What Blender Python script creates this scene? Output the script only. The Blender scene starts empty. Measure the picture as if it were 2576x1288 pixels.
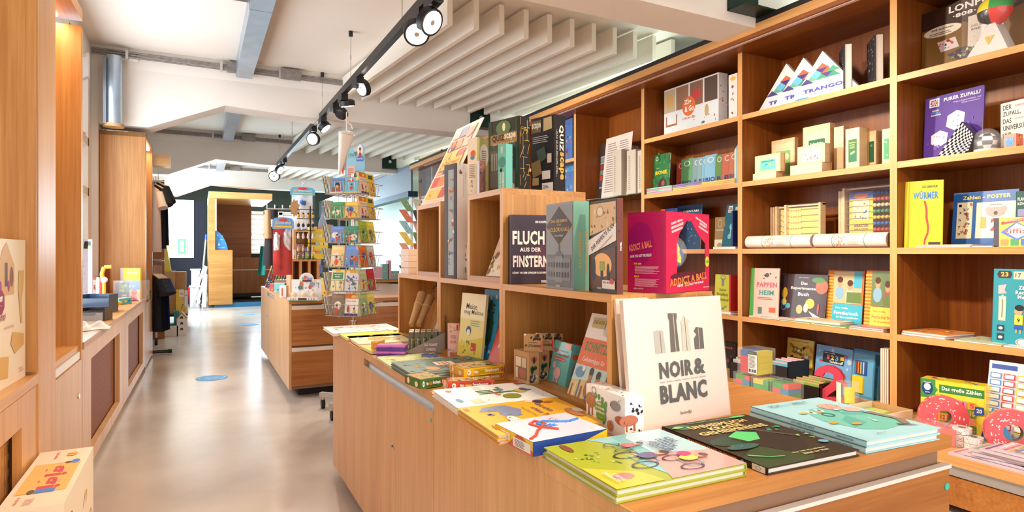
import bpy, math, random
from mathutils import Vector as V3, Matrix
random.seed(7)
C = bpy.context.scene.collection
# ------------------------------------------------------------ camera
F, CX, HY, TH, H = 1550.0, 1288.0, 636.0, math.atan(788/1550.0), 1.12
sc = bpy.context.scene
cd = bpy.data.cameras.new('camera'); cam = bpy.data.objects.new('camera', cd); C.objects.link(cam)
cam.location = (0, 0, H); cam.rotation_euler = (math.pi/2, 0, -TH)
cd.sensor_width = 36; cd.lens = 36*F/2576; cd.shift_y = -(644-HY)/2576; cd.clip_start = .02; cd.clip_end = 200
sc.camera = cam
# ------------------------------------------------------------ world, exposure
w = bpy.data.worlds.new('sky'); sc.world = w; w.use_nodes = True
w.node_tree.nodes['Background'].inputs[0].default_value = (.93, .96, 1, 1)
w.node_tree.nodes['Background'].inputs[1].default_value = 1.05
sc.view_settings.view_transform = 'Standard'; sc.view_settings.look = 'None'
sc.view_settings.exposure = 0.38; sc.view_settings.gamma = 1
try: sc.view_settings.use_curve_mapping = False
except Exception: pass
def area(name, loc, rot, sx, sy, power, col):
    l = bpy.data.lights.new(name, 'AREA'); l.shape = 'RECTANGLE'; l.size = sx; l.size_y = sy; l.energy = power; l.color = col
    o = bpy.data.objects.new(name, l); C.objects.link(o); o.location = loc; o.rotation_euler = rot; return o
def spot(name, loc, tgt, power, col=(1, .86, .68), ang=70, blend=.5, rad=.06):
    l = bpy.data.lights.new(name, 'SPOT'); l.energy = power; l.color = col; l.spot_size = math.radians(ang); l.spot_blend = blend; l.shadow_soft_size = rad
    o = bpy.data.objects.new(name, l); C.objects.link(o); o.location = loc
    o.rotation_euler = (V3(tgt)-V3(loc)).to_track_quat('-Z', 'Y').to_euler(); return o
# daylight through the left and far windows; an added fill lamp behind the camera
area('window_daylight', (-.8, 5.6, 1.7), (0, math.radians(-90), 0), 1.9, 2.0, 45, (.85, .93, 1))
area('rear_fill', (1.0, -2.6, 2.0), (math.radians(80), 0, 0), 6, 3, 70, (1, .92, .84))
area('far_daylight', (1.2, 18.0, 2.2), (math.radians(-100), 0, 0), 5, 2.5, 340, (.68, .86, 1))
area('far_side_daylight', (-.78, 12.6, 1.6), (0, math.radians(-90), 0), 2.2, 3.0, 190, (.68, .86, 1))
area('added_wall_wash', (3.62, 6.0, 2.66), (math.radians(180), math.radians(-20), 0), .12, 13, 24, (.8, 1, .92))  # added lamp without a fitting, brightening the right wall above the bookcase
sc.cycles.max_bounces = 8; sc.cycles.caustics_reflective = False; sc.cycles.caustics_refractive = False; sc.cycles.transparent_max_bounces = 12

# ------------------------------------------------------------ pixel <-> place (the photo's frame is 2576 x 1288)
fw = V3((math.sin(TH), math.cos(TH), 0)); rt = V3((math.cos(TH), -math.sin(TH), 0)); up = V3((0, 0, 1)); EYE = V3((0, 0, H))
YUP = [.98, 2.035, 3.095, 4.145, 5.20, 6.26, 7.32, 8.38, 9.44, 10.05]     # uprights of the bookcase
def ray(x, y): return fw+rt*((x-CX)/F)+up*((HY-y)/F)
def atz(x, y, z): r = ray(x, y); return EYE+r*((z-H)/r.z)
def atx(x, y, X): r = ray(x, y); return EYE+r*(X/r.x)
def aty(x, y, Y): r = ray(x, y); return EYE+r*(Y/r.y)
def atd(x, y, d): return EYE+ray(x, y)*d
def px(p): q = V3(p)-EYE; d = q.dot(fw); return CX+F*q.dot(rt)/d, HY-F*q.z/d

# ------------------------------------------------------------ materials
MATS = {}
def lin(c):
    return tuple((v/12.92 if v <= .04045 else ((v+.055)/1.055)**2.4) for v in [k/255 for k in c])
def newmat(n):
    m = bpy.data.materials.new(n); m.use_nodes = True; MATS[n] = m; return m, m.node_tree, m.node_tree.nodes['Principled BSDF']
def plain(n, c, rough=.5, metal=0, emit=0, coat=0, trans=0, alpha=1, noise=0, nscale=8, bump=0):
    m, t, b = newmat(n); col = lin(c)
    b.inputs['Base Color'].default_value = (*col, 1); b.inputs['Roughness'].default_value = rough; b.inputs['Metallic'].default_value = metal
    b.inputs['Coat Weight'].default_value = coat; b.inputs['Transmission Weight'].default_value = trans; b.inputs['Alpha'].default_value = alpha
    if emit: b.inputs['Emission Color'].default_value = (*col, 1); b.inputs['Emission Strength'].default_value = emit
    if noise or bump:
        tc = t.nodes.new('ShaderNodeTexCoord'); nz = t.nodes.new('ShaderNodeTexNoise'); nz.inputs['Scale'].default_value = nscale; nz.inputs['Detail'].default_value = 5
        t.links.new(tc.outputs['Object'], nz.inputs['Vector'])
        if noise:
            r = t.nodes.new('ShaderNodeValToRGB'); r.color_ramp.elements[0].position = .3; r.color_ramp.elements[1].position = .7
            r.color_ramp.elements[0].color = (*[v*(1-noise) for v in col], 1); r.color_ramp.elements[1].color = (*[min(1, v*(1+noise*.5)) for v in col], 1)
            t.links.new(nz.outputs['Fac'], r.inputs['Fac']); t.links.new(r.outputs['Color'], b.inputs['Base Color'])
        if bump:
            bp = t.nodes.new('ShaderNodeBump'); bp.inputs['Strength'].default_value = bump; bp.inputs['Distance'].default_value = .01
            t.links.new(nz.outputs['Fac'], bp.inputs['Height']); t.links.new(bp.outputs['Normal'], b.inputs['Normal'])
    return m
def wood(n, c1, c2, axis, rough=.38, fine=90, coat=.0):
    m, t, b = newmat(n)
    tc = t.nodes.new('ShaderNodeTexCoord'); mp = t.nodes.new('ShaderNodeMapping')
    s = [fine, fine, fine]; s['XYZ'.index(axis)] = 2.2; mp.inputs['Scale'].default_value = s
    nz = t.nodes.new('ShaderNodeTexNoise'); nz.inputs['Scale'].default_value = 1; nz.inputs['Detail'].default_value = 6; nz.inputs['Roughness'].default_value = .65
    mp2 = t.nodes.new('ShaderNodeMapping'); s2 = [9, 9, 9]; s2['XYZ'.index(axis)] = .7; mp2.inputs['Scale'].default_value = s2
    n2 = t.nodes.new('ShaderNodeTexNoise'); n2.inputs['Scale'].default_value = 1; n2.inputs['Detail'].default_value = 3; n2.inputs['Distortion'].default_value = 1.2
    mx = t.nodes.new('ShaderNodeMath'); mx.operation = 'MULTIPLY_ADD'; mx.inputs[1].default_value = .55
    m3 = t.nodes.new('ShaderNodeMath'); m3.operation = 'MULTIPLY'; m3.inputs[1].default_value = .45
    r = t.nodes.new('ShaderNodeValToRGB'); r.color_ramp.elements[0].position = .38; r.color_ramp.elements[1].position = .62
    r.color_ramp.elements[0].color = (*lin(c1), 1); r.color_ramp.elements[1].color = (*lin(c2), 1)
    L = t.links.new
    L(tc.outputs['Object'], mp.inputs['Vector']); L(tc.outputs['Object'], mp2.inputs['Vector']); L(mp.outputs[0], nz.inputs['Vector']); L(mp2.outputs[0], n2.inputs['Vector'])
    L(n2.outputs['Fac'], m3.inputs[0]); L(nz.outputs['Fac'], mx.inputs[0]); L(m3.outputs[0], mx.inputs[2]); L(mx.outputs[0], r.inputs['Fac']); L(r.outputs['Color'], b.inputs['Base Color'])
    bp = t.nodes.new('ShaderNodeBump'); bp.inputs['Strength'].default_value = .12; bp.inputs['Distance'].default_value = .002; L(nz.outputs['Fac'], bp.inputs['Height']); L(bp.outputs['Normal'], b.inputs['Normal'])
    b.inputs['Roughness'].default_value = rough; b.inputs['Coat Weight'].default_value = coat
    return m
def ink(n, rough, coat):     # printed card: its colours are stored on the faces
    m, t, b = newmat(n); a = t.nodes.new('ShaderNodeAttribute'); a.attribute_name = 'Col'
    t.links.new(a.outputs['Color'], b.inputs['Base Color']); b.inputs['Roughness'].default_value = rough; b.inputs['Coat Weight'].default_value = coat; b.inputs['Coat Roughness'].default_value = .08
ink('ink', .5, .03); ink('gloss', .35, .4); ink('matte', .8, 0); ink('cloth', .95, 0)
OZ, OX, OY = 'oak_upright', 'oak_across', 'oak_along'
for n, a in ((OZ, 'Z'), (OX, 'X'), (OY, 'Y')): wood(n, (176, 116, 54), (206, 150, 84), a)
for n, a in (('teak_z', 'Z'), ('teak_y', 'Y'), ('teak_x', 'X')): wood(n, (122, 60, 14), (156, 88, 28), a, rough=.42)  # the bookcase oak again, with interior shade put into a darker brown
for n, a in (('edge_z', 'Z'), ('edge_y', 'Y'), ('edge_x', 'X')): wood(n, (208, 148, 84), (230, 174, 108), a)
wood('pale_z', (204, 152, 98), (228, 180, 126), 'Z'); wood('beech', (232, 196, 146), (246, 218, 174), 'X', fine=60)
wood('drawer_x', (160, 92, 34), (192, 124, 58), 'X', fine=70)
wood('counter_x', (186, 116, 52), (212, 146, 78), 'X', fine=110)
plain('plaster', (240, 232, 224), .9, noise=.03, nscale=3, bump=.05)
plain('ceiling_paint', (244, 236, 226), .9, noise=.02, nscale=2)
plain('baffle', (243, 234, 220), .8)
plain('mint_paint', (206, 226, 210), .6)
plain('black_metal', (26, 25, 27), .45); plain('rail_metal', (48, 44, 42), .4, .3); plain('green_steel', (20, 46, 38), .35, .5, noise=.3, nscale=20)
plain('girder', (120, 130, 140), .5); plain('girder_dark', (30, 62, 84), .5)
plain('zinc', (176, 192, 208), .32, .75, noise=.12, nscale=6); plain('chrome', (215, 215, 218), .2, 1); plain('alu', (205, 202, 200), .38, .7)
plain('conduit', (150, 142, 138), .5, .4, noise=.3, nscale=30); plain('white_plastic', (240, 234, 228), .4); plain('white_lac', (238, 226, 214), .35)
plain('lamp_glow', (255, 250, 240), .3, emit=14); plain('strip_glow', (255, 226, 180), .3, emit=5); plain('strip_off', (220, 190, 175), .5)
plain('navy', (22, 30, 46), .7); plain('dark_green', (52, 62, 54), .8); plain('plinth', (14, 13, 14), .6); plain('blue_plinth', (40, 110, 150), .5)
plain('glass', (235, 248, 244), .02, trans=1); MATS['glass'].node_tree.nodes['Principled BSDF'].inputs['IOR'].default_value = 1.15
def clear(n, c, a, rough=.08):
    m = plain(n, c, rough, alpha=a, coat=0 if n == 'film' else .6); m.node_tree.nodes['Principled BSDF'].inputs['Specular IOR Level'].default_value = .25 if n == 'film' else .5; return m
clear('film', (250, 248, 246), .04); clear('acrylic', (240, 246, 250), .13, .05); clear('tub', (225, 232, 240), .45, .3); clear('green_glass', (140, 190, 170), .3, .04)
clear('pane', (215, 235, 250), .25, .05)
plain('rubber', (30, 30, 32), .7); plain('wire', (196, 190, 182), .3, .85); plain('kraft', (190, 146, 98), .85, noise=.08, nscale=40)
plain('grip', (150, 112, 84), .5); plain('pages', (238, 228, 216), .85); plain('corrugated', (196, 152, 104), .9, noise=.06, nscale=12); plain('grey_card', (150, 138, 126), .8)
def floor_mat():
    m, t, b = newmat('concrete'); L = t.links.new
    tc = t.nodes.new('ShaderNodeTexCoord'); nz = t.nodes.new('ShaderNodeTexNoise'); nz.inputs['Scale'].default_value = 1.3; nz.inputs['Detail'].default_value = 7; nz.inputs['Roughness'].default_value = .6
    r = t.nodes.new('ShaderNodeValToRGB'); r.color_ramp.elements[0].position = .3; r.color_ramp.elements[1].position = .72
    r.color_ramp.elements[0].color = (*lin((186, 172, 160)), 1); r.color_ramp.elements[1].color = (*lin((206, 194, 182)), 1)
    L(tc.outputs['Object'], nz.inputs['Vector']); L(nz.outputs['Fac'], r.inputs['Fac']); L(r.outputs['Color'], b.inputs['Base Color'])
    r2 = t.nodes.new('ShaderNodeMapRange'); r2.inputs[3].default_value = .16; r2.inputs[4].default_value = .3; L(nz.outputs['Fac'], r2.inputs[0]); L(r2.outputs[0], b.inputs['Roughness'])
floor_mat()
def weave_mat():
    m, t, b = newmat('cane_weave'); L = t.links.new
    tc = t.nodes.new('ShaderNodeTexCoord'); mp = t.nodes.new('ShaderNodeMapping'); mp.inputs['Scale'].default_value = (1, 1, 1); ck = t.nodes.new('ShaderNodeTexChecker'); ck.inputs['Scale'].default_value = 55
    ck.inputs[1].default_value = (*lin((150, 84, 50)), 1); ck.inputs[2].default_value = (*lin((112, 56, 32)), 1)
    L(tc.outputs['Object'], mp.inputs['Vector']); L(mp.outputs[0], ck.inputs['Vector']); L(ck.outputs['Color'], b.inputs['Base Color']); b.inputs['Roughness'].default_value = .6
weave_mat()

# ------------------------------------------------------------ text as flat shapes
_tx = {}
def text_shape(s, bold=0):
    k = (s, bold)
    if k not in _tx:
        cu = bpy.data.curves.new('t', 'FONT'); cu.body = s; cu.size = 1; cu.resolution_u = 2; cu.offset = bold; cu.space_character = 1+bold*2.2; cu.fill_mode = 'FRONT' if hasattr(cu, 'fill_mode') else cu.fill_mode
        o = bpy.data.objects.new('t', cu); me = o.to_mesh()
        vs = [(v.co.x, v.co.y) for v in me.vertices]; fs = [tuple(p.vertices) for p in me.polygons]
        o.to_mesh_clear(); bpy.data.objects.remove(o); bpy.data.curves.remove(cu)
        if not vs: vs = [(0, 0), (1, 0), (1, 1)]; fs = [(0, 1, 2)]
        x0 = min(v[0] for v in vs); x1 = max(v[0] for v in vs); y0 = min(v[1] for v in vs); y1 = max(v[1] for v in vs)
        _tx[k] = ([((v[0]-x0)/(x1-x0), (v[1]-y0)/(y1-y0)) for v in vs], fs, x1-x0, y1-y0)
    return _tx[k]

# ------------------------------------------------------------ mesh builder
class MB:
    def __init__(s): s.v = []; s.f = []; s.m = []; s.c = []; s.sm = []; s.mats = []
    def mi(s, m):
        if m not in s.mats: s.mats.append(m)
        return s.mats.index(m)
    def add(s, vs, fs, m, c=(255, 255, 255), smooth=False):
        n = len(s.v); s.v += [tuple(v) for v in vs]; i = s.mi(m); cl = lin(c)
        for f in fs: s.f.append(tuple(n+k for k in f)); s.m.append(i); s.c.append(cl); s.sm.append(smooth)
    def obb(s, O, U, V, W, m, c=(255, 255, 255), faces=None):     # corner + three edge vectors; faces: dict index->material
        O, U, V, W = map(V3, (O, U, V, W))
        if U.cross(V).dot(W) < 0: O = O+W; W = -W
        p = [O, O+U, O+U+V, O+V, O+W, O+U+W, O+U+V+W, O+V+W]
        fs = [(0, 3, 2, 1), (4, 5, 6, 7), (0, 1, 5, 4), (1, 2, 6, 5), (2, 3, 7, 6), (3, 0, 4, 7)]
        s.add(p, fs, m, c)
        return s
    def box(s, a, b, m, c=(255, 255, 255)):
        a2 = [min(a[i], b[i]) for i in range(3)]; b2 = [max(a[i], b[i]) for i in range(3)]
        return s.obb(a2, (b2[0]-a2[0], 0, 0), (0, b2[1]-a2[1], 0), (0, 0, b2[2]-a2[2]), m, c)
    def cyl(s, a, b, r, m, c=(255, 255, 255), n=12, r2=None, cap=True, smooth=True):
        a, b = V3(a), V3(b); d = (b-a).normalized(); u = d.orthogonal().normalized(); v = d.cross(u); r2 = r if r2 is None else r2
        vs = [a+(u*math.cos(t)+v*math.sin(t))*r for t in [2*math.pi*k/n for k in range(n)]]+[b+(u*math.cos(t)+v*math.sin(t))*r2 for t in [2*math.pi*k/n for k in range(n)]]
        s.add(vs, [(k, (k+1) % n, n+(k+1) % n, n+k) for k in range(n)], m, c, smooth)
        if cap: s.add(vs, [tuple(range(n-1, -1, -1)), tuple(range(n, 2*n))], m, c)
        return s
    def tube(s, pts, r, m, c=(255, 255, 255), n=6):
        for a, b in zip(pts[:-1], pts[1:]): s.cyl(a, b, r, m, c, n)
        return s
    def ball(s, p, r, m, c=(255, 255, 255), n=10, sc=(1, 1, 1)):
        p = V3(p); vs = []; fs = []; k = n//2
        for i in range(k+1):
            for j in range(n):
                t = math.pi*i/k; q = 2*math.pi*j/n
                vs.append(p+V3((r*sc[0]*math.sin(t)*math.cos(q), r*sc[1]*math.sin(t)*math.sin(q), r*sc[2]*math.cos(t))))
        for i in range(k):
            for j in range(n): fs.append((i*n+j, (i+1)*n+j, (i+1)*n+(j+1) % n, i*n+(j+1) % n))
        s.add(vs, fs, m, c, True); return s
    def prism(s, pts, ext, m, c=(255, 255, 255)):     # polygon in 3D pushed along ext
        pts = [V3(p) for p in pts]; ext = V3(ext); n = len(pts)
        s.add(pts+[p+ext for p in pts], [tuple(range(n-1, -1, -1)), tuple(range(n, 2*n))]+[(k, (k+1) % n, n+(k+1) % n, n+k) for k in range(n)], m, c); return s
    def grid(s, fn, nu, nv, m, c=(255, 255, 255), smooth=True):
        vs = [fn(i/nu, j/nv) for j in range(nv+1) for i in range(nu+1)]
        s.add(vs, [(j*(nu+1)+i, j*(nu+1)+i+1, (j+1)*(nu+1)+i+1, (j+1)*(nu+1)+i) for j in range(nv) for i in range(nu)], m, c, smooth); return s
    def art(s, fr, items, m='ink'):
        """flat printing on a face: fr=(O,U,V,N,w,h); items in 0..1 of the face"""
        O, U, V, N, w, h = fr; k = 0
        for it in items:
            k += 1; off = N*(.0004+.00012*k); t = it[0]
            P = lambda u, v: O+U*(u*w)+V*(v*h)+off
            if t == 'r': _, a, b, c_, d, col = it; s.add([P(a, b), P(c_, b), P(c_, d), P(a, d)], [(0, 1, 2, 3)], m, col)
            elif t == 'e': _, a, b, ru, rv, col = it; s.add([P(a+ru*math.cos(q), b+rv*math.sin(q)) for q in [2*math.pi*j/18 for j in range(18)]], [tuple(range(18))], m, col)
            elif t == 'p': _, pts, col = it; s.add([P(*q) for q in pts], [tuple(range(len(pts)))], m, col)
            elif t == 'l':   # little lines of small print
                _, a, b, c_, d, n, col = it[:7]; st = (d-b)/n
                for j in range(n):
                    e = c_-(c_-a)*random.uniform(0, .25); y = b+st*j; s.add([P(a, y), P(e, y), P(e, y+st*.4), P(a, y+st*.4)], [(0, 1, 2, 3)], m, col)
            elif t == 'o':   # ring
                _, a, b, ru, rv, th, col = it; n = 24
                vs = [P(a+ru*math.cos(q), b+rv*math.sin(q)) for q in [2*math.pi*j/n for j in range(n)]]+[P(a+ru*(1-th)*math.cos(q), b+rv*(1-th)*math.sin(q)) for q in [2*math.pi*j/n for j in range(n)]]
                s.add(vs, [(j, (j+1) % n, n+(j+1) % n, n+j) for j in range(n)], m, col)
            elif t == 's':   # scattered little motifs
                _, a, b, c_, d, n, cols, rr = it; rnd = random.Random(n*31+int(a*97)+len(cols))
                for j in range(n):
                    u, v = rnd.uniform(a, c_), rnd.uniform(b, d); r_ = rr*rnd.uniform(.5, 1.3); q0 = rnd.uniform(0, 6); m_ = rnd.choice((3, 4, 5, 8, 9)); ra = rnd.uniform(.4, 1)
                    s.add([P(u+r_*math.cos(q0)*math.cos(2*math.pi*i/m_)-r_*ra*math.sin(q0)*math.sin(2*math.pi*i/m_), v+(r_*math.sin(q0)*math.cos(2*math.pi*i/m_)+r_*ra*math.cos(q0)*math.sin(2*math.pi*i/m_))*w/h) for i in range(m_)], [tuple(range(m_))], m, rnd.choice(cols))
            elif t in 'tTB':   # text: centre u,v, width, height, colour, [rotation deg], [shear]
                _, tx, u, v, tw, th, col = it[:7]; rot = math.radians(it[7]) if len(it) > 7 else 0
                vs, fs, aw, ah = text_shape(tx, {'T': .036, 'B': .045}.get(t, .008))
                W_, H_ = (tw*w, th*h) if abs(math.sin(rot)) < .72 else (tw*h, th*w); cr, sr = math.cos(rot), math.sin(rot)
                pts = [((a-.5)*W_, (b-.5)*H_) for a, b in vs]
                s.add([O+U*(u*w+x*cr-y*sr)+V*(v*h+x*sr+y*cr)+off for x, y in pts], fs, m, col)
        return s
    def build(s, name, parent=None, origin=None):
        me = bpy.data.meshes.new(name); o_ = V3(origin) if origin is not None else V3((0, 0, 0))
        if parent is not None:
            o_ = V3((0, 0, 0)); q = parent
            while q is not None: o_ += q.location; q = q.parent
        me.from_pydata([tuple(V3(v)-o_) for v in s.v], [], s.f); me.polygons.foreach_set('material_index', s.m); me.polygons.foreach_set('use_smooth', s.sm)
        for n in s.mats: me.materials.append(MATS[n])
        if any(n in ('ink', 'gloss', 'matte', 'cloth') for n in s.mats):
            ca = me.color_attributes.new('Col', 'FLOAT_COLOR', 'CORNER'); buf = []
            for p, c in zip(me.polygons, s.c): buf += [c[0], c[1], c[2], 1.0]*p.loop_total
            ca.data.foreach_set('color', buf)
        me.update(); o = bpy.data.objects.new(name, me); C.objects.link(o)
        if parent is not None: o.parent = parent
        elif origin is not None: o.location = o_
        return o
def tag(o, label, cat, group=None, kind=None):
    if label: o['label'] = label
    if cat: o['category'] = cat
    if group: o['group'] = group
    if kind: o['kind'] = kind
    return o
def thing(name, label, cat, loc=(0, 0, 0), group=None):
    o = bpy.data.objects.new(name, None); C.objects.link(o); o.location = loc; o.empty_display_size = .05
    return tag(o, label, cat, group)
def struct(name, mb): return tag(mb.build(name), None, None, None, 'structure')
def copy_tree(o, dloc=(0, 0, 0), label=None, parent=None, rotz=None):
    c = o.copy(); C.objects.link(c)
    if parent is None:
        c.location = o.location+V3(dloc)
        if rotz is not None: c.rotation_euler.z = rotz
        if label: c['label'] = label
    else: c.parent = parent
    for ch in list(o.children): copy_tree(ch, parent=c)
    return c

# ------------------------------------------------------------ frames for faces
def face(L, R, ytop=None, h=None, lean=0):
    """upright face from base-left L to base-right R (as seen), height to image row ytop"""
    L, R = V3(L), V3(R); U = (R-L); U.z = 0; w = U.length; U.normalize(); n0 = U.cross(up); a = math.radians(lean)
    V = up*math.cos(a)-n0*math.sin(a); N = U.cross(V)
    if h is None:
        k = (HY-ytop)/F; d0 = (L-EYE).dot(fw); h = (k*d0-(L.z-H))/(V.z-k*V.dot(fw))
    return (L, U, V, N, w, h)
def zface(pl, pr, ytop, z, lean=0): return face(atz(*pl, z), atz(*pr, z), ytop, None, lean)
def xface(xl, Xl, xr, Xr, ytop, z, lean=0):
    L = atx(xl, HY, Xl); R = atx(xr, HY, Xr)
    if Xl > 3.3:      # keep goods between the two uprights of their bay
        mid = (L.y+R.y)/2; b = min([v for v in YUP if v > mid] or [99]); a = max([v for v in YUP if v < mid] or [-9])
        L.y = min(L.y, b-.024); R.y = max(R.y, a+.024)
    L.z = R.z = z
    return face(L, R, ytop, None, lean)
def flatface(p0, p1, p2, z):
    O = atz(*p0, z); U = atz(*p1, z)-O; W = atz(*p2, z)-O; w = U.length; U.normalize(); V = W-U*W.dot(U); h = V.length; V.normalize()
    return (O, U, V, U.cross(V), w, h)
def sub(fr, u0, v0, u1, v1):
    O, U, V, N, w, h = fr; return (O+U*(u0*w)+V*(v0*h), U, V, N, w*(u1-u0), h*(v1-v0))
def book(name, label, fr, t, cover, art=(), spine='l', group=None, pages=(238, 228, 216), board=.0022, m='ink', spine_art=(), spine_col=None, cat='book', film=False):
    """hardcover: boards + spine (cover), inset page block"""
    O, U, V, N, w, h = fr; e = thing(name, label, cat, O-N*t, group); B = board; i = min(.004, w*.03)
    c = MB(); c.obb(O-N*B, U*w, V*h, N*B, m, cover); c.obb(O-N*t, U*w, V*h, N*B, m, cover); sc_ = spine_col or cover
    if spine == 'l': c.obb(O-N*t, U*B, V*h, N*t, m, sc_); sf = (O-N*t+V*h, -V, N, -U, h, t)
    elif spine == 'r': c.obb(O-N*t+U*(w-B), U*B, V*h, N*t, m, sc_); sf = (O-N*t+U*w, V, N, U, h, t)
    elif spine == 'b': c.obb(O-N*t, U*w, V*B, N*t, m, sc_); sf = (O-N*t, U, N, -V, w, t)
    else: c.obb(O-N*t+V*(h-B), U*w, V*B, N*t, m, sc_); sf = (O-N*t+V*h, U, -N, V, w, t)
    c.art(fr, art, m)
    if spine_art: c.art(sf, spine_art, m)
    if film: c.obb(O+N*.0016-V*0+U*0, U*w, V*h, N*.0004, 'film')
    c.build('cover', e)
    p = MB(); p.obb(O-N*(t-B)+U*(B if spine == 'l' else i)+V*(B if spine == 'b' else i), U*(w-B-i if spine in 'lr' else w-2*i), V*(h-B-i if spine in 'bt' else h-2*i), N*(t-2*B), 'matte', pages)
    p.build('pages', e); return e
def carton(name, label, fr, t, col, front=(), right=(), top=(), left=(), cat='box', group=None, m='gloss', cols=None, parent=None, mb=None, extra=None):
    """closed box: front face fr, depth t behind it"""
    O, U, V, N, w, h = fr; c = mb or MB(); c.obb(O-N*t, U*w, V*h, N*t, m, col)
    if cols:
        for k, cc in cols.items():
            f2 = {'f': fr, 'r': (O+U*w, -N, V, U, t, h), 't': (O+V*h, U, -N, V, w, t), 'l': (O-N*t, N, V, -U, t, h)}[k]
            c.art(f2, [('r', 0, 0, 1, 1, cc)], m)
    def lift(f): return (f[0]+f[3]*.0003,)+f[1:]
    if front: c.art(lift(fr), front, m)
    if right: c.art(lift((O+U*w, -N, V, U, t, h)), right, m)
    if top: c.art(lift((O+V*h, U, -N, V, w, t)), top, m)
    if left: c.art(lift((O-N*t, N, V, -U, t, h)), left, m)
    if mb: return None
    o = c.build(name, parent, origin=None if parent else O-N*t)
    return o if parent else tag(o, label, cat, group)
def box3(tl, tm, tr, dm, zb):
    """front face frame and depth from the three visible top corners and the distance of the middle one"""
    M = atd(tm[0], tm[1], dm); z = M.z; L = atz(tl[0], tl[1], z); R = atz(tr[0], tr[1], z)
    U = (M-L); U.z = 0; w_ = U.length; U.normalize(); n = U.cross(up); dep = (R-M).dot(-n)
    L.z = zb
    return (L, U, up.copy(), n, w_, z-zb), abs(dep)
WHITE, BLACK, RED, CREAM = (244, 240, 236), (28, 24, 26), (205, 40, 44), (248, 232, 200)
# ============================================================ the room
ZC, ZCEIL, BY = .715, 3.05, (2.81, 6.88, 10.9, 14.95)      # counter top, ceiling, near faces of the beams
struct('floor', MB().box((-1.2, -2, -.1), (6.0, 20, 0), 'concrete'))
struct('ceiling', MB().box((-1.2, -2, ZCEIL), (6.0, 20, ZCEIL+.1), 'ceiling_paint'))
XW = -.886
m = MB(); WIN = [(-1.2, .6), (3.9, 6.55), (7.75, 10.2), (11.6, 14.2)]
ys = [-2]+[v for w_ in WIN for v in w_]+[20]
for i in range(0, len(ys), 2): m.box((XW-.25, ys[i], 0), (XW, ys[i+1], ZCEIL), 'plaster')
for a, b in WIN: m.box((XW-.25, a, 0), (XW, b, .55), 'plaster'); m.box((XW-.25, a, 2.86), (XW, b, ZCEIL), 'plaster')
struct('wall_left', m)
for k, (a, b) in enumerate(WIN):
    m = MB(); n = 2 if b-a < 2 else 3; st = (b-a)/n; x0, x1 = XW-.06, XW+.02
    for j in range(n+1): m.box((x0, a+j*st-.04, .55), (x1, a+j*st+.04, 2.86), 'white_lac')
    for z in (.55, 1.16, 1.62, 2.06, 2.78): m.box((x0, a, z), (x1, b, z+.07), 'white_lac')
    fr_ = struct('window_%d' % (k+1), m)
    MB().box((XW-.02, a, .6), (XW-.014, b, 2.8), 'pane').build('glass_pane', fr_)
    if k == 1:
        hd = MB(); hd.cyl((x1, 6.02, 2.1), (x1+.03, 6.02, 2.1), .012, 'chrome'); hd.cyl((x1+.03, 6.02, 2.1), (x1+.03, 6.1, 2.1), .009, 'chrome'); hd.build('window_handle', fr_)
m = MB(); m.box((4.15, -2, 0), (4.4, 20, ZCEIL), 'mint_paint'); struct('wall_right', m)  # solid wall; the greenish light of a glass wall is put into its colour
m = MB(); YB = 19.4; wa, wb = aty(628, 530, YB), aty(690, 640, YB)
m.box((XW, YB, 0), (wa.x, YB+.2, ZCEIL), 'dark_green'); m.box((wa.x, YB, 0), (wb.x+.6, YB+.2, wb.z), 'dark_green'); m.box((wa.x, YB, wa.z), (wb.x+.6, YB+.2, ZCEIL), 'dark_green'); m.box((wb.x+.6, YB, 0), (4.15, YB+.2, ZCEIL), 'dark_green')
struct('wall_back', m)
m = MB(); ww = wb.x+.6-wa.x
for j in range(4): m.box((wa.x+ww*j/3-.05, YB-.02, wb.z), (wa.x+ww*j/3+.05, YB+.08, wa.z), 'white_lac')
for z in (wb.z, wb.z+.55, wa.z-.1): m.box((wa.x, YB-.02, z), (wa.x+ww, YB+.08, z+.07), 'white_lac')
for j in range(8): m.box((wa.x, YB+.1, wb.z+.1+j*.15), (wa.x+ww, YB+.11, wb.z+.16+j*.15), 'white_plastic')
struct('window_5', m)
# beams with a haunch towards the window wall
for k, y in enumerate(BY):
    m = MB(); t = .31; zb = 2.553; pr = [(4.15, zb), (.95, zb+.02), (.24, zb+.06), (-.43, 2.33), (XW, 2.33), (XW, ZCEIL), (4.15, ZCEIL)]
    m.prism([(x, y, z) for x, z in pr], (0, t, 0), 'plaster')
    m.prism([(XW, y, ZCEIL), (XW, y, 2.87), (XW, y-.05, 3.0), (XW, y-.05, ZCEIL)], (5.036, 0, 0), 'plaster')
    o = struct('trim_%d' % (k+1), m)
    if k in (1, 2):
        struct('trim_%d' % (k+5), MB().box((XW, y-.02, 0), (XW+.05, y+t+.05, ZCEIL), 'plaster'))
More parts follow.
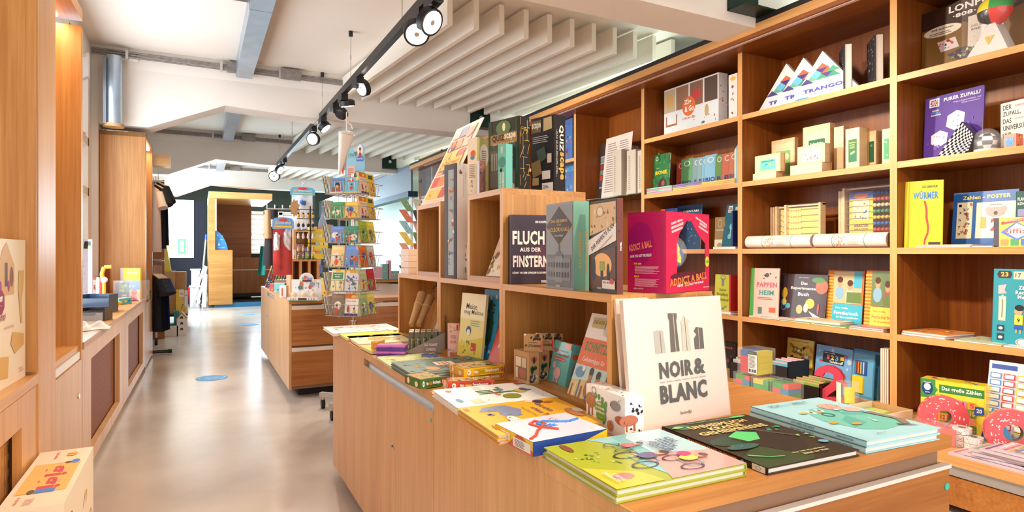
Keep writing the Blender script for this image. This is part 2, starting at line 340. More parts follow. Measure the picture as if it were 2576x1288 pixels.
# ceiling baffles between the beams: one sloping panel set per bay
LB = []
for bay, y0 in enumerate((6.83, 10.85, 14.9)):
    for k in range(-1, 10):
        far = V3((1.60+.2125*k, y0, 2.80)); near = V3((1.84+.2125*k, y0-2.58, 2.80))
        if near.x > 3.9: continue
        LB.append((bay, k, far, near))
for bay, k, far, near in LB:
    d = (near-far); s_ = V3((.042, 0, 0)); m = MB(); m.obb(far, d, s_, (0, 0, .225), 'baffle')
    o = m.build('ceiling_baffle', origin=far)
    lab = ['white ceiling baffle between the near beams above the long bookcase', 'white ceiling baffle beyond the second beam', 'white ceiling baffle hanging far back beyond the third beam'][bay]
    if k == -1: lab = ['outermost white ceiling baffle of the near set, towards the windows', 'outermost white ceiling baffle of the middle set, towards the windows', 'outermost white ceiling baffle of the far set, towards the windows'][bay]
    tag(o, lab, 'ceiling baffle', ['ceiling baffles of the near bay', 'ceiling baffles of the middle bay', 'ceiling baffles of the far bay'][bay] if k > -1 else None)
# sheet metal duct along the ceiling
ds = [(626, 0, 686, 0), (593, 194, 634, 198.6)]
yd = 6.80; a = aty(593, 194, yd); b = aty(634, 198, yd); zd = a.z
m = MB(); m.box((a.x, 1.5, zd), (b.x, yd, ZCEIL), 'zinc'); m.box((a.x-.004, 4.86, zd-.004), (b.x+.004, 4.875, ZCEIL), 'zinc')
tag(m.build('ceiling_duct', origin=(a.x, 1.5, zd)), 'flat galvanised duct running along the near ceiling to the second beam', 'duct')
m = MB(); m.box((a.x, 7.25, zd), (b.x, 10.8, ZCEIL), 'zinc'); tag(m.build('ceiling_duct', origin=(a.x, 7.25, zd)), 'galvanised duct on the ceiling between the second and third beam', 'duct')
m = MB(); m.box((a.x, 11.3, zd), (b.x, 14.85, ZCEIL), 'zinc'); tag(m.build('ceiling_duct', origin=(a.x, 11.3, zd)), 'small far galvanised duct on the ceiling beyond the third beam', 'duct')
# surface conduits on the beams
for k, (y, lab) in enumerate(((6.8, 'grey surface conduit running along the top of the second beam'), (10.83, 'grey conduit along the top of the third beam'), (14.87, 'far grey conduit along the top of the fourth beam'))):
    e = thing('cable_conduit', lab, 'conduit', (XW, y, 2.99)); m = MB()
    for q in range(3): m.cyl((XW+.01, y-.01, 3.005-q*.022), (1.4, y-.01, 2.985-q*.022), .009, 'conduit', n=8)
    m.build('pipe', e)
    for bx in (-.6, .2, .75): MB().box((bx-.012, y-.03, 2.93), (bx+.012, y+.01, 3.02), 'alu').build('clip', e)
    for bx in ((aty(571, 170, 6.8).x, aty(706, 170, 6.8).x) if k == 0 else (.62,)): MB().box((bx, y-.05, 2.93), (bx+(.11 if bx < .4 else .2), y+.01, 3.03), 'conduit').build('junction_box', e)
p = aty(400, 0, 4.1); q = aty(620, 32, 4.1)
m = MB(); m.cyl((-.5, 5.0, ZCEIL-.03), (a.x, 5.0, ZCEIL-.03), .014, 'conduit'); m.cyl((-.5, 5.04, ZCEIL-.03), (a.x, 5.04, ZCEIL-.03), .014, 'conduit'); tag(m.build('cable_conduit', origin=(-.5, 5, 3.02)), 'short grey conduit crossing the near ceiling to the duct', 'conduit')
# girder on top of the bookcase with its bracket plates
XG = 3.18
e = thing('steel_girder', 'dark steel girder running above the long bookcase', 'girder', (XG, 0, 2.586))
MB().box((XG, -1, 2.588), (XG+.14, 10.05, 2.622), 'black_metal').build('top_flange', e)
MB().box((XG+.02, 10.06, 2.17), (XG+.05, 19, 2.60), 'girder').build('web', e)
MB().box((XG-.0, 10.06, 2.60), (XG+.14, 19, 2.622), 'girder').build('upper_flange', e)
MB().box((XG-.03, 10.06, 2.07), (XG+.14, 19, 2.165), 'girder_dark').build('lower_flange', e)
for k, y in enumerate(BY[:3]):
    e = thing('bracket_plate', ['dark green steel bracket plate at the near beam end', 'dark green steel bracket plate at the second beam end above the game boxes', 'dark green bracket plate at the third beam end behind the card rack'][k], 'bracket', (2.93, y-.012, 2.6))
    MB().box((2.93, y-.012, 2.625), (3.19, y, 2.90), 'green_steel').build('plate', e)
    MB().box((2.93, y-.14, 2.624), (3.22, y-.0, 2.634), 'green_steel').build('foot', e)
    for bx, bz in ((2.97, 2.86), (3.15, 2.86), (3.07, 2.76)):
        MB().cyl((bx, y-.012, bz), (bx, y-.02, bz), .028, 'chrome', n=16).cyl((bx, y-.02, bz), (bx, y-.035, bz), .012, 'chrome', n=6).build('bolt', e)
# ============================================================ long bookcase
XS, XSB = 3.35, 3.75
YU = YUP; SH = [2.074, 1.610, 1.148, .681]; ZBW = .25; ZT = 2.507
bc = thing('bookcase', 'long oak bookcase built along the right wall full of books and games', 'bookcase', (XS, 0, ZBW))
for y in YU: MB().box((XS, y-.019, ZBW), (XSB, y+.019, ZT), 'teak_z').box((XS-.002, y-.019, ZBW), (XS+.004, y+.019, ZT), 'edge_z').build('upright', bc)
MB().box((XSB, .2, ZBW), (XSB+.03, 10.07, ZT), 'teak_z').build('back_panel', bc)
MB().box((XG, -1, ZT), (XSB+.03, 10.05, 2.585), 'teak_y').box((XG-.004, -1, 2.531), (XG, 10.05, 2.586), 'edge_y').build('top_board', bc)
MB().box((XG+.02, -1, ZT-.004), (XG+.045, 9.4, ZT), 'strip_off').build('light_strip', bc)
def shelf(i, z, t=.034): 
    y0, y1 = ([-.6]+YU)[i]+.019, ([-.6]+YU)[i+1]-.019
    MB().box((XS+.006, y0, z-t), (XSB, y1, z), 'teak_y').box((XS, y0, z-t), (XS+.006, y1, z), 'edge_y').build('shelf', bc)
for i in range(10):
    for j, z in enumerate(SH):
        if i == 4: continue
        shelf(i, z)
MB().box((XS+.02, 4.165, 1.630), (XSB, 5.18, 1.638), 'green_glass').build('glass_shelf', bc)
# low base cabinet below the bookcase
XB = 2.87
e = thing('base_cabinet', 'low oak base cabinet with drawers carrying the long bookcase', 'cabinet', (XB, 0, 0))
MB().box((XB, -.8, ZBW-.04), (XSB+.03, 10.05, ZBW), 'edge_y').build('worktop', e)
MB().box((XB+.03, -.8, .03), (XSB+.03, 10.05, ZBW-.041), 'drawer_x').build('carcass', e)
MB().box((XB+.012, -.8, ZBW-.085), (XB+.035, 10, ZBW-.041), 'alu').build('grip_rail', e)
for i in range(9):
    f = MB().box((XB+.004, YU[i]+.004-1.05, .04), (XB+.03, YU[i+1]-.004-1.05, ZBW-.09), 'drawer_x').build('drawer', e)
    if i < 4:
        yy = .745+1.05*(i-0); g = MB().cyl((XB+.004, yy, .12), (XB-.001, yy, .12), .013, 'chrome', n=16).cyl((XB-.001, yy, .12), (XB-.004, yy, .12), .007, 'conduit', n=10); g.build('lock', f)
# ============================================================ counter (near) with its display cubes
def counter(name, lab, x0, x1, y0, y1, zt, doors, front, plinth=.05):
    e = thing(name, lab, 'counter', (x0, y0, 0)); T = .026; G = .032
    MB().box((x0, y0, zt-T), (x1, y1, zt), 'counter_x').box((x0-.002, y0, zt-T), (x0, y1, zt), 'pale_z').build('worktop', e)
    MB().box((x0+.02, y0+.02, plinth), (x1-.02, y1-.02, zt-T-.001), 'grip').build('carcass', e)
    MB().box((x0+.08, y0+.08, 0), (x1-.08, y1-.08, plinth), 'plinth').build('plinth', e)
    ys_ = [y1]+doors+[y0]
    for k in range(len(ys_)-1):
        a_, b_, op = ys_[k]-.0012, ys_[k+1]+.0012, (front['open'][k])
        d = MB().box((x0, b_, plinth), (x0+.019, a_, zt-T-(G if op else .001)), 'pale_z').build('door' if op else 'side_panel', e)
        if op:
            MB().box((x0-.001, b_, zt-T-G-.003), (x0+.019, a_, zt-T-G+.002), 'alu').build('grip_strip', d)
        if k in front['lock']:
            MB().cyl((x0-.003, a_-.03, zt-.27), (x0, a_-.03, zt-.27), .011, 'chrome', n=16).cyl((x0-.006, a_-.03, zt-.27), (x0-.003, a_-.03, zt-.27), .005, 'conduit', n=8).build('lock', d)
    MB().box((x0+.016, y0+.03, zt-T-G), (x0+.022, y1-.03, zt-T-.002), 'alu').build('grip_channel', e)
    return e
cy = lambda x: atx(x, HY, .61).y
CX0, CX1, CY0, CY1 = .606, 1.488, .775, 3.19
e = counter('display_counter', 'oak display counter in the foreground loaded with books and games', CX0, CX1, CY0, CY1, ZC, [cy(918), cy(986), cy(1094)], {'open': [0, 1, 1, 0], 'lock': (2,)})
ft = ZC-.03
for k, (za, zb_) in enumerate(((.36, ft-.036), (.055, .325))):
    d = MB().box((CX0+.022, CY0+.004, za), (CX1-.004, CY0+.022, zb_), 'drawer_x').box((CX0+.022, CY0-.002, zb_-.004), (CX1-.006, CY0+.014, zb_+.004), 'white_lac').build('drawer', e)
    if k == 0: MB().cyl((CX1-.015, CY0+.004, zb_-.045), (CX1-.015, CY0+.002, zb_-.045), .008, 'ink', (70, 190, 170), n=14).build('sticker', d)
MB().box((CX0+.02, CY0+.03, ft-.036), (CX1-.03, CY0+.034, ft), 'grip').build('grip_recess', e)
MB().cyl((CX0-.0012, cy(1094)+.02, ZC-.085), (CX0, cy(1094)+.02, ZC-.085), .006, 'ink', (50, 190, 190), n=14).build('sticker', e)
def cubes(name, lab, x0, x1, y0, y1, z0, z1, n, t=.019, grp=None):
    e = thing(name, lab, 'shelf unit', (x0, y0, z0), grp)
    MB().box((x0, y0, z1-t), (x1, y1, z1), OY).box((x0-.001, y0, z1-t), (x0, y1, z1), 'edge_y').build('top_board', e)
    MB().box((x0, y0+t, z0), (x1, y1-t, z0+t), OY).build('bottom_board', e)
    for k in range(n+1):
        y = y0+(y1-y0-t)*k/n; MB().box((x0, y, z0+(.0 if k in (0, n) else t)), (x1, y+t, z1-t), OZ).box((x0-.001, y, z0), (x0, y+t, z1-t), 'edge_z').build('side_panel' if k in (0, n) else 'divider', e)
    MB().box((x1-.012, y0+t, z0+t), (x1, y1-t, z1-t), OZ).build('back_panel', e)
    return e
DX0, DX1, ZD, ZU = .872, 1.19, 1.020, 1.329
cubes('cube_shelf', 'open oak display cube on the counter holding the little museum kits', DX0, DX1, 1.193, 1.783, ZC, ZD, 1)
cubes('cube_shelf', 'open oak display cube on the counter holding bird books and pink card boxes', DX0, DX1, 1.785, 2.37, ZC, ZD, 1)
cubes('cube_shelf', 'open oak display cube at the far end of the counter holding kraft paper cones', DX0, DX1, 2.372, 2.945, ZC, ZD, 1)
cubes('cube_shelf', 'small oak cube stacked on top, under the black quiz boxes', DX0, DX1, 1.781, 2.07, ZD, ZU, 1)
cubes('cube_shelf', 'small oak cube stacked on top at the far end, under the leaning poster boards', DX0, DX1, 2.352, 2.655, ZD, ZU, 1)
# ============================================================ middle island
e = counter('display_counter', 'second oak display counter in the aisle behind the card spinner', .62, 2.05, 5.01, 7.4, .750, [6.72, 6.05, 5.9][:2], {'open': [0, 1, 0], 'lock': (1,)}, .06)
for za, zb_ in ((.09, .355), (.40, .68)):
    d = MB().box((.64, 5.0, za), (2.04, 5.02, zb_), 'drawer_x').box((.64, 4.998, zb_), (2.04, 5.018, zb_+.03), 'white_lac').build('drawer', e)
e = thing('display_counter', 'far oak counter by the mint wall right of the card spinner', 'counter', (2.5, 8.2, 0))
MB().box((2.0, 8.2, .72), (2.8, 10.2, .76), OX).build('worktop', e); MB().box((2.06, 8.3, 0), (2.7, 10.1, .05), 'plinth').build('plinth', e); MB().box((2.02, 8.22, .05), (2.78, 10.18, .70), 'drawer_x').build('carcass', e); MB().box((2.02, 8.2, .66), (2.78, 8.22, .70), 'alu').build('grip_strip', e)
# ============================================================ cabinets on the left under the windows
L0, L1 = V3((-.495, 3.9, 0)), V3((-.450, 7.65, 0)); LD = (L1-L0)/(L1.y-L0.y); LN = V3((1, -LD.x, 0)).normalized()
def LP(y, d, z): p = L0+LD*(y-3.9)+LN*d; return V3((p.x, p.y, z))
def lbox(m, ya, yb, da, db, za, zb, mat): return m.obb(LP(ya, da, za), LD*(yb-ya), LN*(db-da), (0, 0, zb-za), mat)
def lx(x):     # distance along the front plane seen at column x
    r = ray(x, HY); A = r.x; B = r.y; t = (L0.x-LD.x*3.9)/(A-LD.x*B); return B*t
DB = -(.39)
y97, y140, y205 = lx(97), lx(140), lx(206)
e = thing('wall_cabinet', 'tall oak shelving at the left edge with a wide post and lit niche', 'cabinet', LP(1.0, 0, 0))
lbox(MB(), y97, y140, DB, 0, 0, 2.9, 'edge_z').build('post', e)
lbox(MB(), y97-.02, y97, DB, -.003, .70, 2.9, OZ).build('side_panel', e)
lbox(MB(), y205-.02, y205+.02, DB, 0, 0, 2.20, OZ).build('side_panel', e)
lbox(MB(), y140, y205, DB, DB+.012, .7, 2.2, OZ).build('back_panel', e)
tp = LP(y205, 0, 0); zt_ = atz(207, 40, 2.2); ztop = EYE.z+(HY-40)/F*(tp-EYE).dot(fw)
lbox(MB(), y140, y205+.02, DB, 0, ztop-.02, ztop+.03, OY).build('top_board', e)
lbox(MB(), y140+.02, y205-.03, -.12, -.09, ztop-.03, ztop-.02, 'strip_glow').build('light_strip', e)
for yy in (145, 262, 383, 500, 620):
    p = LP(y140+.03, -.05, 0); z = EYE.z+(HY-yy)/F*(p-EYE).dot(fw)
    lbox(MB(), y140, y140+.06, DB, -.02, z-.02, z, 'edge_y').build('shelf', e)
lbox(MB(), y140, y205-.02, DB, -.01, .655, .68, 'edge_y').build('niche_board', e)
lbox(MB(), y140, y205-.02, -.02, -.004, .618, .65, 'white_lac').build('grip_strip', e)
d = lbox(MB(), y140+.003, y205-.003, -.03, 0, .05, .612, 'pale_z').build('door', e)
MB().cyl(LP(lx(196), 0, .455), LP(lx(196), .006, .455), .012, 'chrome', n=14).build('lock', d)
lbox(MB(), .6, y97-.001, DB, .0, .655, .690, 'edge_y').build('worktop', e)
m = MB(); ya, yb = 1.0, y97-.2
lbox(m, ya, y97-.002, -.03, -.004, .55, .65, 'edge_z'); lbox(m, yb, y97-.002, -.03, -.004, .05, .55, 'edge_z'); lbox(m, ya, yb, -.03, -.004, .05, .09, 'edge_z'); m.build('front_frame', e)
m = MB(); k = 0; yy = ya
while yy < yb:
    lbox(m, yy, yy+.022, -.06, -.045, .09, .55, 'edge_z'); z = .09+(k % 2)*.025
    while z < .55: lbox(m, yy+.022, yy+.033, -.06, -.045, z, z+.022, 'edge_z'); z += .05
    yy += .033; k += 1
m.build('grille', e); lbox(MB(), ya, yb, -.09, -.08, .09, .55, 'plinth').build('grille_backing', e)
# low window cabinet with cane panels
yS = y205+.02; yE = lx(366); yF = lx(384); ZL = .688
e = thing('radiator_cabinet', 'low oak cabinet with two cane panels under the left windows', 'cabinet', LP(yS, 0, 0))
lbox(MB(), yS, yE, DB, .006, ZL-.03, ZL, OY).build('worktop', e)
ym = lx(313)
for a_, b_ in ((yS+.002, ym), (ym+.002, yE)):
    m = MB(); fy = .16*(b_-a_)*.9
    lbox(m, a_, a_+fy, -.03, 0, .03, ZL-.035, 'pale_z'); lbox(m, b_-fy*1.1, b_, -.03, 0, .03, ZL-.035, 'pale_z'); lbox(m, a_+fy, b_-fy*1.1, -.03, 0, ZL-.115, ZL-.035, 'pale_z'); lbox(m, a_+fy, b_-fy*1.1, -.03, 0, .03, .10, 'pale_z')
    f_ = m.build('panel_frame', e); lbox(MB(), a_+fy, b_-fy*1.1, -.045, -.035, .10, ZL-.115, 'cane_weave').build('cane_panel', f_)
lbox(MB(), yS, yE, DB, -.05, 0, ZL-.04, OZ).build('carcass', e)
# tall cabinet at the far end
zt2 = EYE.z+(HY-335)/F*(LP(yE, 0, 0)-EYE).dot(fw)
e = thing('tall_cabinet', 'tall narrow oak cabinet standing at the far end of the window shelf', 'cabinet', LP(yE, 0, 0))
lbox(MB(), yE, yE+.10, DB, 0, .0, zt2, OZ).build('side_panel', e)
lbox(MB(), yF-.05, yF, DB, 0, 0, zt2, OZ).build('side_panel', e); lbox(MB(), yE, yF, DB, 0, zt2-.04, zt2, OY).build('top_board', e)
lbox(MB(), yE, yF, DB, DB+.02, 0, zt2, OZ).build('back_panel', e); lbox(MB(), yE+.1, yF-.05, DB, -.01, ZL, ZL+.03, OY).build('shelf', e)
lbox(MB(), yE+.11, yF-.1, -.06, -.02, zt2-.06, zt2-.04, 'strip_glow').build('light_strip', e)
lbox(MB(), yE+.1, yF-.05, -.02, 0, .02, ZL-.06, 'pale_z').build('door', e)
m = lbox(MB(), yE+.14, yE+.3, -.05, -.01, ZL+.1, ZL+.25, 'plinth'); m.build('switch_plate', e)
# detector, label and pipe above the tall cabinet
e = thing('pipe_casing', 'grey zinc pipe casing rising from the tall cabinet to the ceiling', 'pipe', aty(286, 320, 6.72))
P = aty(286, 320, 6.72); MB().cyl((P.x, 6.72, zt2+.02), (P.x, 6.72, 2.93), .068, 'zinc', n=20).build('casing', e); MB().box((P.x-.075, 6.65, zt2+.02), (P.x-.05, 6.75, 2.9), 'girder').build('edge_strip', e)
MB().cyl((P.x, 6.72, zt2), (P.x, 6.72, zt2+.03), .085, 'kraft', n=12).build('foam_collar', e)
P = aty(250, 170, 6.3); m = MB(); m.obb((XW, 6.3, P.z-.11), (.05, 0, .03), (0, .08, 0), (0, 0, .2), 'white_plastic'); o = m.build('motion_detector', origin=(XW, 6.3, P.z)); tag(o, 'white motion detector on the window wall below the conduit', 'detector')
P = aty(316, 142, 6.80); m = MB(); m.box((P.x-.1, 6.80, P.z-.035), (P.x+.1, 6.825, P.z+.035), 'white_plastic').box((P.x+.08, 6.797, P.z+.01), (P.x+.1, 6.8, P.z+.035), 'ink', (170, 50, 20)); tag(m.build('sign_plate', origin=(P.x, 6.8, P.z)), 'small cream label plate on the beam beside the pipe casing', 'sign')
# wooden block and rail by the clothes
P0, P1 = aty(384, 447, 7.9), aty(428, 418, 7.9); m = MB().box((XW, 7.9, aty(400, 417, 7.9).z), (P1.x, 8.1, aty(400, 388, 7.9).z), 'beech'); o = m.build('wooden_box', origin=(XW, 7.9, 2.2)); tag(o, 'pale pine box end sticking out above the clothes rail', 'box')
P0, P1 = aty(384, 455, 9.2), aty(414, 720, 9.2); m = MB().box((XW, 9.2, 0), (P1.x, 9.24, P0.z-.02), 'teak_z'); tag(m.build('partition_board', origin=(XW, 9.2, 0)), 'dark brown upright board behind the hanging shirts', 'board')
# ============================================================ goods on the near counter
def face_tl(bl, br, tl, z, wpx=None):
    """leaning face: bottom corners on the support, top-left corner seen at tl"""
    L, R = atz(*bl, z), atz(*br, z); best = None
    for i in range(-10, 110):
        f = face(L, R, tl[1], None, i*.5); e = abs(px(f[0]+f[2]*f[5])[0]-tl[0])
        if best is None or e < best[0]: best = (e, f)
    return best[1]
def flat3(tl, tm, tr, z, t):
    O, R, L = atz(*tm, z), atz(*tr, z), atz(*tl, z); U = R-O; w = U.length; U.normalize(); n = U.cross(up); dep = (L-O).dot(-n)
    return (V3((O.x, O.y, z-t)), U, up.copy(), n, w, t), abs(dep)
def fbook(label, p0, p1, p2, z, t, cover, art, spine='b', n=1, group=None, labels=None, cat='book', thin=False, **k):
    f = flatface(p0, p1, p2, z); out = []
    for i in range(n):
        g = (f[0]-f[3]*(t*i)+V3((.0015*i*(-1)**i, .001*i, 0)),)+f[1:]
        out.append(book(k.get('name', 'book'), (labels[i] if labels else label), g, t*.98, cover, art if i == 0 else (), spine, group, cat=cat, board=.0008 if thin else .002, m=k.get('m', 'ink'), pages=k.get('pages', (238, 228, 216)), spine_art=k.get('spine_art', ()) , spine_col=k.get('spine_col')))
    return out
SK, HAIR = (226, 170, 130), (90, 50, 30)
def kid(u, v, s, shirt=(70, 130, 200), hair=HAIR, skin=SK):
    return [('e', u, v-.9*s, .55*s, .6*s, shirt), ('e', u, v, .33*s, .42*s, skin), ('e', u, v+.22*s, .36*s, .27*s, hair)]
def bike(u, v, s, rot=0):
    a = []
    for du in (-.13, .13): a += [('o', u+du*s, v-.02*s, .075*s, .11*s, .18, (60, 50, 84))]
    for q in ((-.13, -.02, -.02, .13), (-.02, .13, .02, -.03), (.02, -.03, .13, -.02), (-.02, .13, .1, .11), (.1, .13, .13, -.02), (-.13, -.02, .02, -.03)):
        x0, y0, x1, y1 = [k*s for k in q]; a.append(('p', [(u+x0, v+y0), (u+x1, v+y1), (u+x1+.006, v+y1+.008), (u+x0+.006, v+y0+.008)], (70, 170, 190)))
    return a
fbook(None, (1368, 1125), (1552, 1233), (1668, 1083), ZC+.0232, .0115, (172, 182, 44), [
    ('p', [(0, .35), (.25, .5), (.55, .55), (.62, .38), (1, .45), (1, 1), (0, 1)], (150, 205, 210)), ('p', [(0, .55), (.5, .5), (.6, .62), (0, 1)], (120, 190, 190)), ('p', [(.45, .45), (.7, .5), (1, .4), (1, 1), (.6, 1), (.5, .75)], (232, 176, 170)),
    ('p', [(.1, .62), (.5, .6), (.62, .95), (.6, 1), (0, 1), (0, .7)], (186, 222, 232)), ('p', [(.55, 0), (.8, .3), (1, .35), (1, 0)], (206, 200, 60)), ('e', .12, .12, .1, .03, (140, 80, 60)), ('e', .82, .16, .06, .07, (196, 130, 130)), ('s', .3, .05, .6, .3, 16, [(120, 150, 40), (90, 130, 50), (230, 220, 150)], .02),
    *bike(.58, .42, .9), *bike(.78, .66, .8), *bike(.3, .44, .6), *kid(.56, .62, .12, (70, 70, 130)), *kid(.74, .82, .11, (250, 220, 90)), *kid(.3, .6, .09, (220, 80, 90)), ('e', .66, .74, .05, .05, (232, 60, 130)),
    ('T', 'KLEINE', .34, .86, .13, .055, (40, 60, 110)), ('T', 'OUTDOOR-', .4, .78, .24, .06, (40, 60, 110)), ('T', 'ABENTEUER', .44, .70, .27, .06, (40, 60, 110)), ('t', 'GESCHICHTEN AUS DER NATUR', .4, .655, .3, .022, (60, 80, 120)), ('t', 'SUSIE RAE', .86, .1, .14, .03, WHITE), ('t', 'CAROLINE ATTIA', .84, .06, .2, .03, WHITE)],
    spine='t', n=2, labels=['upper picture book with cyclists on an olive cover at the counter front corner', 'lower olive picture book under the cyclist one at the counter front corner'], m='gloss')
fbook(None, (2180, 1110), (2366, 1076), (1885, 1023), ZC+.0262, .013, (176, 228, 238), [
    ('p', [(.2, .45), (.28, .62), (.45, .74), (.62, .74), (.85, .66), (.97, .48), (.95, .3), (.8, .16), (.5, .13), (.3, .2)], (120, 206, 190)), ('p', [(.3, .25), (.55, .3), (.6, .5), (.4, .42)], (90, 186, 176)), ('p', [(.6, .52), (.85, .45), (.9, .62), (.7, .7)], (96, 190, 182)),
    ('e', .36, .66, .04, .045, WHITE), ('e', .5, .68, .04, .045, WHITE), ('e', .36, .66, .013, .02, BLACK), ('e', .5, .68, .013, .02, BLACK), ('o', .44, .56, .06, .05, .25, (40, 90, 90)), ('r', .41, .62, .46, .635, (240, 150, 90)),
    ('e', .72, .72, .11, .1, (240, 190, 180)), ('o', .68, .72, .04, .05, .12, (190, 60, 60)), ('o', .78, .74, .04, .05, .12, (190, 60, 60)), ('e', .84, .6, .1, .07, (244, 190, 186)), ('p', [(.84, .52), (.94, .5), (.97, .24), (.86, .14), (.80, .17), (.9, .28)], (150, 130, 118)),
    ('p', [(.72, .16), (.9, .1), (.88, .12), (.75, .19)], (120, 100, 90)), ('e', .22, .38, .05, .025, (240, 170, 60)), ('e', .4, .3, .06, .025, (240, 170, 60)), ('e', .25, .66, .05, .02, (250, 200, 90)), ('s', .2, .2, .95, .8, 9, [(225, 245, 246)], .03),
    ('t', 'ICH', .2, .90, .14, .05, (70, 90, 90)), ('t', 'UND DIE', .34, .89, .1, .02, (120, 140, 140)), ('t', 'WELT', .55, .90, .22, .05, (70, 90, 90)), ('t', 'MIREIA TRIUS', .32, .07, .12, .014, (90, 110, 110))],
    spine='l', n=2, labels=['pale blue picture book with a smiling green globe at the counter right corner', 'teal backed picture book under the pale blue globe book'], spine_art=[('t', 'ICH UND DIE WELT', .5, .5, .2, .4, (60, 110, 120)), ('t', 'KLEINE GESTALTEN', .84, .5, .13, .35, (60, 110, 120))])
fbook('large dark brown mystery book with orange title lying between two bright books', (1931, 1178), (2162, 1131), (1663, 1073), ZC+.0135, .013, (54, 38, 22), [
    ('p', [(0, 0), (.5, 0), (.7, .2), (.3, .35), (0, .2)], (52, 72, 36)), ('e', .3, .5, .28, .1, (34, 70, 48)), ('e', .14, .9, .1, .06, (60, 110, 70)), ('p', [(.28, .58), (.5, .66), (.72, .58), (.82, .3), (.66, .16), (.48, .14), (.38, .3), (.3, .42)], (40, 26, 20)), ('p', [(.3, .58), (.48, .66), (.62, .58), (.5, .45), (.36, .44)], (96, 220, 130)),
    ('p', [(.36, .66), (.62, .66), (.86, .38), (.88, .4), (.64, .7), (.38, .69)], (90, 84, 84)), ('T', 'UNHEIMLICH', .5, .86, .66, .07, (255, 214, 130)), ('T', 'KRASSE', .5, .78, .38, .065, (255, 214, 130)), ('T', 'GEHEIMNISSE', .5, .70, .76, .07, (255, 214, 130)),
    ('t', 'TOM ADAMS  YAS IMAMURA', .5, .955, .5, .022, (90, 210, 130)), ('T', 'Die 100 gruseligsten', .62, .13, .36, .028, (230, 214, 160)), ('T', 'Rätsel der Welt', .64, .09, .28, .028, (230, 214, 160)),
    ('e', .08, .9, .06, .022, (90, 210, 120)), ('e', .08, .905, .035, .018, (230, 190, 110)), ('e', .84, .95, .1, .02, (110, 220, 130)), ('s', .74, .55, .98, .75, 7, [(80, 190, 130), (60, 160, 130)], .025), ('s', .86, .3, 1, .42, 5, [(180, 230, 150)], .03), ('e', .92, .22, .045, .03, (120, 190, 220)), ('e', .2, .36, .16, .05, (50, 100, 90)), ('s', .1, .33, .32, .4, 8, [(60, 130, 200), (230, 130, 60)], .01),
    ('p', [(.06, .2), (.2, .12), (.32, .1), (.32, .11), (.2, .135), (.07, .22)], (90, 210, 120))],
    spine='l', spine_col=(20, 16, 14), spine_art=[('T', 'UNHEIMLICH KRASSE GEHEIMNISSE', .53, .5, .44, .5, (240, 150, 60)), ('e', .3, .5, .012, .3, (230, 80, 80)), ('e', .8, .5, .015, .35, (80, 170, 220)), ('r', .88, .05, .985, .95, (226, 222, 206)), ('o', .93, .5, .02, .3, .2, (120, 120, 110))])
fbook(None, (1150, 1026), (1253, 1096), (1400, 1000), ZC+.0205, .0068, (240, 176, 46), [
    ('p', [(.25, .12), (.1, .2), (.1, .42), (.3, .5), (.5, .42), (.55, .3), (.4, .26), (.3, .28)], (130, 140, 170)), ('s', .1, .15, .5, .45, 8, [(110, 120, 150)], .03), ('e', .06, .72, .05, .07, (240, 220, 200)), ('e', .1, .76, .06, .05, (70, 50, 90)), ('e', .16, .84, .04, .05, (190, 100, 60)),
    ('e', .12, 1.1, .01, .01, BLACK), ('t', 'Ganz schön', .33, .72, .34, .06, (60, 50, 110)), ('t', 'schlaue Tiere', .5, .62, .42, .055, (60, 50, 110)), ('t', 'Taten und Talente im Tierreich', .42, .53, .34, .025, (90, 70, 110)), ('e', .62, .88, .16, .06, (186, 120, 80)), ('e', .56, .94, .08, .04, (240, 225, 200)), ('e', .62, .3, .12, .05, (240, 230, 220)), ('s', .5, .25, .7, .35, 7, [(60, 150, 160), (200, 90, 60)], .015), ('e', .9, .45, .05, .04, (190, 90, 60)), ('l', .72, .05, .86, .1, 2, (180, 90, 40)), ('l', .08, .03, .2, .07, 2, (180, 90, 40))],
    spine='t', n=3, labels=['top orange animal book with a blue grey elephant', 'middle orange book in the stack of animal books', 'bottom orange book in the stack of animal books'], thin=True)
fbook(None, (1088, 981), (1150, 1026), (1321, 961), ZC+.0175, .0085, (246, 244, 240), [
    ('e', .18, .12, .06, .03, (190, 100, 70)), ('e', .7, .1, .1, .03, (90, 150, 170)), ('r', .7, .2, .9, .3, (236, 210, 170)), ('r', .45, .5, .5, .9, (60, 140, 80)), ('r', .3, .36, .34, .52, (60, 120, 70)), ('r', .38, .36, .42, .52, (60, 120, 70)), ('r', .46, .36, .5, .52, (60, 120, 70)), ('T', 'MALEN', .3, .62, .2, .05, (60, 130, 90)), ('T', 'BASTELN', .42, .57, .24, .05, (60, 130, 90)), ('T', 'LERNEN', .54, .52, .2, .05, (200, 80, 60)),
    ('e', .72, .62, .12, .09, (130, 140, 50)), ('e', .5, .78, .1, .06, (226, 190, 80)), ('e', .45, .83, .09, .04, (70, 100, 140)), ('r', .02, .86, .14, 1, (206, 70, 60)), ('t', 'NATUR', .08, .93, .1, .05, WHITE), ('s', .1, .1, .95, .95, 30, [(190, 90, 60), (120, 120, 110), (90, 150, 80), (226, 180, 90)], .012), ('o', .85, .85, .07, .05, .05, (190, 190, 186)), ('o', .25, .3, .08, .05, .05, (200, 196, 190)), ('l', .08, .38, .28, .46, 4, (190, 186, 180))],
    spine='t', n=2, labels=['white nature activity book with a blue tit and a round green tree', 'second white activity book under the blue tit one'], thin=True, name='activity_book')
fr, dp = flat3((1277, 1061), (1341, 1113), (1527, 1079), ZC+.029, .029)
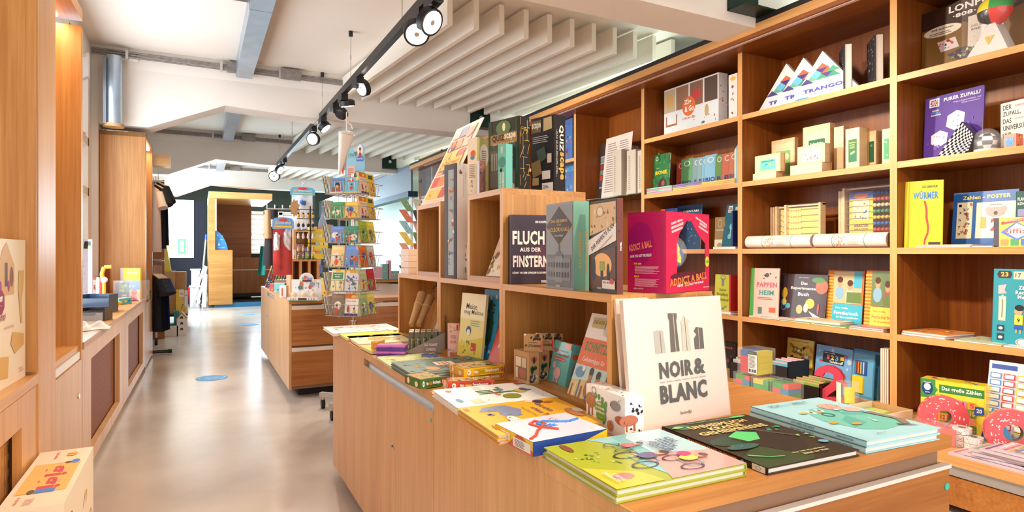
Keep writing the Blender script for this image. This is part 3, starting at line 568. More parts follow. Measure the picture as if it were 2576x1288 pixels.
kb = carton('game_box', 'blue and yellow rope game box on the counter edge in front of the orange books', fr, dp, (34, 70, 150), cols={'t': (226, 228, 244), 'l': (240, 204, 40)}, front=[('p', [(.42, 0), (1, .8), (1, 0)], (240, 204, 40)), ('p', [(.42, 0), (1, 1), (1, 0)], (240, 204, 40))],
    left=[('p', [(.35, 0), (.6, 1), (.75, 1), (1, .3), (1, 0)], (214, 70, 50)), ('r', .0, .0, .14, .9, (240, 204, 40)), ('r', .5, .1, .95, .75, (236, 236, 236)), ('r', .16, .3, .42, .85, (236, 230, 220)), ('l', .55, .2, .8, .7, 5, (80, 80, 80)), ('r', .2, .36, .3, .7, (40, 40, 40))],
    top=[('t', 'K N O T', .72, .68, .34, .1, (232, 120, 120), -70), ('t', 'GAME', .5, .6, .3, .12, (110, 120, 150), -70)])
# rope picture printed across the lid
m = MB(); O, U, V, N, w_, h_ = fr; T0 = O+V*h_; D = -N
for col, pts in (((60, 130, 205), [(.95, .6), (.8, .55), (.66, .62), (.52, .74), (.4, .66), (.44, .5), (.56, .5)]), ((206, 70, 50), [(.02, .1), (.14, .2), (.26, .38), (.4, .52), (.5, .66), (.44, .8), (.32, .7), (.36, .5), (.5, .3)])):
    m.tube([T0+U*(a*w_)+D*(b*dp)+up*.0015 for a, b in pts], .0035, 'ink', col)
m.build('rope_print', kb)
# animal tracks box
z = ZC+.092; fr, dp = flat3((1475, 964), (1572, 1001), (1616, 994.6), z, .092)
M_, R_, L_ = atz(1572, 1001, z), atz(1616, 994.6, z), atz(1475, 964, z)
U = (M_-L_); w_ = U.length; U.normalize(); n = U.cross(up); O = L_.copy(); O.z = ZC
paw = [('e', .42, .32, .13, .2, (60, 150, 50)), ('e', .40, .52, .16, .16, (60, 150, 50))]+[('e', .27+.09*k, .78+.04*math.sin(k*1.2)-.035*k, .03, .075, (60, 150, 50)) for k in range(4)]
carton('game_box', 'white animal tracks card box with a green paw, standing on end', (O, U, up.copy(), n, w_, .092), abs((R_-M_).dot(-n)), (246, 242, 240), front=[('e', .13, .62, .13, .2, (170, 110, 70)), ('p', [(.06, .55), (.1, .55), (.1, .2), (.06, .2)], (160, 100, 64)), ('p', [(.16, .55), (.2, .55), (.19, .25), (.16, .25)], (160, 100, 64)), ('o', .22, .9, .06, .09, .2, (120, 80, 50)), *paw,
    ('T', 'TIERE', .36, .62, .13, .06, WHITE), ('T', 'IN DEINER', .4, .52, .24, .055, WHITE), ('T', 'UMGEBUNG', .4, .42, .24, .055, WHITE), ('t', '25 Tiere', .4, .3, .14, .05, (220, 210, 80)), ('e', .78, .72, .12, .12, (130, 130, 132)), ('e', .9, .42, .12, .1, (190, 100, 70)), ('e', .66, .2, .07, .13, (196, 120, 60)), ('e', .12, .16, .1, .09, (120, 116, 120)), ('s', .2, .1, .98, .95, 9, [BLACK], .014)],
    right=[('e', .2, .45, .5, .13, (190, 104, 74)), ('r', .45, .2, .55, .4, (180, 94, 64)), ('r', .05, .2, .13, .4, (180, 94, 64)), ('s', .3, .6, .9, .9, 8, [BLACK], .08), ('s', .3, .05, .9, .3, 8, [BLACK], .07)], top=[('s', .1, .1, .9, .9, 12, [BLACK, (190, 150, 120)], .02)])
# two shrink-wrapped chess boards leaning on the cubes
for k, (bl, br, tl, lab) in enumerate((((1592, 1092), (1838, 1042), (1567, 756), 'large pale chess game board in film, leaning in front'), ((1572, 1076), (1818, 1030), (1549, 752), 'second pale chess game board leaning just behind the front one'))):
    f = face_tl(bl, br, tl, ZC)
    A = [('p', [(.27, .57), (.37, .57), (.36, .74), (.34, .755), (.32, .745), (.3, .755), (.28, .745), (.265, .75)], (176, 166, 156)), ('p', [(.42, .57), (.51, .57), (.5, .82), (.51, .84), (.51, .875), (.42, .88), (.42, .84), (.43, .82)], (74, 52, 34)), ('p', [(.54, .57), (.63, .57), (.62, .78), (.64, .8), (.62, .82), (.6, .82), (.585, .86), (.56, .82), (.54, .8), (.55, .78)], (196, 186, 168)), ('p', [(.67, .57), (.77, .57), (.77, .74), (.7, .75), (.675, .72), (.7, .69), (.67, .66)], (70, 50, 40)), ('r', .47, .57, .475, .87, (220, 200, 180)), ('r', .325, .57, .329, .74, (90, 60, 50)), ('r', .585, .57, .589, .84, (90, 60, 50)), ('r', .72, .575, .724, .74, (220, 200, 180)),
         ('B', 'NOIR', .46, .435, .34, .13, (44, 32, 26)), ('T', '&', .70, .435, .12, .13, (44, 32, 26)), ('t', 'CHESS · ÉCHECS · AJEDREZ · SCHACH · SCACCHI · ESCACS', .52, .345, .47, .015, (60, 44, 40)), ('B', 'BLANC', .52, .25, .48, .145, (38, 30, 28)), ('t', 'londji', .52, .085, .11, .032, (50, 40, 36))] if k == 0 else []
    O, U, V, N, w_, h_ = f
    o = carton('board_game', lab, f, .012 if k == 0 else .008, (234, 212, 198), front=A, left=[('t', 'SCHACH · SCACCHI · ESCACS', .5, .3, .3, .02, (80, 70, 70))], m='gloss')
    MB().obb(O+N*.0028, U*w_, V*h_, N*.0004, 'film').build('shrink_film', o) if k == 0 else None
# ---- far row of flat books
fbook('flat white book with red pictures overhanging the far left corner of the counter', (812, 822), (838, 839), (968, 812), ZC+.016, .014, (246, 238, 232), [('s', .1, .1, .9, .9, 40, [(206, 90, 70), (230, 150, 130), (120, 170, 180), (240, 200, 190)], .035)], 't', thin=True)
fbook('flat yellow picture book at the far end of the counter', (846, 835), (872, 851), (1004, 826), ZC+.014, .012, (240, 216, 70), [('s', .1, .05, .4, .9, 10, [(150, 190, 190), (240, 235, 150)], .06), ('r', .1, .1, .3, .3, (120, 180, 190))], 't', thin=True)
fbook('flat cream book with orange leaves beside the yellow one', (872, 846), (903, 866), (1004, 840), ZC+.014, .012, (250, 238, 190), [('e', .5, .5, .2, .22, (240, 170, 60)), ('s', .1, .1, .9, .9, 20, [(200, 130, 60), (120, 150, 110), (220, 190, 90)], .04)], 't', thin=True)
fbook('small yellow green booklet in front of the cream leaf book', (904, 869), (934, 884), (1000, 858), ZC+.014, .012, (226, 216, 110), [('e', .4, .5, .3, .2, (190, 200, 90))], 't', thin=True)
fbook('flat olive book with blue flowers beside the purple tins', (946, 897), (982, 921), (1088, 886), ZC+.012, .010, (206, 214, 150), [('e', .3, .85, .25, .14, (80, 90, 170)), ('s', .05, .6, .9, .98, 24, [(90, 100, 190), (120, 150, 80), (240, 226, 120)], .05), ('s', .05, .1, .9, .6, 16, [(240, 226, 120), (150, 170, 90)], .06)], 't', thin=True)
fbook(None, (984, 910), (1032, 939), (1190, 896), ZC+.026, .0085, (104, 132, 120), [('e', .5, .5, .3, .2, (70, 110, 100)), ('p', [(.3, .42), (.6, .4), (.62, .62), (.34, .64)], (240, 220, 204)), ('l', .36, .45, .58, .6, 3, (214, 90, 80)), ('s', .05, .05, .95, .95, 40, [(226, 170, 60), (60, 90, 70), (130, 150, 170), (200, 110, 70), (40, 70, 60)], .045), ('e', .3, .8, .1, .03, (190, 60, 50)), ('e', .8, .3, .14, .08, (206, 130, 70))], 't', n=3,
    labels=['top teal forest picture book of a stack on the counter', 'middle forest picture book of the teal stack', 'bottom forest picture book of the teal stack'], spine_col=(30, 60, 60))
def quiz(tl, tm, tr, z, t, col, lab, word, wc):
    fr, dp = flat3(tl, tm, tr, z, t)
    o = carton('quiz_box', lab, fr, dp, col, front=[('r', .25, .15, .92, .85, tuple(min(255, int(c*.85)) for c in col)), ('T', 'Mein', .3, .5, .09, .35, WHITE), ('T', word, .44, .5, .14, .42, wc), ('T', 'Forscherquiz', .7, .5, .34, .5, WHITE), ('e', .95, .5, .035, .32, RED), ('T', '?', .95, .5, .02, .4, WHITE), ('e', .12, .5, .045, .32, WHITE), ('T', '8+', .12, .5, .04, .25, BLACK)],
        left=[('e', .75, .4, .1, .3, WHITE), ('e', .25, .55, .08, .35, WHITE), ('T', '?', .15, .6, .07, .5, RED)],
        top=[('r', .04, .06, .96, .94, (196, 170, 110)), ('s', .05, .1, .95, .9, 46, [(90, 110, 50), (226, 196, 120), (140, 90, 50), (214, 120, 60), (120, 150, 70), (240, 226, 190)], .05), ('e', .35, .7, .2, .14, (232, 140, 40)), ('t', 'Forscherquiz', .35, .7, .3, .1, WHITE)])
    return o
quiz((1141, 915), (1167, 929), (1267, 918), ZC+.049, .024, (240, 180, 30), 'upper yellow research quiz box on the counter', 'Outdoor', (120, 160, 40))
quiz((1141, 933), (1167, 947), (1268, 935), ZC+.0245, .024, (240, 176, 28), 'lower yellow research quiz box under the other yellow one', 'Outdoor', (120, 160, 40))
quiz((1030, 941), (1058, 956), (1115, 948), ZC+.030, .027, (60, 110, 40), 'green research quiz box at the counter edge', 'Wald-', (220, 130, 40))
quiz((1109, 951), (1128, 961), (1243, 956), ZC+.026, .024, (206, 64, 36), 'red research quiz box in front of the yellow ones', 'Entdecker', (250, 220, 90))
# ---- tins, left of the plant cards
def tin(xl, xr, yt, z, lab, c1, c2):
    L, R = atz(xl, yt, z), atz(xr, yt+1, z); U = R-L; w = U.length; U.normalize(); n = U.cross(up); L.z = z-.024; d = .05
    o = MB().obb(L-n*d, U*w, n*d, up*.017, 'gloss', c2).build('tin_box', origin=L); tag(o, lab, 'tin', 'purple and yellow snack tins')
    MB().obb(L-n*(d+.001)-U*.001+up*.016, U*(w+.002), n*(d+.002), up*.008, 'gloss', c1).build('lid', o)
    MB().obb(L+U*w*.45, U*.01, n*.003, up*.018, 'gloss', c2).build('clasp', o); return o
tin(934, 950, 858, ZC+.049, 'upper yellow tin behind the purple ones', (236, 190, 90), (236, 150, 80)); tin(934, 950, 872, ZC+.0245, 'lower yellow tin behind the purple ones', (236, 190, 90), (236, 150, 80))
tin(947, 1018, 868, ZC+.049, 'upper purple tin with a pink lid', (206, 110, 190), (90, 50, 150)); tin(947, 1018, 884, ZC+.0245, 'lower purple tin with a pink lid', (206, 110, 190), (90, 50, 150))
# ---- display of plant cards
A, B_ = atz(1024, 891, ZC), atz(1120.5, 889, ZC); U = (B_-A); L_ = U.length; U.normalize(); n = U.cross(up); D = -n*.115
hb = .086; e = thing('counter_display', 'grey card counter display for packs of plant cards', 'display box', A)
m = MB(); m.prism([A, A+U*L_, A+U*L_+up*hb, A+up*.012], D*.02, 'grey_card'); m.prism([A+D*.98, A+U*L_+D*.98, A+U*L_+D*.98+up*hb, A+D*.98+up*.012], D*.02, 'grey_card'); m.obb(A, U*L_, D, up*.003, 'grey_card'); m.obb(A, U*.003, D, up*.014, 'grey_card')
m.art((A, U, up, n, L_, hb), [('T', '3-D PLANT', .62, .42, .34, .13, WHITE), ('T', 'CARDS', .62, .2, .24, .13, WHITE)]); m.build('tray', e)
m = MB(); m.obb(A+U*(L_-.002), U*.004, D, up*.15, 'ink', (50, 50, 44)); m.art((A+U*(L_-.002)+D, -D.normalized(), up, -U, .115, .15), [('s', .1, .1, .9, .9, 14, [(60, 120, 60), (160, 50, 60), (210, 210, 190)], .1)]); m.build('back_card', e)
for j in range(6):
    for r_ in range(2):
        O = A+U*(.006+j*L_*.155)+D*(.04+.47*r_)+up*.004; h_ = .082
        c = MB(); c.obb(O, U*(L_*.13), D*.42, up*h_, 'gloss', (88, 84, 62)); c.art((O, U, up, n, L_*.13, h_), [('s', .05, .1, .95, .8, 12, [(70, 120, 40), (130, 170, 60), (200, 60, 90), (50, 60, 40)], .16), ('t', 'PLANT CARDS', .6, .4, .6, .09, WHITE, 90)])
        c.art((O+up*h_, U, D.normalized(), up, L_*.13, .048), [('r', .05, .05, .95, .95, (214, 206, 180)), ('s', .1, .1, .9, .9, 6, [(120, 110, 80), (240, 236, 220)], .2)]); tag(c.build('card_pack', origin=O), 'small wrapped pack of plant cards in the grey counter display', 'card pack', 'packs of plant cards in the grey display')
P = atz(1108, 812, ZC+.088); c = MB(); c.prism([P+up*(-.01), P+up*.03-U*.018, P+up*.085+U*.0, P+up*.075+U*.02, P+up*.02+U*.012], n*.002, 'ink', (246, 244, 240)); c.art((P-U*.012+up*.005, U, up, n, .028, .06), [('e', .55, .5, .2, .28, (70, 120, 60)), ('r', .45, .8, .95, 1.1, (150, 160, 80))]); tag(c.build('sample_card', origin=P), 'white hexagonal sample card with a green leaf above the plant packs', 'card')
# ============================================================ inside the lower cubes
zc = ZC+.02
# kraft cones and header cards
for k, (x0, y0, x1, y1, lab) in enumerate(((1034, 818, 1062, 740, 'left kraft paper cone in the far cube'), (1053, 818, 1082, 748, 'right kraft paper cone in the far cube'))):
    A = atd(x0, y0, 2.62); B_ = atd(x1, y1, 2.75); A.z = max(A.z, zc+.02); m = MB(); m.cyl(A, B_, .011, 'kraft', n=14, r2=.021, cap=True); o = tag(m.build('paper_cone', origin=A), lab, 'paper cone')
    Q = A.lerp(B_, .62); MB().cyl(Q, Q+(B_-A)*.02, .0195, 'ink', (226, 190, 130), n=14).build('rubber_band', o)
for k, (xa, xb) in enumerate(((1064, 1086), (1085, 1104))):
    f = xface(xa-9, .99, xb-9, .99, 708, zc, 14); c = MB(); c.obb(f[0], f[1]*f[4], f[2]*f[5], -f[3]*.006, 'kraft'); c.art(f, [('s', .2, .86, .8, .96, 5, [(50, 36, 26)], .09), ('t', 'YEAR', .5, .8, .6, .03, (60, 44, 30)), ('t', 'THE SET', .5, .74, .7, .035, (60, 44, 30)), ('t', 'OF NATURE', .5, .69, .8, .035, (60, 44, 30))])
    tag(c.build('kraft_pack', origin=f[0]), ['left kraft card pack behind the paper cones', 'right kraft card pack behind the paper cones'][k], 'pack')
fr, dp = flat3((1058, 788), (1078, 791), (1090, 789), ZC+.075+.02, .075); fr = face(atz(1058, 822, zc-.001), atz(1080, 824, zc-.001), 790)
carton('card_box', 'small lilac card box behind the plant card packs', fr, .04, (222, 206, 226), front=[('s', .1, .1, .9, .9, 10, [(120, 60, 140), (230, 190, 60), (120, 160, 110)], .08)], right=[('r', .3, .6, .7, .9, (110, 60, 140))])
for k in range(3):
    f = xface(1086+k*4, .99, 1096+k*4, .96, 748-k*4, zc, 20); c = MB(); c.obb(f[0], f[1]*f[4], f[2]*f[5], -f[3]*.003, 'ink', [(206, 214, 200), (120, 140, 100), (226, 226, 216)][k]); c.art(f, [('e', .5, .6, .3, .2, (70, 110, 60))]); tag(c.build('booklet', origin=f[0]), ['left', 'middle', 'right'][k]+' of three thin green booklets leaning behind the lilac box', 'booklet')
# bird books and pink boxes
f = face_tl((1150, 893), (1210, 908), (1164, 736), ZC+.019)
book('book', 'cream and yellow bird book with a script title leaning in the cube', f, .010, (240, 226, 150), [('p', [(0, 0), (1, 0), (1, .35), (0, .2)], (226, 206, 70)), ('p', [(0, .6), (1, .6), (1, 1), (0, 1)], (248, 240, 206)), ('t', 'Meise', .45, .8, .45, .09, BLACK), ('t', 'mag Melisse', .55, .7, .78, .09, BLACK), ('l', .45, .5, .9, .6, 3, (120, 180, 170)), ('e', .4, .42, .1, .07, (60, 90, 140)), ('e', .4, .39, .07, .05, WHITE), ('r', .55, .12, .75, .24, (200, 50, 50)), ('s', .1, .0, .9, .3, 14, [(120, 140, 40), (240, 220, 90)], .05)])
f = face_tl((1199, 899), (1240, 909), (1220, 727), ZC+.019)
book('book', 'blue tree letter book leaning in the cube beside the divider', f, .012, (60, 160, 210), [('e', .55, .45, .22, .26, (44, 84, 68)), ('e', .5, .75, .14, .1, (60, 84, 76)), ('s', .35, .28, .75, .82, 34, [(36, 78, 60), (54, 100, 80)], .07), ('r', .54, .12, .6, .3, (30, 50, 60)), ('T', 'A', .2, .78, .1, .05, WHITE), ('T', 'R', .5, .88, .1, .05, WHITE), ('T', 'B', .8, .9, .1, .05, WHITE), ('T', 'R', .2, .3, .11, .05, WHITE), ('T', 'A', .45, .17, .11, .05, WHITE), ('T', 'M', .72, .12, .13, .05, WHITE)], m='gloss')
f = face_tl((1226, 911), (1262, 921), (1257, 812), ZC+.019)
book('book', 'salmon red letter book leaning in front of the blue tree book', f, .008, (222, 100, 84), [('T', 'R', .5, .45, .2, .12, WHITE)])
def pbox(xl, xm, xr, yt, yb, lab, col, words, dpx=None, grp=None, z=ZC+.0005):
    L, M_ = atz(xl, yb-2, z), atz(xm, yb, z); f = face(L, M_, yt); R = atz(xr, yb, z); dep = max(.02, abs((atz(xr, yb-1, z)-M_).dot(-f[3])))
    return carton('card_box', lab, f, dep, col, **words)
flow = [('s', .05, .1, .95, .9, 12, [(240, 200, 60), (100, 150, 110), (60, 110, 120), (230, 170, 190)], .1)]
pbox(1131, 1160, 1188, 806, 884, 'white card box behind the pink ones', (242, 236, 238), {})
pbox(1168, 1171, 1186, 811, 896, 'right of the two pink bird card boxes', (240, 190, 186), {'right': [('t', 'VOGELGLÜCK', .5, .4, .5, .3, (170, 60, 60), 90), *flow[:1]]})
pbox(1126, 1155, 1168, 813, 899, 'left of the two pink bird card boxes, nearest the tray of plant cards', (242, 192, 188), {'front': [('t', 'VOGEL', .5, .6, .5, .1, (180, 90, 90)), ('t', 'GLÜCK', .5, .46, .5, .1, (180, 90, 90)), ('s', .05, .05, .95, .3, 8, [(90, 150, 200), (120, 80, 50), (100, 150, 80)], .08), ('s', .05, .7, .7, .95, 8, [(230, 190, 60), (100, 150, 110)], .07), ('r', .78, .8, .94, .97, (200, 60, 60))], 'right': [('t', 'VOGELGLÜCK', .5, .38, .55, .3, (170, 60, 60), 90), ('s', .1, .6, .9, .95, 7, [(240, 200, 50), (80, 140, 100)], .16)]})
# museum kits
def kit(xl, xm, xr, yt, yb, hx0, hx1, hy, lab, order):
    z = ZC+.0195; L, M_ = atz(xl, yb-13+order, z), atz(xm, yb, z); f = face(L, M_, yt+8); dep = .036
    o = carton('museum_kit', lab, f, dep, (190, 146, 98), m='matte', front=[('r', .12, .1, .88, .82, (120, 84, 56)), ('r', .14, .5, .5, .8, (226, 206, 180)), ('r', .55, .5, .86, .8, (206, 180, 150)), ('r', .14, .12, .3, .46, (214, 190, 160)), ('e', .6, .3, .22, .16, (170, 90, 60))],
       right=[('e', .5, .78, .3, .1, (190, 90, 50)), ('e', .5, .74, .12, .1, (50, 40, 60)), ('s', .3, .4, .7, .55, 9, [(40, 90, 60)], .22), ('s', .25, .1, .75, .25, 8, [WHITE, (60, 50, 50)], .2)])
    MB().obb(f[0]+f[1]*f[4]*.12+f[2]*f[5]*.1+f[3]*.001, f[1]*f[4]*.76, f[2]*f[5]*.72, f[3]*.001, 'film').build('window', o)
    g = (f[0]+f[1]*(f[4]*.55)+f[2]*f[5]-f[3]*.006, (f[1]*.6-f[3]*.8).normalized(), f[2], None, 0, 0); Uh = (f[1]*.75-f[3]*.66).normalized(); Nh = Uh.cross(up)
    c = MB(); wH, hH = .058, .052; c.obb(g[0], Uh*wH, up*hH, -Nh*.002, 'kraft'); c.art((g[0], Uh, up, Nh, wH, hH), [('s', .1, .65, .9, .9, 9, [(50, 38, 30)], .09), ('T', 'MY LITTLE MUSEUM', .5, .32, .86, .15, (50, 38, 30)), ('t', 'HUCKLEBERRY', .5, .5, .5, .05, (50, 38, 30)), ('r', .9, .1, .96, .6, (206, 40, 50)), ('r', .02, .9, .12, .99, WHITE)]); c.build('header_card', o); return o
kit(1353, 1378, 1404, 868, 949, 0, 0, 0, 'farthest of the three kraft museum kits, against the cube side', 5)
kit(1326, 1357, 1382, 868, 957, 0, 0, 0, 'middle of the three kraft museum kits', 3)
kit(1293, 1330, 1356, 870, 968, 0, 0, 0, 'nearest of the three kraft museum kits, with a window full of shells', 0)
f = face_tl((1374, 972), (1418, 990), (1396, 855), ZC+.001)
carton('card_box', 'turquoise animal riddle box with a pink pig leaning in the cube', f, .030, (110, 190, 186), front=[('T', '50', .2, .8, .25, .09, (200, 50, 60)), ('t', 'wundersame', .6, .82, .5, .045, (160, 60, 60)), ('T', 'Tierrätsel', .6, .74, .6, .07, (170, 50, 60)), ('e', .45, .64, .35, .035, (214, 60, 70)), ('t', 'Gefährliche Tiere', .45, .64, .6, .03, WHITE), ('e', .45, .35, .2, .12, (244, 180, 180)), ('e', .25, .5, .1, .07, (244, 180, 180)), ('r', .32, .15, .37, .3, (240, 170, 170)), ('r', .52, .13, .57, .28, (240, 170, 170)), ('p', [(0, 0), (1, 0), (1, .08), (.5, .16), (0, .1)], (140, 110, 60)), ('r', .7, .88, .98, .99, (240, 130, 60))],
    right=[('t', '50 wundersame Tierrätsel', .5, .3, .55, .25, (200, 40, 50), 90), ('e', .5, .75, .3, .06, (230, 90, 50))])
f = face_tl((1398, 968), (1436, 984), (1428, 860), ZC+.001)
carton('card_box', 'red riddle box behind the turquoise one with the pig', f, .028, (214, 70, 50), top=[('r', .1, .1, .9, .9, (240, 130, 90))])
f = face_tl((1422, 1006), (1500, 1038), (1489, 787), ZC+.001)
book('book', 'tall carving book with orange band and painted seagull leaning out of the cube', f, .014, (246, 244, 242), [('r', 0, .42, 1, .72, (232, 116, 62)), ('T', 'SCHNITZEN', .55, .63, .86, .11, (110, 130, 60)), ('t', 'Geheimtipps für', .5, .48, .7, .07, WHITE), ('r', 0, 0, 1, .42, (190, 224, 222)), ('p', [(0, 0), (1, 0), (1, .2), (.6, .28), (0, .24)], (226, 196, 120)), *[('r', .05+.1*k, 0, .1+.1*k, .2+.03*(k % 3), [(150, 90, 50), (240, 220, 160), (96, 120, 160)][k % 3]) for k in range(9)], ('e', .2, .34, .14, .06, (110, 150, 190)), ('e', .3, .385, .05, .03, (236, 236, 240)), *kid(.55, .34, .16, (160, 110, 70), (70, 40, 24), (196, 130, 90)), *kid(.78, .32, .16, (120, 150, 180), (70, 40, 24), (196, 130, 90)), ('r', .15, .84, .55, .95, (206, 186, 120)), ('t', 'QUER NATUR', .35, .9, .34, .05, (70, 90, 60)), ('s', .6, .76, .95, .95, 5, [(216, 210, 206)], .08)], board=.002)
# ============================================================ on the deck of the lower cubes
L, R = aty(1285.6, HY, 1.735), aty(1400, HY, 1.70); L.z = R.z = ZD; f = face(L, R, 540)
carton('game_box', 'dark purple escape game box with big white title at the back of the deck', f, .04, (48, 28, 46), front=[('e', .8, .4, .3, .2, (80, 40, 60)), ('T', 'EIN KOOPERATIVES SPIEL', .78, .90, .5, .035, WHITE), ('T', 'FLUCH', .38, .67, .7, .2, (250, 226, 216)), ('T', 'AUS DER', .42, .5, .46, .06, (250, 226, 216)), ('T', 'FINSTERNIS', .5, .33, .92, .17, (250, 226, 216)), ('T', 'KÖNNT IHR DEM DUNKLEN FLUCH ENTKOMMEN?', .5, .17, .94, .035, WHITE), ('t', 'moses.', .72, .04, .12, .035, WHITE)], m='ink')
fr, dp = box3((1374, 515), (1442.5, 505), (1486, 506), 1.63, ZD); 
carton('game_box', 'grey and green mansion mystery box with a diamond title', fr, dp, (150, 156, 162), cols={'r': (108, 158, 138)}, front=[('r', .03, .03, .97, .97, (140, 148, 156)), ('r', .05, .03, .95, .4, (110, 114, 120)), ('p', [(.5, .5), (1, .735), (.5, .97), (0, .735)], (196, 150, 80)), ('p', [(.5, .51), (.985, .735), (.5, .96), (.015, .735)], (66, 54, 48)), ('t', 'DAS GEHEIMNIS', .5, .79, .6, .035, (222, 186, 110)), ('t', 'VON', .5, .745, .14, .025, (222, 186, 110)), ('t', 'HOLBORN HALL', .5, .69, .76, .05, (222, 186, 110)), ('t', 'Löst die Rätsel', .5, .62, .3, .02, WHITE),
    ('r', .08, .1, .92, .36, (126, 130, 136)), ('r', .36, .08, .64, .42, (134, 138, 144)), ('p', [(.34, .38), (.5, .46), (.66, .38)], (100, 104, 110)), ('r', .47, .44, .53, .52, (110, 114, 120)), *[('r', .11+.1*i, .14+.11*j, .15+.1*i, .2+.11*j, (84, 88, 96)) for i in range(8) for j in range(2)], ('t', 'moses.', .5, .04, .16, .02, WHITE)],
    right=[('t', 'DAS GEHEIMNIS', .4, .45, .4, .16, (206, 160, 80), 90), ('t', 'VON', .62, .5, .1, .09, (206, 160, 80), 90), ('t', 'HOLBORN HALL', .82, .45, .52, .18, (190, 130, 70), 90)], m='ink')
fr, dp = box3((1482, 509), (1552, 497.5), (1577, 496.5), 1.475, ZD)
carton('game_box', 'brown heist game box with a white diagonal title band', fr, dp, (104, 34, 12), cols={'f': (60, 40, 30)}, front=[('p', [(.03, .62), (.97, .72), (.97, .97), (.03, .97)], (226, 190, 140)), ('s', .05, .66, .95, .95, 16, [(150, 90, 60), (240, 220, 180), (120, 70, 50)], .05), ('e', .42, .88, .12, .05, (240, 226, 200)), ('o', .42, .88, .13, .06, .2, (180, 140, 60)), ('p', [(.03, .04), (.97, .04), (.97, .5), (.03, .4)], (96, 54, 26)), ('e', .5, .3, .34, .13, (250, 190, 110)), ('e', .2, .26, .07, .14, BLACK), ('e', .2, .41, .05, .03, BLACK), ('e', .5, .2, .05, .09, BLACK), ('e', .72, .22, .05, .1, BLACK), ('r', .42, .24, .6, .34, (150, 170, 70)), ('p', [(0, .4), (1, .56), (1, .74), (0, .57)], (246, 240, 234)), ('T', 'DER PERFEKTE PLAN', .52, .60, .9, .05, (60, 40, 34), 28), ('t', 'Wie gut könnt ihr einbrechen?', .55, .51, .72, .03, (90, 80, 70), 28), ('r', .52, .05, .96, .14, (240, 236, 234)), ('T', 'SPIEL MICH', .68, .115, .26, .02, BLACK), ('e', .86, .13, .08, .03, (220, 70, 60)), ('t', 'moses.', .42, .05, .16, .02, WHITE)],
    right=[('t', 'moses.', .6, .5, .09, .28, WHITE, 90), ('s', .1, .1, .9, .9, 10, [(60, 24, 14), (110, 56, 30)], .1)], m='ink')
# magenta ball maze box with an open window on two sides
fr, dp = box3((1579, 536), (1675, 530.6), (1794, 539.5), 1.497, ZD); O, U, V, N, w_, h_ = fr; T_ = .0015
e = thing('maze_ball_box', 'magenta ball maze box with an arched window showing the clear ball', 'box', O)
m = MB(); c1 = (186, 24, 90); m.obb(O, U*w_, up*h_, -N*T_, 'gloss', c1); m.obb(O-N*dp, U*w_, N*dp, up*T_, 'gloss', c1); m.obb(O-N*dp+up*(h_-T_), U*w_, N*dp, up*T_, 'gloss', c1)
RF = (O+U*w_, -N, up, U, dp, h_)
hole = [(.24, .24), (.9, .24), (.9, .62), (.74, .72), (.56, .9), (.46, .9), (.3, .74), (.24, .62)]; out = [(0, 0), (1, 0), (1, .62), (1, 1), (.62, 1), (.4, 1), (0, 1), (0, .62)]
def frame(m, F_, cc, off=0):
    P = lambda q: F_[0]+F_[1]*(q[0]*F_[4])+F_[2]*(q[1]*F_[5])+F_[3]*off
    k = len(hole); m.add([P(q) for q in out]+[P(q) for q in hole]+[P(q)-F_[3]*T_ for q in hole], [(i, (i+1) % k, k+(i+1) % k, k+i) for i in range(k)]+[(k+i, k+(i+1) % k, 2*k+(i+1) % k, 2*k+i) for i in range(k)], 'gloss', cc)
frame(m, RF, (206, 30, 76)); frame(m, (O-N*dp+U*0, N, up, -U, dp, h_), (130, 120, 112))
m.obb(O-N*dp, U*w_, up*h_, N*T_, 'film')
m.art((O, U, V, N, w_, h_), [('e', .35, .62, .35, .26, (160, 20, 100)), ('T', 'ADDICT A BALL', .34, .58, .62, .085, (250, 140, 80), 10), ('T', 'HAVE YOU GOT THE SKILLS?', .36, .46, .56, .035, WHITE, 4), ('T', 'THE AIM', .27, .36, .2, .022, (250, 220, 60)), ('l', .2, .24, .85, .34, 7, (240, 180, 200)), ('T', 'HELP', .25, .2, .13, .022, (250, 220, 60)), ('l', .2, .08, .85, .18, 8, (240, 180, 200)), ('t', 'AGES 6 AND UP', .3, .05, .26, .018, WHITE)], 'gloss')
m.art(RF, [*[('p', [(.5+.6*math.cos(q)*.9, .5+.6*math.sin(q)*.9), (.5+.6*math.cos(q+.05), .5+.6*math.sin(q+.05)), (.5+.47*math.cos(q+.02), .52+.46*math.sin(q+.02))], (226, 60, 110)) for q in ()], ('T', 'FÖRDERT GEDULD', .23, .88, .26, .03, WHITE, 14), ('T', 'GESCHICKLICHKEIT', .24, .83, .28, .03, WHITE, 14), ('T', 'KOORDINATION', .24, .78, .24, .03, WHITE, 14), ('T', 'IMPROVES PATIENCE,', .8, .9, .3, .028, WHITE, -18), ('T', 'DEXTERITY', .84, .85, .18, .028, WHITE, -18), ('T', 'COORDINATION', .84, .8, .24, .028, WHITE, -18),
    ('e', .5, .2, .4, .06, (90, 20, 40)), ('T', 'ADDICT A BALL', .5, .165, .86, .09, (250, 130, 70), 5), ('T', 'HAVE', .3, .09, .12, .03, WHITE, 4), ('T', 'YOU', .45, .1, .12, .05, (170, 220, 60), 4), ('T', 'GOT THE SKILLS?', .68, .11, .32, .025, WHITE, 4), ('e', .93, .38, .05, .07, (190, 210, 60)), ('T', '138', .93, .38, .07, .035, (70, 110, 30)), ('t', 'AGES 6 AND UP', .9, .05, .15, .015, WHITE)], 'gloss')
m.build('carton', e)
ctr = O+U*(w_*.56)-N*(dp*.42)+up*(h_*.5); r_ = min(dp*.41, w_*.43)
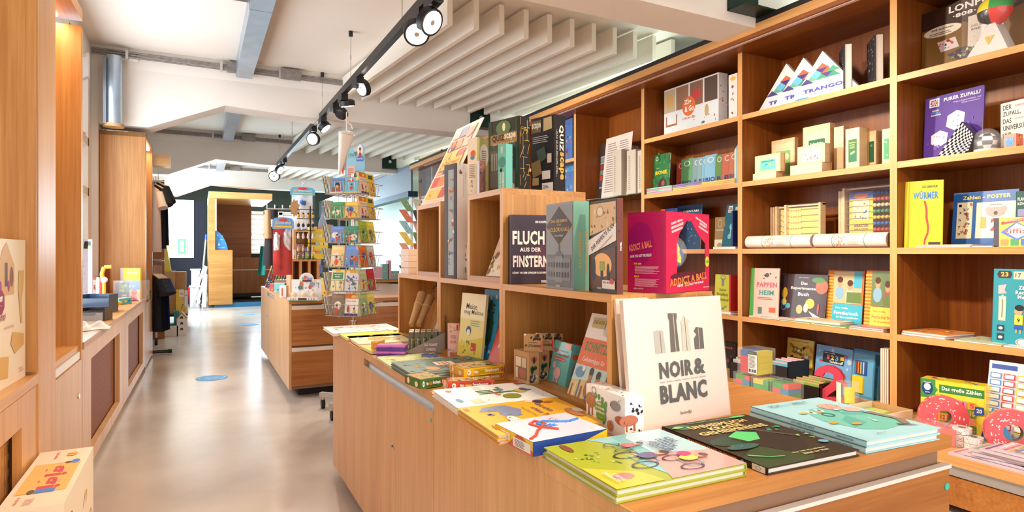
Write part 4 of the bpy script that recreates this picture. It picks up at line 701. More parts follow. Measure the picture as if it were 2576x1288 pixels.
b = MB().ball(ctr, r_, 'acrylic', n=24).build('clear_ball', e); m = MB(); rr = random.Random(3)
for k in range(9):
    q = k*.7; pts = [ctr+V3((r_*.8*math.cos(t+q)*math.cos(q), r_*.8*math.sin(t+q)*math.cos(q*.3), r_*.75*math.sin(t*.8+q))) for t in [j*.35 for j in range(8)]]
    m.tube(pts, .009, 'gloss', [(30, 110, 200), (240, 120, 40), (70, 160, 50), (240, 210, 60), (30, 90, 160)][k % 5], n=6)
m.build('maze_track', e)
# tall puzzle boxes and small books in the gap
fr, dp = box3((1118, 416), (1150, 409.5), (1184, 411), 2.36, ZD)
carton('puzzle_box', 'tall white puzzle tube box with a dark clear side between the small cubes', fr, dp, (236, 228, 224), cols={'f': (60, 50, 52)}, front=[('r', .32, .03, .75, .95, (170, 190, 200)), ('s', .32, .05, .75, .9, 30, [(90, 130, 170), (226, 180, 120), (190, 80, 60), WHITE], .1), ('r', .78, .0, .95, 1, (40, 30, 34))], right=[('t', '200cm', .8, .88, .1, .06, (110, 100, 100), -90), ('t', 'MY LONGEST PUZZLE', .6, .84, .26, .05, (120, 110, 110), -90), ('s', .2, .9, .4, .97, 4, [(120, 110, 110)], .12)])
f = face(atz(1147, 694, ZD), atz(1163, 697, ZD), 594); carton('booklet', 'white plant booklet with a green leaf at the foot of the puzzle box', f, .008, (246, 240, 236), front=[('e', .3, .5, .3, .3, (80, 150, 90)), ('t', 'Pflanzenreich', .5, .9, .8, .04, (110, 90, 140))], m='ink', cat='booklet')
f = face(atz(1156, 698, ZD), atz(1176, 702, ZD), 612); carton('booklet', 'flowery city gardening booklet in front of the puzzle box', f, .008, (248, 236, 228), front=[('t', 'STADT', .5, .66, .7, .08, (90, 80, 70)), ('t', 'GÄRTNERN', .5, .54, .9, .08, (90, 80, 70)), ('s', .05, .05, .95, .4, 14, [(214, 70, 60), (90, 150, 90), (240, 180, 70)], .09), ('s', .05, .72, .95, .95, 10, [(90, 150, 90), (230, 150, 60)], .08)], m='ink', cat='booklet')
f = face_tl((1222, 705), (1257, 708), (1258, 560), ZD+.001)
f = xface(1222, .90, 1257, .90, 566, ZD+.02, 22); book('book', 'cream botanical book leaning inside the small upper cube', f, .01, (248, 236, 214), [('s', .05, .05, .95, .95, 22, [(190, 60, 50), (90, 140, 60), (230, 170, 60), (60, 100, 150), (150, 90, 60)], .11)])
# small stack at the far end of the deck
for k in range(4):
    A = V3((.878, 2.80, ZD+k*.030)); o = MB().obb(A, V3((.10, 0, 0)), V3((.0, .12, 0)), up*.028, 'gloss', (240, 216, 196)).build('small_box', origin=A); tag(o, 'small cream wrapped box in the stack at the far end of the cubes', 'box', 'cream boxes stacked on the far end of the cubes')
for k in range(3):
    A = V3((.892+.02*k, 2.69+.006*k, ZD)); o = MB().box(A, A+V3((.22, .004, .2+.01*k)), 'gloss', (246, 232, 214)).build('card_sheet', origin=A); tag(o, 'thin cream card sheet standing beside the far small cube', 'card', 'cream card sheets beside the far small cube')
# poster boards leaning on the far cube
for k in range(4):
    f = xface(1058, .885+.012*k, 1116, .885+.012*k, 326, ZU, 26 if k == 0 else 26); c = MB(); c.obb(f[0], f[1]*f[4], f[2]*f[5], -f[3]*.003, 'ink', (250, 238, 214))
    if k == 0: c.art(f, [('r', .06, .03, .94, .97, (248, 228, 196)), *[('r', .08+.28*(i % 3), .06+.155*(i//3), .34+.28*(i % 3), .19+.155*(i//3), [(240, 200, 70), (70, 70, 140), (236, 170, 160), (240, 140, 60), (220, 80, 70), (245, 210, 90)][(i*5+i//3) % 6]) for i in range(18)], ('r', .1, .42, .92, .56, (250, 206, 70)), ('T', 'SO GEHT PLANET!', .5, .5, .7, .045, (220, 90, 60)), ('T', 'PLANET', .26, .7, .3, .05, (50, 50, 110)), ('e', .75, .86, .14, .07, (200, 90, 80)), ('s', .1, .05, .9, .95, 24, [(250, 236, 200), (120, 160, 110), (214, 90, 80)], .03)])
    tag(c.build('poster_board', origin=f[0]), ['front yellow and blue poster board of the leaning stack on the far cube', 'blank cream board in the leaning stack on the far cube'][min(k, 1)], 'poster', None if k == 0 else 'plain boards behind the yellow poster board')
# boxes on the near small cube
fr, dp = box3((1176, 349), (1200, 345), (1229, 352), 2.19, ZU)
carton('game_box', 'cream experiment box with a comic logo behind the quiz boxes', fr, dp, (246, 232, 210), cols={'r': (196, 190, 120)}, front=[('e', .6, .72, .26, .06, (230, 110, 50)), ('e', .55, .65, .22, .04, (90, 150, 190)), ('l', .2, .3, .8, .55, 8, (160, 150, 140)), ('s', .2, .05, .8, .25, 6, [(90, 160, 190), (230, 180, 60)], .1)], right=[('e', .55, .7, .35, .2, (250, 244, 226)), ('l', .35, .62, .75, .8, 5, (120, 120, 110)), ('s', .1, .2, .9, .5, 8, [(130, 150, 60), (220, 190, 110)], .1)], m='ink')
fr, dp = box3((1200, 405), (1206, 403), (1228, 402), 2.155, ZU)
carton('game_box', 'small brown picture box tucked beside the front quiz box', fr, dp, (150, 100, 84), right=[('s', .1, .1, .9, .9, 16, [(110, 70, 60), (200, 160, 140), (90, 60, 80)], .12)])
fr, dp = box3((1229, 309), (1306, 290.5), (1341, 293.5), 2.03, ZU)
lines = []; rr = random.Random(5)
for k in range(26):
    a, b = rr.uniform(.02, .8), rr.uniform(.02, .9); L_ = rr.uniform(.1, .3)
    if k % 3 == 0: lines.append(('r', a, b, min(.99, a+L_*2), b+.006, (236, 190, 80)))
    elif k % 3 == 1: lines.append(('r', a, b, a+.02, min(.99, b+L_), (236, 190, 80)))
    else: lines.append(('p', [(a, b), (a+.03, b), (min(.99, a+.03+L_*1.5), min(.99, b+L_*.6)), (min(.97, a+L_*1.5), min(.99, b+L_*.6))], (236, 190, 80)))
carton('game_box', 'green shopfront quiz game box with gold lines on its black side', fr, dp, (50, 56, 44), cols={'r': (26, 22, 24)}, front=[('r', .06, .04, .94, .82, (66, 84, 62)), ('r', .04, .0, .12, 1, (44, 70, 56)), ('r', .88, .0, .96, 1, (44, 70, 56)), ('e', .5, .88, .24, .1, (100, 130, 90)), ('e', .52, .89, .05, .06, (246, 250, 190)), ('r', .08, .66, .94, .8, (170, 130, 76)), ('T', 'QUIZ', .34, .74, .4, .1, (40, 34, 30)), ('T', 'scape', .72, .74, .36, .1, (246, 240, 226)), ('t', '~DAS QUIZ-ESCAPE-SPIEL~', .52, .66, .76, .03, (240, 226, 190)),
    ('r', .08, .06, .34, .58, (96, 92, 86)), *[('r', .11+.08*i, .3+.0*i, .16+.08*i, .54, (150, 150, 140)) for i in range(3)], ('r', .66, .3, .86, .6, (50, 44, 36)), ('t', 'DAS', .76, .54, .1, .03, (214, 170, 90)), ('l', .7, .36, .84, .5, 5, (214, 170, 90)), ('r', .6, .02, .9, .26, (120, 74, 60)), ('r', .0, .0, 1, .03, (140, 120, 90)), ('e', .78, .05, .1, .05, (226, 210, 180))], right=lines, m='ink')
fr, dp = box3((1253, 364), (1273, 360.5), (1280, 360), 2.01, ZU); carton('game_box', 'narrow turquoise riddle box standing in front of the green quiz box', fr, .03, (118, 196, 182), front=[('e', .5, .6, .45, .12, (80, 150, 140)), ('e', .4, .42, .14, .045, BLACK), ('t', 'moses.', .5, .88, .14, .3, WHITE, 90), ('T', 'ZAUBERWALD', .65, .2, .36, .28, WHITE, 90), ('t', 'DER RÄTSELHAFTE', .3, .2, .34, .2, WHITE, 90)], m='ink')
fr, dp = box3((1336, 300), (1394, 286.5), (1429, 291), 2.09, ZU)
carton('game_box', 'black quiz game box with large gold lettering down its side', fr, dp, (30, 26, 30), front=[('r', .02, .8, .45, .96, (120, 96, 60)), ('T', 'scape', .24, .88, .4, .1, (246, 240, 226)), ('p', [(.55, .8), (.92, .82), (.9, .98), (.56, .97)], (206, 180, 130)), ('l', .08, .66, .8, .76, 4, (200, 196, 190)), ('p', [(.25, .56), (.6, .6), (.7, .45), (.35, .38)], (70, 90, 76)), ('p', [(.02, .4), (.4, .44), (.5, .25), (.1, .2)], (150, 120, 70)), ('r', .72, .38, .9, .5, (226, 206, 190)), ('r', .5, .17, .85, .28, (240, 230, 220)), ('r', .08, .1, .36, .2, (190, 160, 110)), ('r', .5, .01, .97, .12, (240, 238, 236)), ('l', .54, .05, .8, .1, 3, (60, 60, 60)), ('t', 'moses.', .3, .03, .1, .02, WHITE)],
    right=[('T', 'QUIZ', .62, .70, .34, .42, (246, 238, 220), -90), ('T', 'scape', .62, .34, .36, .46, (232, 180, 90), -90), ('t', '~DAS QUIZ-ESCAPE-SPIEL~', .22, .5, .62, .12, (236, 226, 206), -90)], m='ink')
# ============================================================ goods in the long bookcase
S1, S2, S3, S4, SB = SH[0]+.0005, SH[1]+.0005, SH[2]+.0005, SH[3]+.0005, ZBW+.0005
G = (224, 220, 214)
# ---- right bay
f = xface(2298, 3.56, 2590, 3.56, 10, S1, 2); f = f[:5]+(.365,)
carton('game_box', 'dark gold bead puzzle game box on the top shelf at the right edge', f, .07, (132, 88, 24), m='ink', front=[('r', .0, .72, 1, 1, (50, 24, 14)), ('e', .62, .86, .5, .2, (60, 30, 18)), ('r', .0, 0, .44, .7, (130, 92, 30)), ('T', 'LONPOS', .5, .93, .46, .1, WHITE), ('T', '·808·', .42, .82, .22, .06, WHITE), ('e', .21, .66, .19, .08, (246, 240, 226)), ('T', '808 Aufgaben', .21, .69, .22, .035, (110, 60, 30)), ('l', .08, .61, .34, .66, 2, (120, 90, 60)), ('r', .46, .2, .78, .75, (232, 222, 214)), ('t', 'DAS ULTIMATIVE', .62, .6, .26, .035, (120, 110, 100)), ('T', 'GOLD EDITION', .6, .55, .22, .03, (60, 40, 30)),
    ('p', [(.16, .5), (.34, .52), (.38, .36), (.2, .34)], (226, 216, 220)), ('s', .18, .38, .34, .5, 12, [(60, 50, 90), (200, 60, 60)], .014), ('p', [(.26, .28), (.42, .34), (.6, .26), (.5, .16), (.36, .18)], (60, 46, 60)), ('s', .3, .19, .54, .3, 40, [(220, 60, 50), (80, 190, 120), (230, 90, 150), (90, 170, 230), (230, 220, 90), (60, 50, 130)], .016), ('e', .09, .08, .09, .07, WHITE), ('t', '6+', .05, .1, .05, .035, BLACK), ('t', '1 Spieler', .09, .05, .12, .022, BLACK), ('s', .48, .3, .76, .7, 22, [(150, 110, 50)], .005)])
A = atx(2452, HY, 3.36); B_ = atx(2556, HY, 3.36); e = thing('ball_puzzle', 'four colour ball puzzle on a white stand in a clear box, top shelf', 'toy', (3.40, A.y-.06, S1))
c = V3((3.455, max(atx(2504, HY, 3.455).y, 1.115), S1))
m = MB()
for k, (col) in enumerate(((40, 160, 70), (240, 220, 30), (40, 36, 30), (220, 50, 40))):
    q0 = k*math.pi/2; n = 6; P = lambda a, b: c+V3((-.075*math.sin(b)*.8, -.085*math.cos(b)*math.cos(a), .27+.085*math.cos(b)*math.sin(a)))
    q0 = [math.pi/2, 0, -math.pi/2, math.pi][k]; q1 = [math.pi, math.pi/2, 0, math.pi*1.5][k]
    m.grid(lambda u, v, q0=q0, q1=q1: c+V3((-.065*math.cos(v*math.pi/2), .075*math.sin(v*math.pi/2)*math.cos(q0+(q1-q0)*u), 0.222+.075*math.sin(v*math.pi/2)*math.sin(q0+(q1-q0)*u))), 8, 6, 'gloss', col)
m.build('ball', e)
MB().prism([c+V3((-.08, .09, 0)), c+V3((-.08, -.09, 0)), c+V3((-.03, -.012, .16)), c+V3((-.03, .012, .16))], (.09, 0, 0), 'gloss', (226, 222, 220)).cyl(c+V3((0, .05, 0)), c+V3((0, .03, .17)), .03, 'ink', (220, 214, 214)).art((c+V3((-.0695, .05, .04)), V3((0, -1, 0)), V3((.298, 0, .954)), V3((-.954, 0, .298)), .1, .07), [('p', [(.3, .8), (.45, .8), (.5, .4), (.55, .8), (.7, .8), (.5, .1)], (236, 190, 60))]).build('stand', e)
MB().box(c+V3((-.095, -.1, 0)), c+V3((.09, .1, .37)), 'film').build('clear_box', e)
f = xface(2322, 3.52, 2468, 3.47, 250, S2, 3)
book('book', 'purple dice and probability book standing on the second shelf', f, .012, (84, 50, 150), [('r', .08, .84, .26, .97, (230, 236, 246)), ('T', 'WAS', .17, .935, .14, .03, (60, 50, 60)), ('r', .1, .885, .24, .915, (214, 40, 40)), ('T', 'IST', .17, .9, .07, .024, WHITE), ('T', 'WAS', .17, .865, .14, .03, (60, 50, 60)), ('T', 'PURER ZUFALL?', .65, .92, .62, .055, WHITE), ('T', 'Wahrscheinlichkeiten und', .74, .85, .46, .024, (190, 170, 230)), ('T', 'Glück berechnen', .8, .815, .3, .024, (190, 170, 230)),
    ('T', 'NATUR', .2, .78, .12, .026, WHITE), ('T', 'WISSEN', .2, .745, .16, .026, (60, 160, 230)), ('T', 'SCHAFTEN', .21, .71, .18, .024, WHITE), ('p', [(.42, .66), (.58, .72), (.72, .66), (.7, .5), (.55, .42), (.4, .5)], (236, 232, 236)), ('s', .46, .48, .66, .64, 7, [(60, 150, 210)], .016), ('p', [(.14, .4), (.3, .46), (.44, .4), (.42, .26), (.28, .2), (.14, .27)], (240, 232, 236)), ('s', .18, .24, .4, .4, 7, [(220, 60, 110)], .016), ('s', .05, .05, .95, .6, 8, [(104, 74, 170)], .04)])
A = atx(2360, 390, 3.36); A.z = S2; e = thing('cone_puzzle', 'black and white checkered cone puzzle lying before the purple book', 'toy', A)
m = MB(); base = [V3((3.40, atx(x, HY, 3.38).y, 0)) for x in (2345, 2452)]; y0, y1 = base[0].y, base[1].y
bot = S2+.004; pts = [V3((3.42, y0, bot)), V3((3.36, y1+.02, bot)), V3((3.37, y1-.0, bot+.08)), V3((3.42, (y0+y1)/2-.02, bot+.165))]
for i in range(11):
    for j in range(11):
        g = lambda u, v: pts[0].lerp(pts[1], u).lerp(pts[3].lerp(pts[2], u), v)
        m.add([g(i/11, j/11), g((i+1)/11, j/11), g((i+1)/11, (j+1)/11), g(i/11, (j+1)/11)], [(0, 1, 2, 3)], 'gloss', (WHITE if (i+j) % 2 else BLACK))
m.prism(pts, (.06, 0, 0), 'gloss', (60, 56, 60)); m.build('cone', e)
c = atx(2482, HY, 3.42); c.z = S2+.052; e = thing('ball_puzzle', 'black and white ball in a clear dome beside the cone puzzle', 'toy', (c.x, c.y, S2)); m = MB()
for i in range(6):
    for j in range(6): 
        m.grid(lambda u, v, i=i, j=j: c+V3((.042*math.sin(math.pi*(j+v)/6)*math.cos(2*math.pi*(i+u)/6), .042*math.sin(math.pi*(j+v)/6)*math.sin(2*math.pi*(i+u)/6), .042*math.cos(math.pi*(j+v)/6))), 3, 3, 'gloss', WHITE if (i+j) % 2 else (50, 46, 50))
m.build('ball', e); m = MB(); m.cyl((c.x, c.y, S2), (c.x, c.y, S2+.06), .056, 'acrylic', n=24, cap=False).ball((c.x, c.y, S2+.06), .056, 'acrylic', n=20); m.build('dome', e); MB().cyl((c.x, c.y, S2), (c.x, c.y, S2+.012), .054, 'ink', (230, 226, 220), n=20).build('base', e)
f = xface(2517, 3.50, 2590, 3.46, 262, S2)
book('book', 'white book on chance with thin black capitals at the right edge', f, .02, (240, 234, 226), [('t', 'DER', .24, .9, .3, .1, BLACK), ('t', 'ZUFALL,', .4, .76, .62, .1, BLACK), ('t', 'DAS', .24, .62, .3, .1, BLACK), ('t', 'UNIVERSUM', .52, .48, .84, .1, BLACK), ('t', 'FLORIAN AIGNER', .72, .9, .4, .04, (220, 110, 80)), ('t', 'DIE WISSENSCHAFT', .72, .64, .42, .03, (240, 160, 80)), ('t', 'UND', .24, .33, .3, .1, BLACK)])
f = xface(2525, 3.38, 2556, 3.375, 340, S2); carton('card_box', 'small coral box with a blue window on the second shelf', f, .05, (240, 130, 104), front=[('r', .18, .15, .85, .75, (60, 140, 200)), ('s', .2, .2, .8, .7, 8, [(150, 210, 240), (30, 90, 160)], .08)], right=[('s', .1, .1, .9, .9, 6, [(120, 60, 90), (240, 230, 90)], .08)])
for k in range(3):
    X = 3.37+.0; xl = [2288, 2274, 2258][k]; f = xface(xl-4, 3.40+.03*(2-k)*0, xl-4+86, 3.44, 458, S3, 4); f = (f[0]+V3((0, 0, 0)),)+f[1:]
    book('book', ['front yellow worm book with blue hand lettering', 'middle yellow worm book of the three leaning together', 'rear yellow worm book of the three, nearest the upright'][k], f, .011, (222, 212, 38), ([('T', 'ICH KANN NUR', .62, .91, .45, .04, BLACK), ('T', 'WÜRMER', .5, .79, .74, .13, (50, 120, 190)), ('p', [(.44, .7), (.5, .7), (.56, .58), (.57, .44), (.62, .3), (.6, .2), (.52, .1), (.5, 0), (.45, 0), (.47, .12), (.55, .22), (.56, .3), (.5, .44), (.5, .56)], (206, 60, 70)), ('r', .6, .04, .95, .08, (60, 50, 40))] if k == 0 else []), spine_art=[('T', 'ICH KANN NUR WÜRMER', .3, .5, .35, .5, (60, 110, 150)), ('T', 'KLETT', .72, .5, .2, .5, BLACK)], spine_col=(232, 222, 60))
f = xface(2392, 3.60, 2556, 3.60, 487, S3, 6)
carton('poster_pack', 'blue numbers poster pack with a koala picture on the middle shelf', f, .01, (40, 100, 180), front=[('T', 'Zahlen - POSTER', .52, .9, .74, .07, (250, 226, 110)), ('r', .07, .16, .32, .82, (246, 232, 200)), ('r', .38, .16, .97, .8, (250, 240, 220)), *[('t', str(k+1), .12+.12*(k % 2), .76-.065*(k), .045, .045, BLACK) for k in range(9)], ('s', .16, .2, .3, .8, 14, [(190, 120, 90), (110, 110, 130)], .03), ('e', .68, .62, .14, .09, (176, 160, 156)), ('e', .57, .67, .05, .05, (176, 160, 156)), ('e', .79, .67, .05, .05, (176, 160, 156)), ('e', .68, .6, .03, .035, BLACK), ('T', '1', .5, .44, .08, .2, (190, 170, 60)), ('T', '2', .68, .4, .14, .22, (210, 60, 50)), ('t', 'SARA BALL', .68, .75, .2, .025, BLACK), ('T', 'Zahlenkarten', .8, .06, .26, .03, (250, 226, 110))])
f = xface(2556, 3.56, 2600, 3.55, 482, S3); book('book', 'dark green maths book behind the poster pack at the right edge', f, .012, (40, 90, 84), [('T', 'PLANETEN', .5, .86, .8, .06, WHITE), ('T', 'KÖNIG', .4, .78, .6, .06, WHITE), ('r', .1, .55, .9, .68, (150, 150, 200))])
f = xface(2500, 3.39, 2600, 3.36, 549, S3); carton('game_box', 'yellow number game box with a white diamond at the right edge', f, .04, (246, 220, 70), left=[('r', 0, 0, 1, 1, (60, 30, 34))], front=[('r', .0, .0, .14, 1, (60, 34, 40)), ('p', [(.2, .76), (.95, .9), (.95, 1), (.2, .86)], (200, 50, 40)), ('t', 'Das ultimative Zahl-Wort', .58, .9, .6, .05, WHITE, 5), ('p', [(.18, .5), (.6, .85), (1, .5), (.6, .2)], (70, 120, 210)), ('p', [(.3, .5), (.6, .8), (1, .5), (.6, .28)], WHITE), ('t', 'ziffix', .58, .53, .62, .17, (200, 40, 44)), ('r', .18, .04, .38, .26, (240, 150, 40)), ('r', .44, .04, .64, .26, (60, 160, 80)), ('r', .7, .04, .95, .26, (50, 110, 200))])
def flat_on(xl, xr, X0, X1, z, t, col, lab, art=(), rot=0, cat='book', n=1, grp=None, pages=(240, 234, 226)):
    A = atx(xl, HY, X0); B_ = atx(xr, HY, X0)
    if X0 > 3.3:
        mid = (A.y+B_.y)/2; A.y = min(A.y, min([v for v in YUP if v > mid] or [99])-.03); B_.y = max(B_.y, max([v for v in YUP if v < mid] or [-9])+.03)
    A.z = B_.z = z+t; U = B_-A; w = U.length; U.normalize(); q = math.radians(rot); U = V3((U.x*math.cos(q)-U.y*math.sin(q), U.x*math.sin(q)+U.y*math.cos(q), 0)); V = up.cross(U)
    return book('book', lab, (A, U, V, up.copy(), w, X1-X0), t, col, art, 'b' if cat == 'booklet' else 'l', grp, cat=cat, board=.0008, pages=pages)
flat_on(2302, 2440, 3.37, 3.52, S3, .007, (240, 230, 220), 'lower white leaflet lying in front of the worm books'); flat_on(2306, 2440, 3.375, 3.54, S3+.0075, .006, (244, 220, 180), 'upper cream leaflet lying in front of the worm books', rot=4); flat_on(2445, 2496, 3.37, 3.5, S3, .006, (240, 236, 230), 'white booklet lying beside the number game')
f = xface(2494, 3.42, 2610, 3.40, 676, S4, 3)
book('book', 'turquoise counting book with a thermometer at the right edge', f, .012, (42, 154, 172), [('p', [(.12, .88), (.38, .88), (.42, .93), (.38, .975), (.12, .975), (.08, .93)], (60, 40, 34)), ('T', '23', .25, .93, .17, .06, (240, 200, 90)), ('r', .45, .87, .7, .97, (240, 226, 190)), ('t', '17', .55, .92, .12, .06, BLACK), ('p', [(.12, .78), (.3, .8), (.26, .72), (.32, .68), (.12, .67)], (236, 190, 190)), ('e', .22, .64, .03, .02, (250, 236, 190)), ('r', .14, .32, .3, .64, (250, 236, 190)), ('r', .21, .36, .23, .6, (90, 60, 70)), ('r', .12, .18, .28, .26, (50, 60, 70)), ('r', .12, .06, .28, .15, (50, 60, 70)), ('e', .2, .22, .05, .02, (236, 236, 236)), ('e', .2, .1, .05, .02, (236, 236, 236)),
    ('e', .58, .45, .09, .05, SK), ('e', .6, .5, .1, .04, BLACK), ('r', .5, .28, .68, .41, (250, 214, 70)), ('T', '9', .59, .34, .06, .05, BLACK), ('r', .5, .22, .68, .28, (40, 90, 180)), ('r', .53, .17, .56, .22, SK), ('r', .62, .17, .65, .22, SK), ('T', 'Zählen', .74, .76, .34, .05, WHITE), ('T', 'Rechnen', .72, .7, .42, .05, WHITE), ('T', 'Messen', .74, .64, .36, .05, WHITE), ('e', .7, .06, .16, .05, WHITE), ('o', .7, .06, .14, .045, .2, (220, 130, 50))])
flat_on(2252, 2380, 3.37, 3.62, S4, .011, (236, 226, 220), 'lower flat magazine under the orange one on the fourth shelf', rot=-3); flat_on(2252, 2384, 3.375, 3.62, S4+.0115, .011, (232, 140, 60), 'flat orange children\'s magazine at the upright on the fourth shelf', [('s', .1, .1, .9, .9, 20, [(250, 200, 90), (120, 70, 130), (230, 240, 220), (60, 130, 150)], .05), ('t', 'KAUSAL', .3, .2, .3, .08, (90, 50, 120))], rot=-3)
flat_on(2400, 2520, 3.36, 3.6, S4, .008, (200, 220, 190), 'flat green and blue leaflet beside the orange magazine', [('s', .1, .1, .9, .9, 14, [(110, 170, 200), (240, 200, 120)], .06)]); flat_on(2524, 2620, 3.355, 3.6, S4, .008, (214, 230, 240), 'flat pale leaflet below the turquoise counting book', [('s', .1, .1, .9, .9, 10, [(150, 190, 220)], .06)])
# worktop, right
z = SB; M_ = atz(2290, 1043, z)
L_ = xface(2316, 3.22, 2480, 3.27, 950, z); O = atx(2289, HY, 3.33)
cols6 = [(120, 60, 140), (210, 70, 60), (70, 150, 70), (240, 130, 170), (60, 130, 200), (240, 160, 50)]
art = [('r', .02, .02, .98, .98, (248, 222, 70)), ('p', [(.0, .62), (.24, .62), (.24, .74), (.28, .8), (.24, .86), (.24, 1), (0, 1)], (70, 150, 80)), ('e', .11, .82, .09, .14, (30, 70, 140)), ('e', .11, .84, .055, .07, WHITE), ('T', 'ORCHARD', .11, .93, .11, .025, WHITE), ('T', 'TOYS', .11, .73, .08, .025, WHITE), ('r', .3, .76, .98, .92, (60, 140, 70)), ('T', 'Das große Zählen', .64, .84, .6, .1, WHITE)]
for i in range(5):
    for j in range(4): art += [('r', .14+.15*i, .06+.155*j, .275+.15*i, .2+.155*j, cols6[(i*2+j*3) % 6]), ('T', str((3-j)*5+i+1), .21+.15*i, .13+.155*j, .07, .09, cols6[(i+j*2+3) % 6]), ('s', .15+.15*i, .07+.155*j, .26+.15*i, .19+.155*j, 4, [(240, 230, 120), (240, 180, 190), (90, 180, 210)], .014)]
art += [('p', [(.84, .44), (.99, .46), (.98, .6), (.85, .6)], (40, 80, 160)), ('T', '20', .915, .52, .08, .08, WHITE), ('p', [(.93, .02), (.98, .02), (.98, .25)], (40, 60, 120))]
f = L_; f = (f[0], f[1], f[2], f[3], f[4], f[5])
carton('game_box', 'yellow counting puzzle box with a green banner on the low worktop', f, .09, (244, 214, 60), front=art, left=[('e', .6, .8, .2, .1, (40, 80, 150)), ('s', .15, .15, .85, .65, 16, cols6, .12)], top=[('s', .1, .1, .9, .9, 14, cols6, .05)])
f = xface(2472, 3.30, 2620, 3.30, 905, z, 10); c = MB(); c.obb(f[0], f[1]*f[4], f[2]*f[5], -f[3]*.004, 'gloss', (232, 226, 234)); a_ = [('r', .05, .9, .5, .96, (60, 90, 170))]
for i in range(4):
    for j in range(9): a_ += [('r', .04+.24*i, .06+.09*j, .24+.24*i, .13+.09*j, [(70, 130, 200), (206, 50, 60), (230, 190, 60), (100, 180, 220)][i]), ('r', .06+.24*i, .07+.09*j, .22+.24*i, .12+.09*j, (244, 240, 240))]
c.art(f, a_); tag(c.build('sticker_sheet', origin=f[0]), 'large sheet of framed name stickers leaning at the right edge', 'sticker sheet')
f = xface(2470, 3.25, 2540, 3.2, 1000, z, 20); c = MB(); c.prism([f[0], f[0]+f[1]*.2, f[0]+f[2]*.16], -f[3]*.003, 'gloss', (60, 150, 210)); tag(c.build('blue_folder', origin=f[0]), 'blue triangular folder corner in front of the sticker sheet', 'folder')
def tape(c, r, ri, wd, ax, lab, col, tcol, group=None, cat='tape roll'):
    c, ax = V3(c), V3(ax).normalized(); u = ax.orthogonal().normalized(); v = ax.cross(u); n = 36; m = MB(); a0 = c-ax*wd/2; a1 = c+ax*wd/2
    ring = lambda p, q: [p+(u*math.cos(t)+v*math.sin(t))*q for t in [2*math.pi*k/n for k in range(n)]]
    vs = ring(a0, r)+ring(a1, r)+ring(a0, ri)+ring(a1, ri)
    k_ = range(n); m.add(vs, [(k, (k+1) % n, n+(k+1) % n, n+k) for k in k_], 'gloss', col, True); m.add(vs, [(2*n+k, 3*n+k, 3*n+(k+1) % n, 2*n+(k+1) % n) for k in k_], 'grey_card', col, True)
    m.add(vs, [(n+k, n+(k+1) % n, 3*n+(k+1) % n, 3*n+k) for k in k_]+[(k, 2*n+k, 2*n+(k+1) % n, (k+1) % n) for k in k_], 'gloss', col)
    rr = random.Random(int(c.x*977+c.y*313))
    for s_, p0 in ((-1, a0), (1, a1)):      # printed words around both sides
        for j in range(54):
            t = rr.uniform(0, 6.28); q = rr.uniform(ri*1.08, r*.9); w_ = rr.uniform(.06, .2); h_ = r*.045
            P = lambda t_, q_: p0+ax*s_*.0006+(u*math.cos(t_)+v*math.sin(t_))*q_
            m.add([P(t, q), P(t+w_, q), P(t+w_, q+h_), P(t, q+h_)], [(0, 1, 2, 3)], 'ink', tcol)
    for j in range(60):
        t = rr.uniform(0, 6.28); w_ = rr.uniform(.03, .12); z0 = rr.uniform(.05, .8); P = lambda t_, s_: c+ax*wd*(s_-.5)+(u*math.cos(t_)+v*math.sin(t_))*(r+.0006)
        m.add([P(t, z0), P(t+w_, z0), P(t+w_, z0+.1), P(t, z0+.1)], [(0, 1, 2, 3)], 'ink', tcol)
    return tag(m.build('tape_roll', origin=c), lab, cat, group)
P = atz(2385, 1100, SB); P.x = 3.13; Y_ = atx(2372, HY, 3.13).y
tape((3.13, Y_, SB+.098), .098, .03, .05, (-.72, -.7, .08), 'large red and white word tape roll leaning on the yellow puzzle box', (226, 80, 84), (250, 236, 230))
Y_ = atx(2545, HY, 3.12).y; tape((3.12, Y_, SB+.098), .098, .036, .05, (-.8, -.6, .08), 'large red and white word tape roll before the sticker sheet', (226, 84, 90), (250, 236, 230))
for k, (x_, n_) in enumerate(((2420, 3), (2452, 2))):
    Y_ = atx(x_, HY, 3.07+.0).y
    for j in range(n_): tape((3.07-.01*k, Y_, SB+.014+j*.028), .038, .016, .026, (0, 0, 1), ['white word tape roll in the stack of three on the low worktop', 'white word tape roll in the stack of two on the low worktop'][k], (240, 234, 230), (120, 110, 110), ['stack of three white tapes', 'stack of two white tapes'][k])
for k in range(3):
    Y_ = atx(2300+32*k, HY, 3.0).y; A = V3((2.98, Y_, SB)); o = MB().obb(A, V3((.02, -.07, 0)), V3((.09, .03, 0)), up*.085, 'acrylic').build('clear_case', origin=A); tag(o, ['left', 'middle', 'right'][k]+' clear case with a red insert beside the big tape roll', 'case'); MB().obb(A+V3((.012, -.01, .003)), V3((.014, -.05, 0)), V3((.06, .02, 0)), up*.07, 'ink', (226, 96, 84)).build('insert', o)
rr = random.Random(11)
